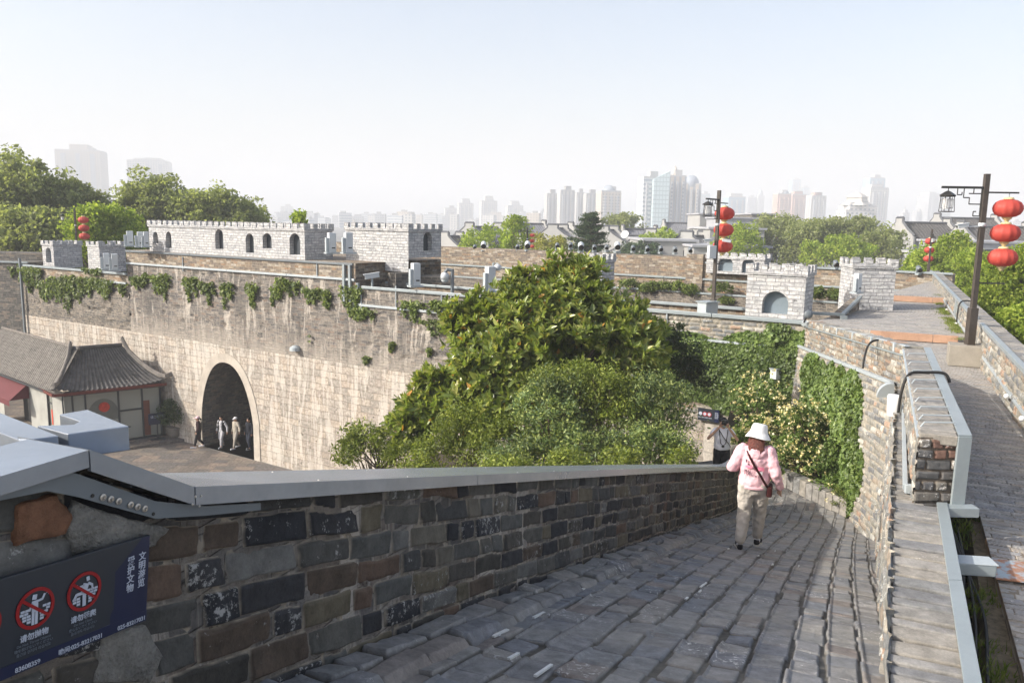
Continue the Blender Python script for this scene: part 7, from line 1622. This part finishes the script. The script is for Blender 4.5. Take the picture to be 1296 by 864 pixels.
# low-rise haze belt
rg=random.Random(12)
G2='pale mid-rise blocks on the horizon'
spots=[]
for i in range(46):
    px=320+i*8.3+rg.uniform(-3,3);spots.append((px,rg.uniform(7,20),rg.uniform(268,280),rg.uniform(850,1500)))
for i in range(22):
    px=905+i*18+rg.uniform(-5,5);spots.append((px,rg.uniform(8,18),rg.uniform(278,288),rg.uniform(800,1500)))
for i in range(14):
    px=565+i*26+rg.uniform(-5,5);spots.append((px,rg.uniform(8,16),rg.uniform(272,284),rg.uniform(900,1500)))
for px,w,yt,Y in spots:
    a,b=atY(px,yt,Y),atY(px+w,yt,Y);c=V(((a.x+b.x)/2,Y,0));h=max(a.z,6)
    t=thing('apartment_block','pale mid-rise block fading into the haze on the horizon','building',c,G2)
    mb=MB();mb.box(c+V((0,0,h/2)),((b.x-a.x),14,h),rg.uniform(-.3,.3));mb.build('facade',FA[rg.choice(('white','beige','grey','strips'))],t)
    mb=MB();mb.box(c+V((rg.uniform(-3,3),0,h+1.2)),((b.x-a.x)*.4,6,2.6),.1);mb.build('roof_block',RF,t)
# traditional houses with stepped gables
def house(pxl,pxr,pyr,Y,label,dep=9,rz=0,mat='grey_roof',gab='gable',end=1,hz=3.,group='grey tile-roofed houses beyond the walls'):
    """ridge runs along x between pxl and pxr at image height pyr"""
    a,b=atY(pxl,pyr,Y),atY(pxr,pyr,Y);L=(b.x-a.x);c=V(((a.x+b.x)/2,Y,0));zr_=(a.z+b.z)/2;R=Matrix.Rotation(rz,3,'Z')
    t=thing('tiled_house',label,'house',c,group);zw_=zr_-hz
    P=lambda x,y,z:c+R@V((x,y,0))+V((0,0,z))
    mb=MB();mb.add([P(-L/2,-dep/2,zw_),P(L/2,-dep/2,zw_),P(L/2,0,zr_),P(-L/2,0,zr_),P(L/2,dep/2,zw_),P(-L/2,dep/2,zw_)],[(0,1,2,3),(2,4,5,3)])
    s=MB()
    nrib=int(L/.5)
    mb.build('roof',M[mat],t)
    mb=MB()
    for k in range(nrib+1):
        x=-L/2+L*k/max(nrib,1);mb.add([P(x-.06,-dep/2,zw_+.02),P(x+.06,-dep/2,zw_+.02),P(x+.06,0,zr_+.03),P(x-.06,0,zr_+.03),P(x,-dep/2,zw_+.12),P(x,0,zr_+.13)],[(0,4,5,3),(4,1,2,5),(0,1,4)])
    mb.build('tile_rows',M['coping_dark'] if rg.random()<.0 else M[mat],t)
    mb=MB();mb.box(c+V((0,0,zw_/2)),(L-.4,dep-1,zw_),rz);mb.build('wall',M[gab],t)
    for sx in (-1,1):
        x=sx*L/2;mb=MB();q=[(-dep/2-.2,0),(-dep/2-.2,zw_+.5),(-dep/4,(zw_+zr_)/2+.5),(-1.0,zr_+.1),(-1.0,zr_+.75),(1.0,zr_+.75),(1.0,zr_+.1),(dep/4,(zw_+zr_)/2+.5),(dep/2+.2,zw_+.5),(dep/2+.2,0)]
        n=len(q);w=.3;mb.add([P(x-w/2,y,z) for y,z in q]+[P(x+w/2,y,z) for y,z in q],[tuple(range(n)),tuple(range(n,2*n))[::-1]]+[(i,n+i,n+(i+1)%n,(i+1)%n) for i in range(n)])
        mb.build('gable_wall',M['gable_grey' if gab!='gable' else 'gable'],t)
        mb=MB()
        for (y0,z0),(y1,z1) in zip(q[1:-1],q[2:-1]):
            if abs(y1-y0)<.01 and 0:continue
            mb.tube([P(x,y0,z0+.12),P(x,y1,z1+.12)],.22,4)
        mb.build('gable_coping',M['coping_dark'],t)
    mb=MB();mb.tube([P(-L/2,0,zr_+.15),P(L/2,0,zr_+.15)],.2,6);mb.build('ridge',M['coping_dark'],t);return t
for a,b,y,Y,l,rz,mt in [(585,640,288,150,'grey tile roof behind the tree left of the far lamp post',.9,'grey_roof'),(690,722,290,150,'house with a dark stepped gable left of the cedar',1.1,'grey_roof'),(655,690,284,170,'grey roof with chimneys right of the far lamp post',.4,'grey_roof'),(756,785,292,150,'house gable just right of the cedar',1.0,'grey_roof'),(788,830,291,155,'long grey roof with the satellite dish in front',.1,'grey_roof'),(795,822,305,130,'lower stepped gable house under the satellite dish',1.2,'grey_roof'),(812,850,296,140,'house with a dark stepped gable left of the bright tree',1.0,'grey_roof'),(840,880,283,190,'long low pale grey roof in front of the office towers',.05,'grey_roof'),(560,585,300,140,'brownish grey roof right of the squat castle block',.8,'tile_old'),
  (1128,1160,289,140,'white gabled house above the walkway end',1.25,'grey_roof'),(1138,1200,283,130,'long dark grey roof left of the nearest lamp post',.05,'tile'),(1185,1260,277,150,'upper dark grey roof behind the nearest lamp post',.05,'tile'),(1215,1300,288,125,'grey roof right of the nearest lamp post',.03,'tile'),(720,750,287,165,'grey roof partly behind the cedar',.5,'grey_roof'),(855,905,300,120,'low grey roof with a small attic window left of the middle lamp',.9,'grey_roof')]:
    house(a,b,y,Y,l,9,rz,mt,'gable',hz=2.6)
# modern white low buildings
def block(px0,px1,pyt,Y,d,mat,label,extra=(),name='white_building'):
    a,b=atY(px0,pyt,Y),atY(px1,pyt,Y);c=V(((a.x+b.x)/2,Y,0));w=b.x-a.x;h=(a.z+b.z)/2
    t=thing(name,label,'building',c,'low modern buildings beyond the walls');mb=MB();mb.box(c+V((0,0,h/2)),(w,d,h));mb.build('wall',M[mat] if mat in M else FA[mat],t)
    mb=MB();mb.box(c+V((0,0,h+.15)),(w+.6,d+.6,.3));mb.build('roof_edge',M['gable_grey'],t)
    for (u,v,ww,wh) in extra:
        mb=MB();mb.ob((a.x+w*u,Y-d/2-.03,h-v-wh),V((ww,0,0)),V((0,.02,0)),V((0,0,wh)));mb.build('window',M['frame'],t)
    return t
block(806,868,304,118,14,'gable','broad cream walled building left of the middle lamp post',((.75,1.2,3,1.2),))
block(885,950,290,125,14,'gable','white building with dark windows behind the middle lamp post',((.15,1,2,1.2),(.4,1,2,1.2),(.6,1,3,1.5)))
block(878,905,272,175,12,'gable','plain white upper block left of the middle lamp post lanterns',((.3,1.5,1,1),(.6,1.5,1,1)))
block(905,945,277,160,14,'gable_grey','pale grey building with a row of dark windows right of the lamp',((.25,1,2,1.6),(.5,1,2,1.6)))
block(940,968,272,180,14,'tile_old','brownish roof block among the trees')
block(868,960,312,110,10,'gable','low white wing behind the lantern string')
block(1150,1200,320,105,10,'gable_grey','pale grey flat building behind the walkway end',((.1,1,3,2),(.6,1,3,2)))
block(1190,1296,307,115,12,'gable_grey','wide pale grey building behind the nearest lamp post',((.1,.8,4,1),(.35,.8,4,1),(.6,.8,4,1)))
block(1230,1300,330,95,10,'gable','white wall building right of the nearest lamp post behind the lanterns',((.1,1,2,1.5),(.5,1,2,1.5)))
t=block(1235,1275,402,60,8,'concrete','shaded shop front building below the nearest lamp post',((.05,1.6,1,2.2),(.4,1.6,1,2.2),(.75,1.6,.8,2.2)),name='shop_building')
for k in range(8):
    px=1166+k*7;Y_=1500+k*10
# satellite dish
p=atY(791,297,128);t=thing('satellite_dish','white satellite dish on the grey roofs right of the cedar','satellite dish',p);mb=MB();mb.lathe((0,0,0),[(.05,-.25),(.6,-.15),(1.1,.05),(1.5,.35),(1.45,.36),(1.0,.1),(.05,-.2)],24);RD_=Matrix.Rotation(-.9,3,'Y')@Matrix.Rotation(.9,3,'X');mb.v=[tuple(p+RD_@V(v)*.45) for v in mb.v];mb.build('dish',M['cabinet'],t,smooth=True)
mb=MB();mb.tube([p,p+V((.2,.3,-2.6))],.08,6);mb.build('mast',M['rail'],t)
# cars and street to the right
def car(p,rz,mat,label):
    t=thing('parked_car',label,'car',p,'cars parked in the side street');R=Matrix.Rotation(rz,3,'Z');p=V(p)
    sec=[(-2.15,.35,.55),(-2.1,.3,.85),(-1.3,.28,.95),(-.75,.28,1.38),(.55,.28,1.42),(1.2,.28,.98),(2.0,.3,.82),(2.2,.35,.5)]
    mb=MB();vs=[]
    for x,zb,zt_ in sec:
        w=.85 if abs(x)<2 else .75;tw=w*(.8 if zt_>1.2 else .95)
        vs+=[p+R@V(q) for q in ((x,-w,zb),(x,w,zb),(x,w,min(zt_,.9)),(x,tw,zt_),(x,-tw,zt_),(x,-w,min(zt_,.9)))]
    n=len(sec);fs=[tuple(range(6))[::-1],tuple((n-1)*6+k for k in range(6))]+[(i*6+k,i*6+(k+1)%6,(i+1)*6+(k+1)%6,(i+1)*6+k) for i in range(n-1) for k in range(6)]
    mb.add(vs,fs);mb.build('body',mat,t,bevel=.04)
    mb=MB()
    for s in(-1,1):mb.ob(p+R@V((-1.0,.76*s,.95)),R@V((2.0,0,0)),R@V((-0,-.02*s,0)),V((0,0,.36)))
    mb.ob(p+R@V((.72,-.66,1.02)),R@V((.48,0,-.0)),R@V((0,1.32,0)),V((0,0,.22)));mb.build('window',M['frame'],t)
    for x in(-1.35,1.35):
        for s in(-1,1):mb=MB();mb.tube([p+R@V((x,.78*s,.32)),p+R@V((x,.90*s,.32))],.32,16);w_=mb.build('wheel',M['rubber'],t)
    return t
pw=plain('white_car_paint',(.65,.66,.68),.25,.03,1,.5)
c=atZ(1250,405,.3);car((c.x,c.y,.0),1.1,pw,'white parked car in the street below the outer parapet')
c=atZ(1262,418,.3);car((c.x+1,c.y,.0),1.1,plain('grey_car_paint',(.25,.27,.3),.3,.03,1,.5),'grey parked car nearer in the street below the outer parapet')
sheet('street',[(24,30),(60,30),(60,120),(30,120)],.006,plain('asphalt',(.06,.06,.062),.9,.2,2))
# the shade on the ramp is cast by its own left wall
# ------------------------------------------------------------------ camera, light, sky, haze
cam=bpy.data.cameras.new('Camera');co_=bpy.data.objects.new('Camera',cam);COL.objects.link(co_);sc.camera=co_
cam.sensor_width=36;cam.sensor_fit='HORIZONTAL';cam.lens=CF/1296*36;cam.clip_end=20000;cam.clip_start=.05
f=V((0,math.cos(CP),-math.sin(CP)));up=V((0,math.sin(CP),math.cos(CP)));ri=V((1,0,0))
# roll clockwise in the picture
r2=ri*math.cos(CR)+up*math.sin(CR);u2=up*math.cos(CR)-ri*math.sin(CR)
co_.matrix_world=Matrix(((r2.x,u2.x,-f.x,0),(r2.y,u2.y,-f.y,0),(r2.z,u2.z,-f.z,ZC),(0,0,0,1)))
EL=math.radians(30);S=V((-.965,-.263,0)).normalized()*math.cos(EL)+V((0,0,math.sin(EL)))
sun=bpy.data.lights.new('Sun','SUN');sun.energy=3.45;sun.angle=math.radians(.6);sun.color=(1,.94,.85)
so=bpy.data.objects.new('Sun',sun);COL.objects.link(so);so.rotation_euler=S.to_track_quat('Z','Y').to_euler()
w=bpy.data.worlds.new('World');sc.world=w;w.use_nodes=True;nt=w.node_tree;bg=nt.nodes['Background'];sk=nt.nodes.new('ShaderNodeTexSky');sk.sky_type='NISHITA';sk.sun_disc=False
sk.sun_elevation=EL;sk.sun_rotation=math.atan2(S.x,S.y);sk.dust_density=4.5;sk.air_density=1.0;sk.ozone_density=1.2;sk.altitude=20
nt.links.new(sk.outputs[0],bg.inputs[0]);bg.inputs[1].default_value=.11
hz_=MB();hz_.box((0,0,104.5),(18600,18600,211));ho=hz_.build('haze',None,uv=False);ho['kind']='stuff'
m=bpy.data.materials.new('haze_air');m.use_nodes=True;t_=m.node_tree;t_.nodes.clear();o_=t_.nodes.new('ShaderNodeOutputMaterial');pv=t_.nodes.new('ShaderNodeVolumePrincipled')
pv.inputs['Color'].default_value=(.75,.77,.80,1);pv.inputs['Density'].default_value=.00096;pv.inputs['Anisotropy'].default_value=0;t_.links.new(pv.outputs[0],o_.inputs['Volume']);ho.data.materials.append(m)
sc.view_settings.view_transform='Standard';sc.view_settings.look='None';sc.view_settings.gamma=1;sc.view_settings.exposure=EXPO
sc.render.engine='CYCLES';sc.cycles.use_denoising=True
try: sc.cycles.denoiser='OPENIMAGEDENOISE'
except Exception: pass
sc.cycles.max_bounces=5;sc.cycles.diffuse_bounces=3;sc.cycles.glossy_bounces=2;sc.cycles.transmission_bounces=2;sc.cycles.volume_bounces=2;sc.cycles.transparent_max_bounces=8
sc.cycles.use_adaptive_sampling=True;sc.cycles.adaptive_threshold=.02
for o in list(bpy.data.objects):
    if o.name=='x' or (o.type=='EMPTY' and not o.children and 'label' not in o):bpy.data.objects.remove(o)

bpy.context.view_layer.update();dg=bpy.context.evaluated_depsgraph_get()
for o in [o for o in bpy.data.objects if o.type=='FONT']:
    me=bpy.data.meshes.new_from_object(o.evaluated_get(dg));nm=o.name;par=o.parent;mw=o.matrix_local.copy();mats=[m for m in o.data.materials]
    bpy.data.objects.remove(o);n=bpy.data.objects.new(nm,me);COL.objects.link(n);n.parent=par;n.matrix_local=mw
    if not me.materials:
        for m in mats:me.materials.append(m)
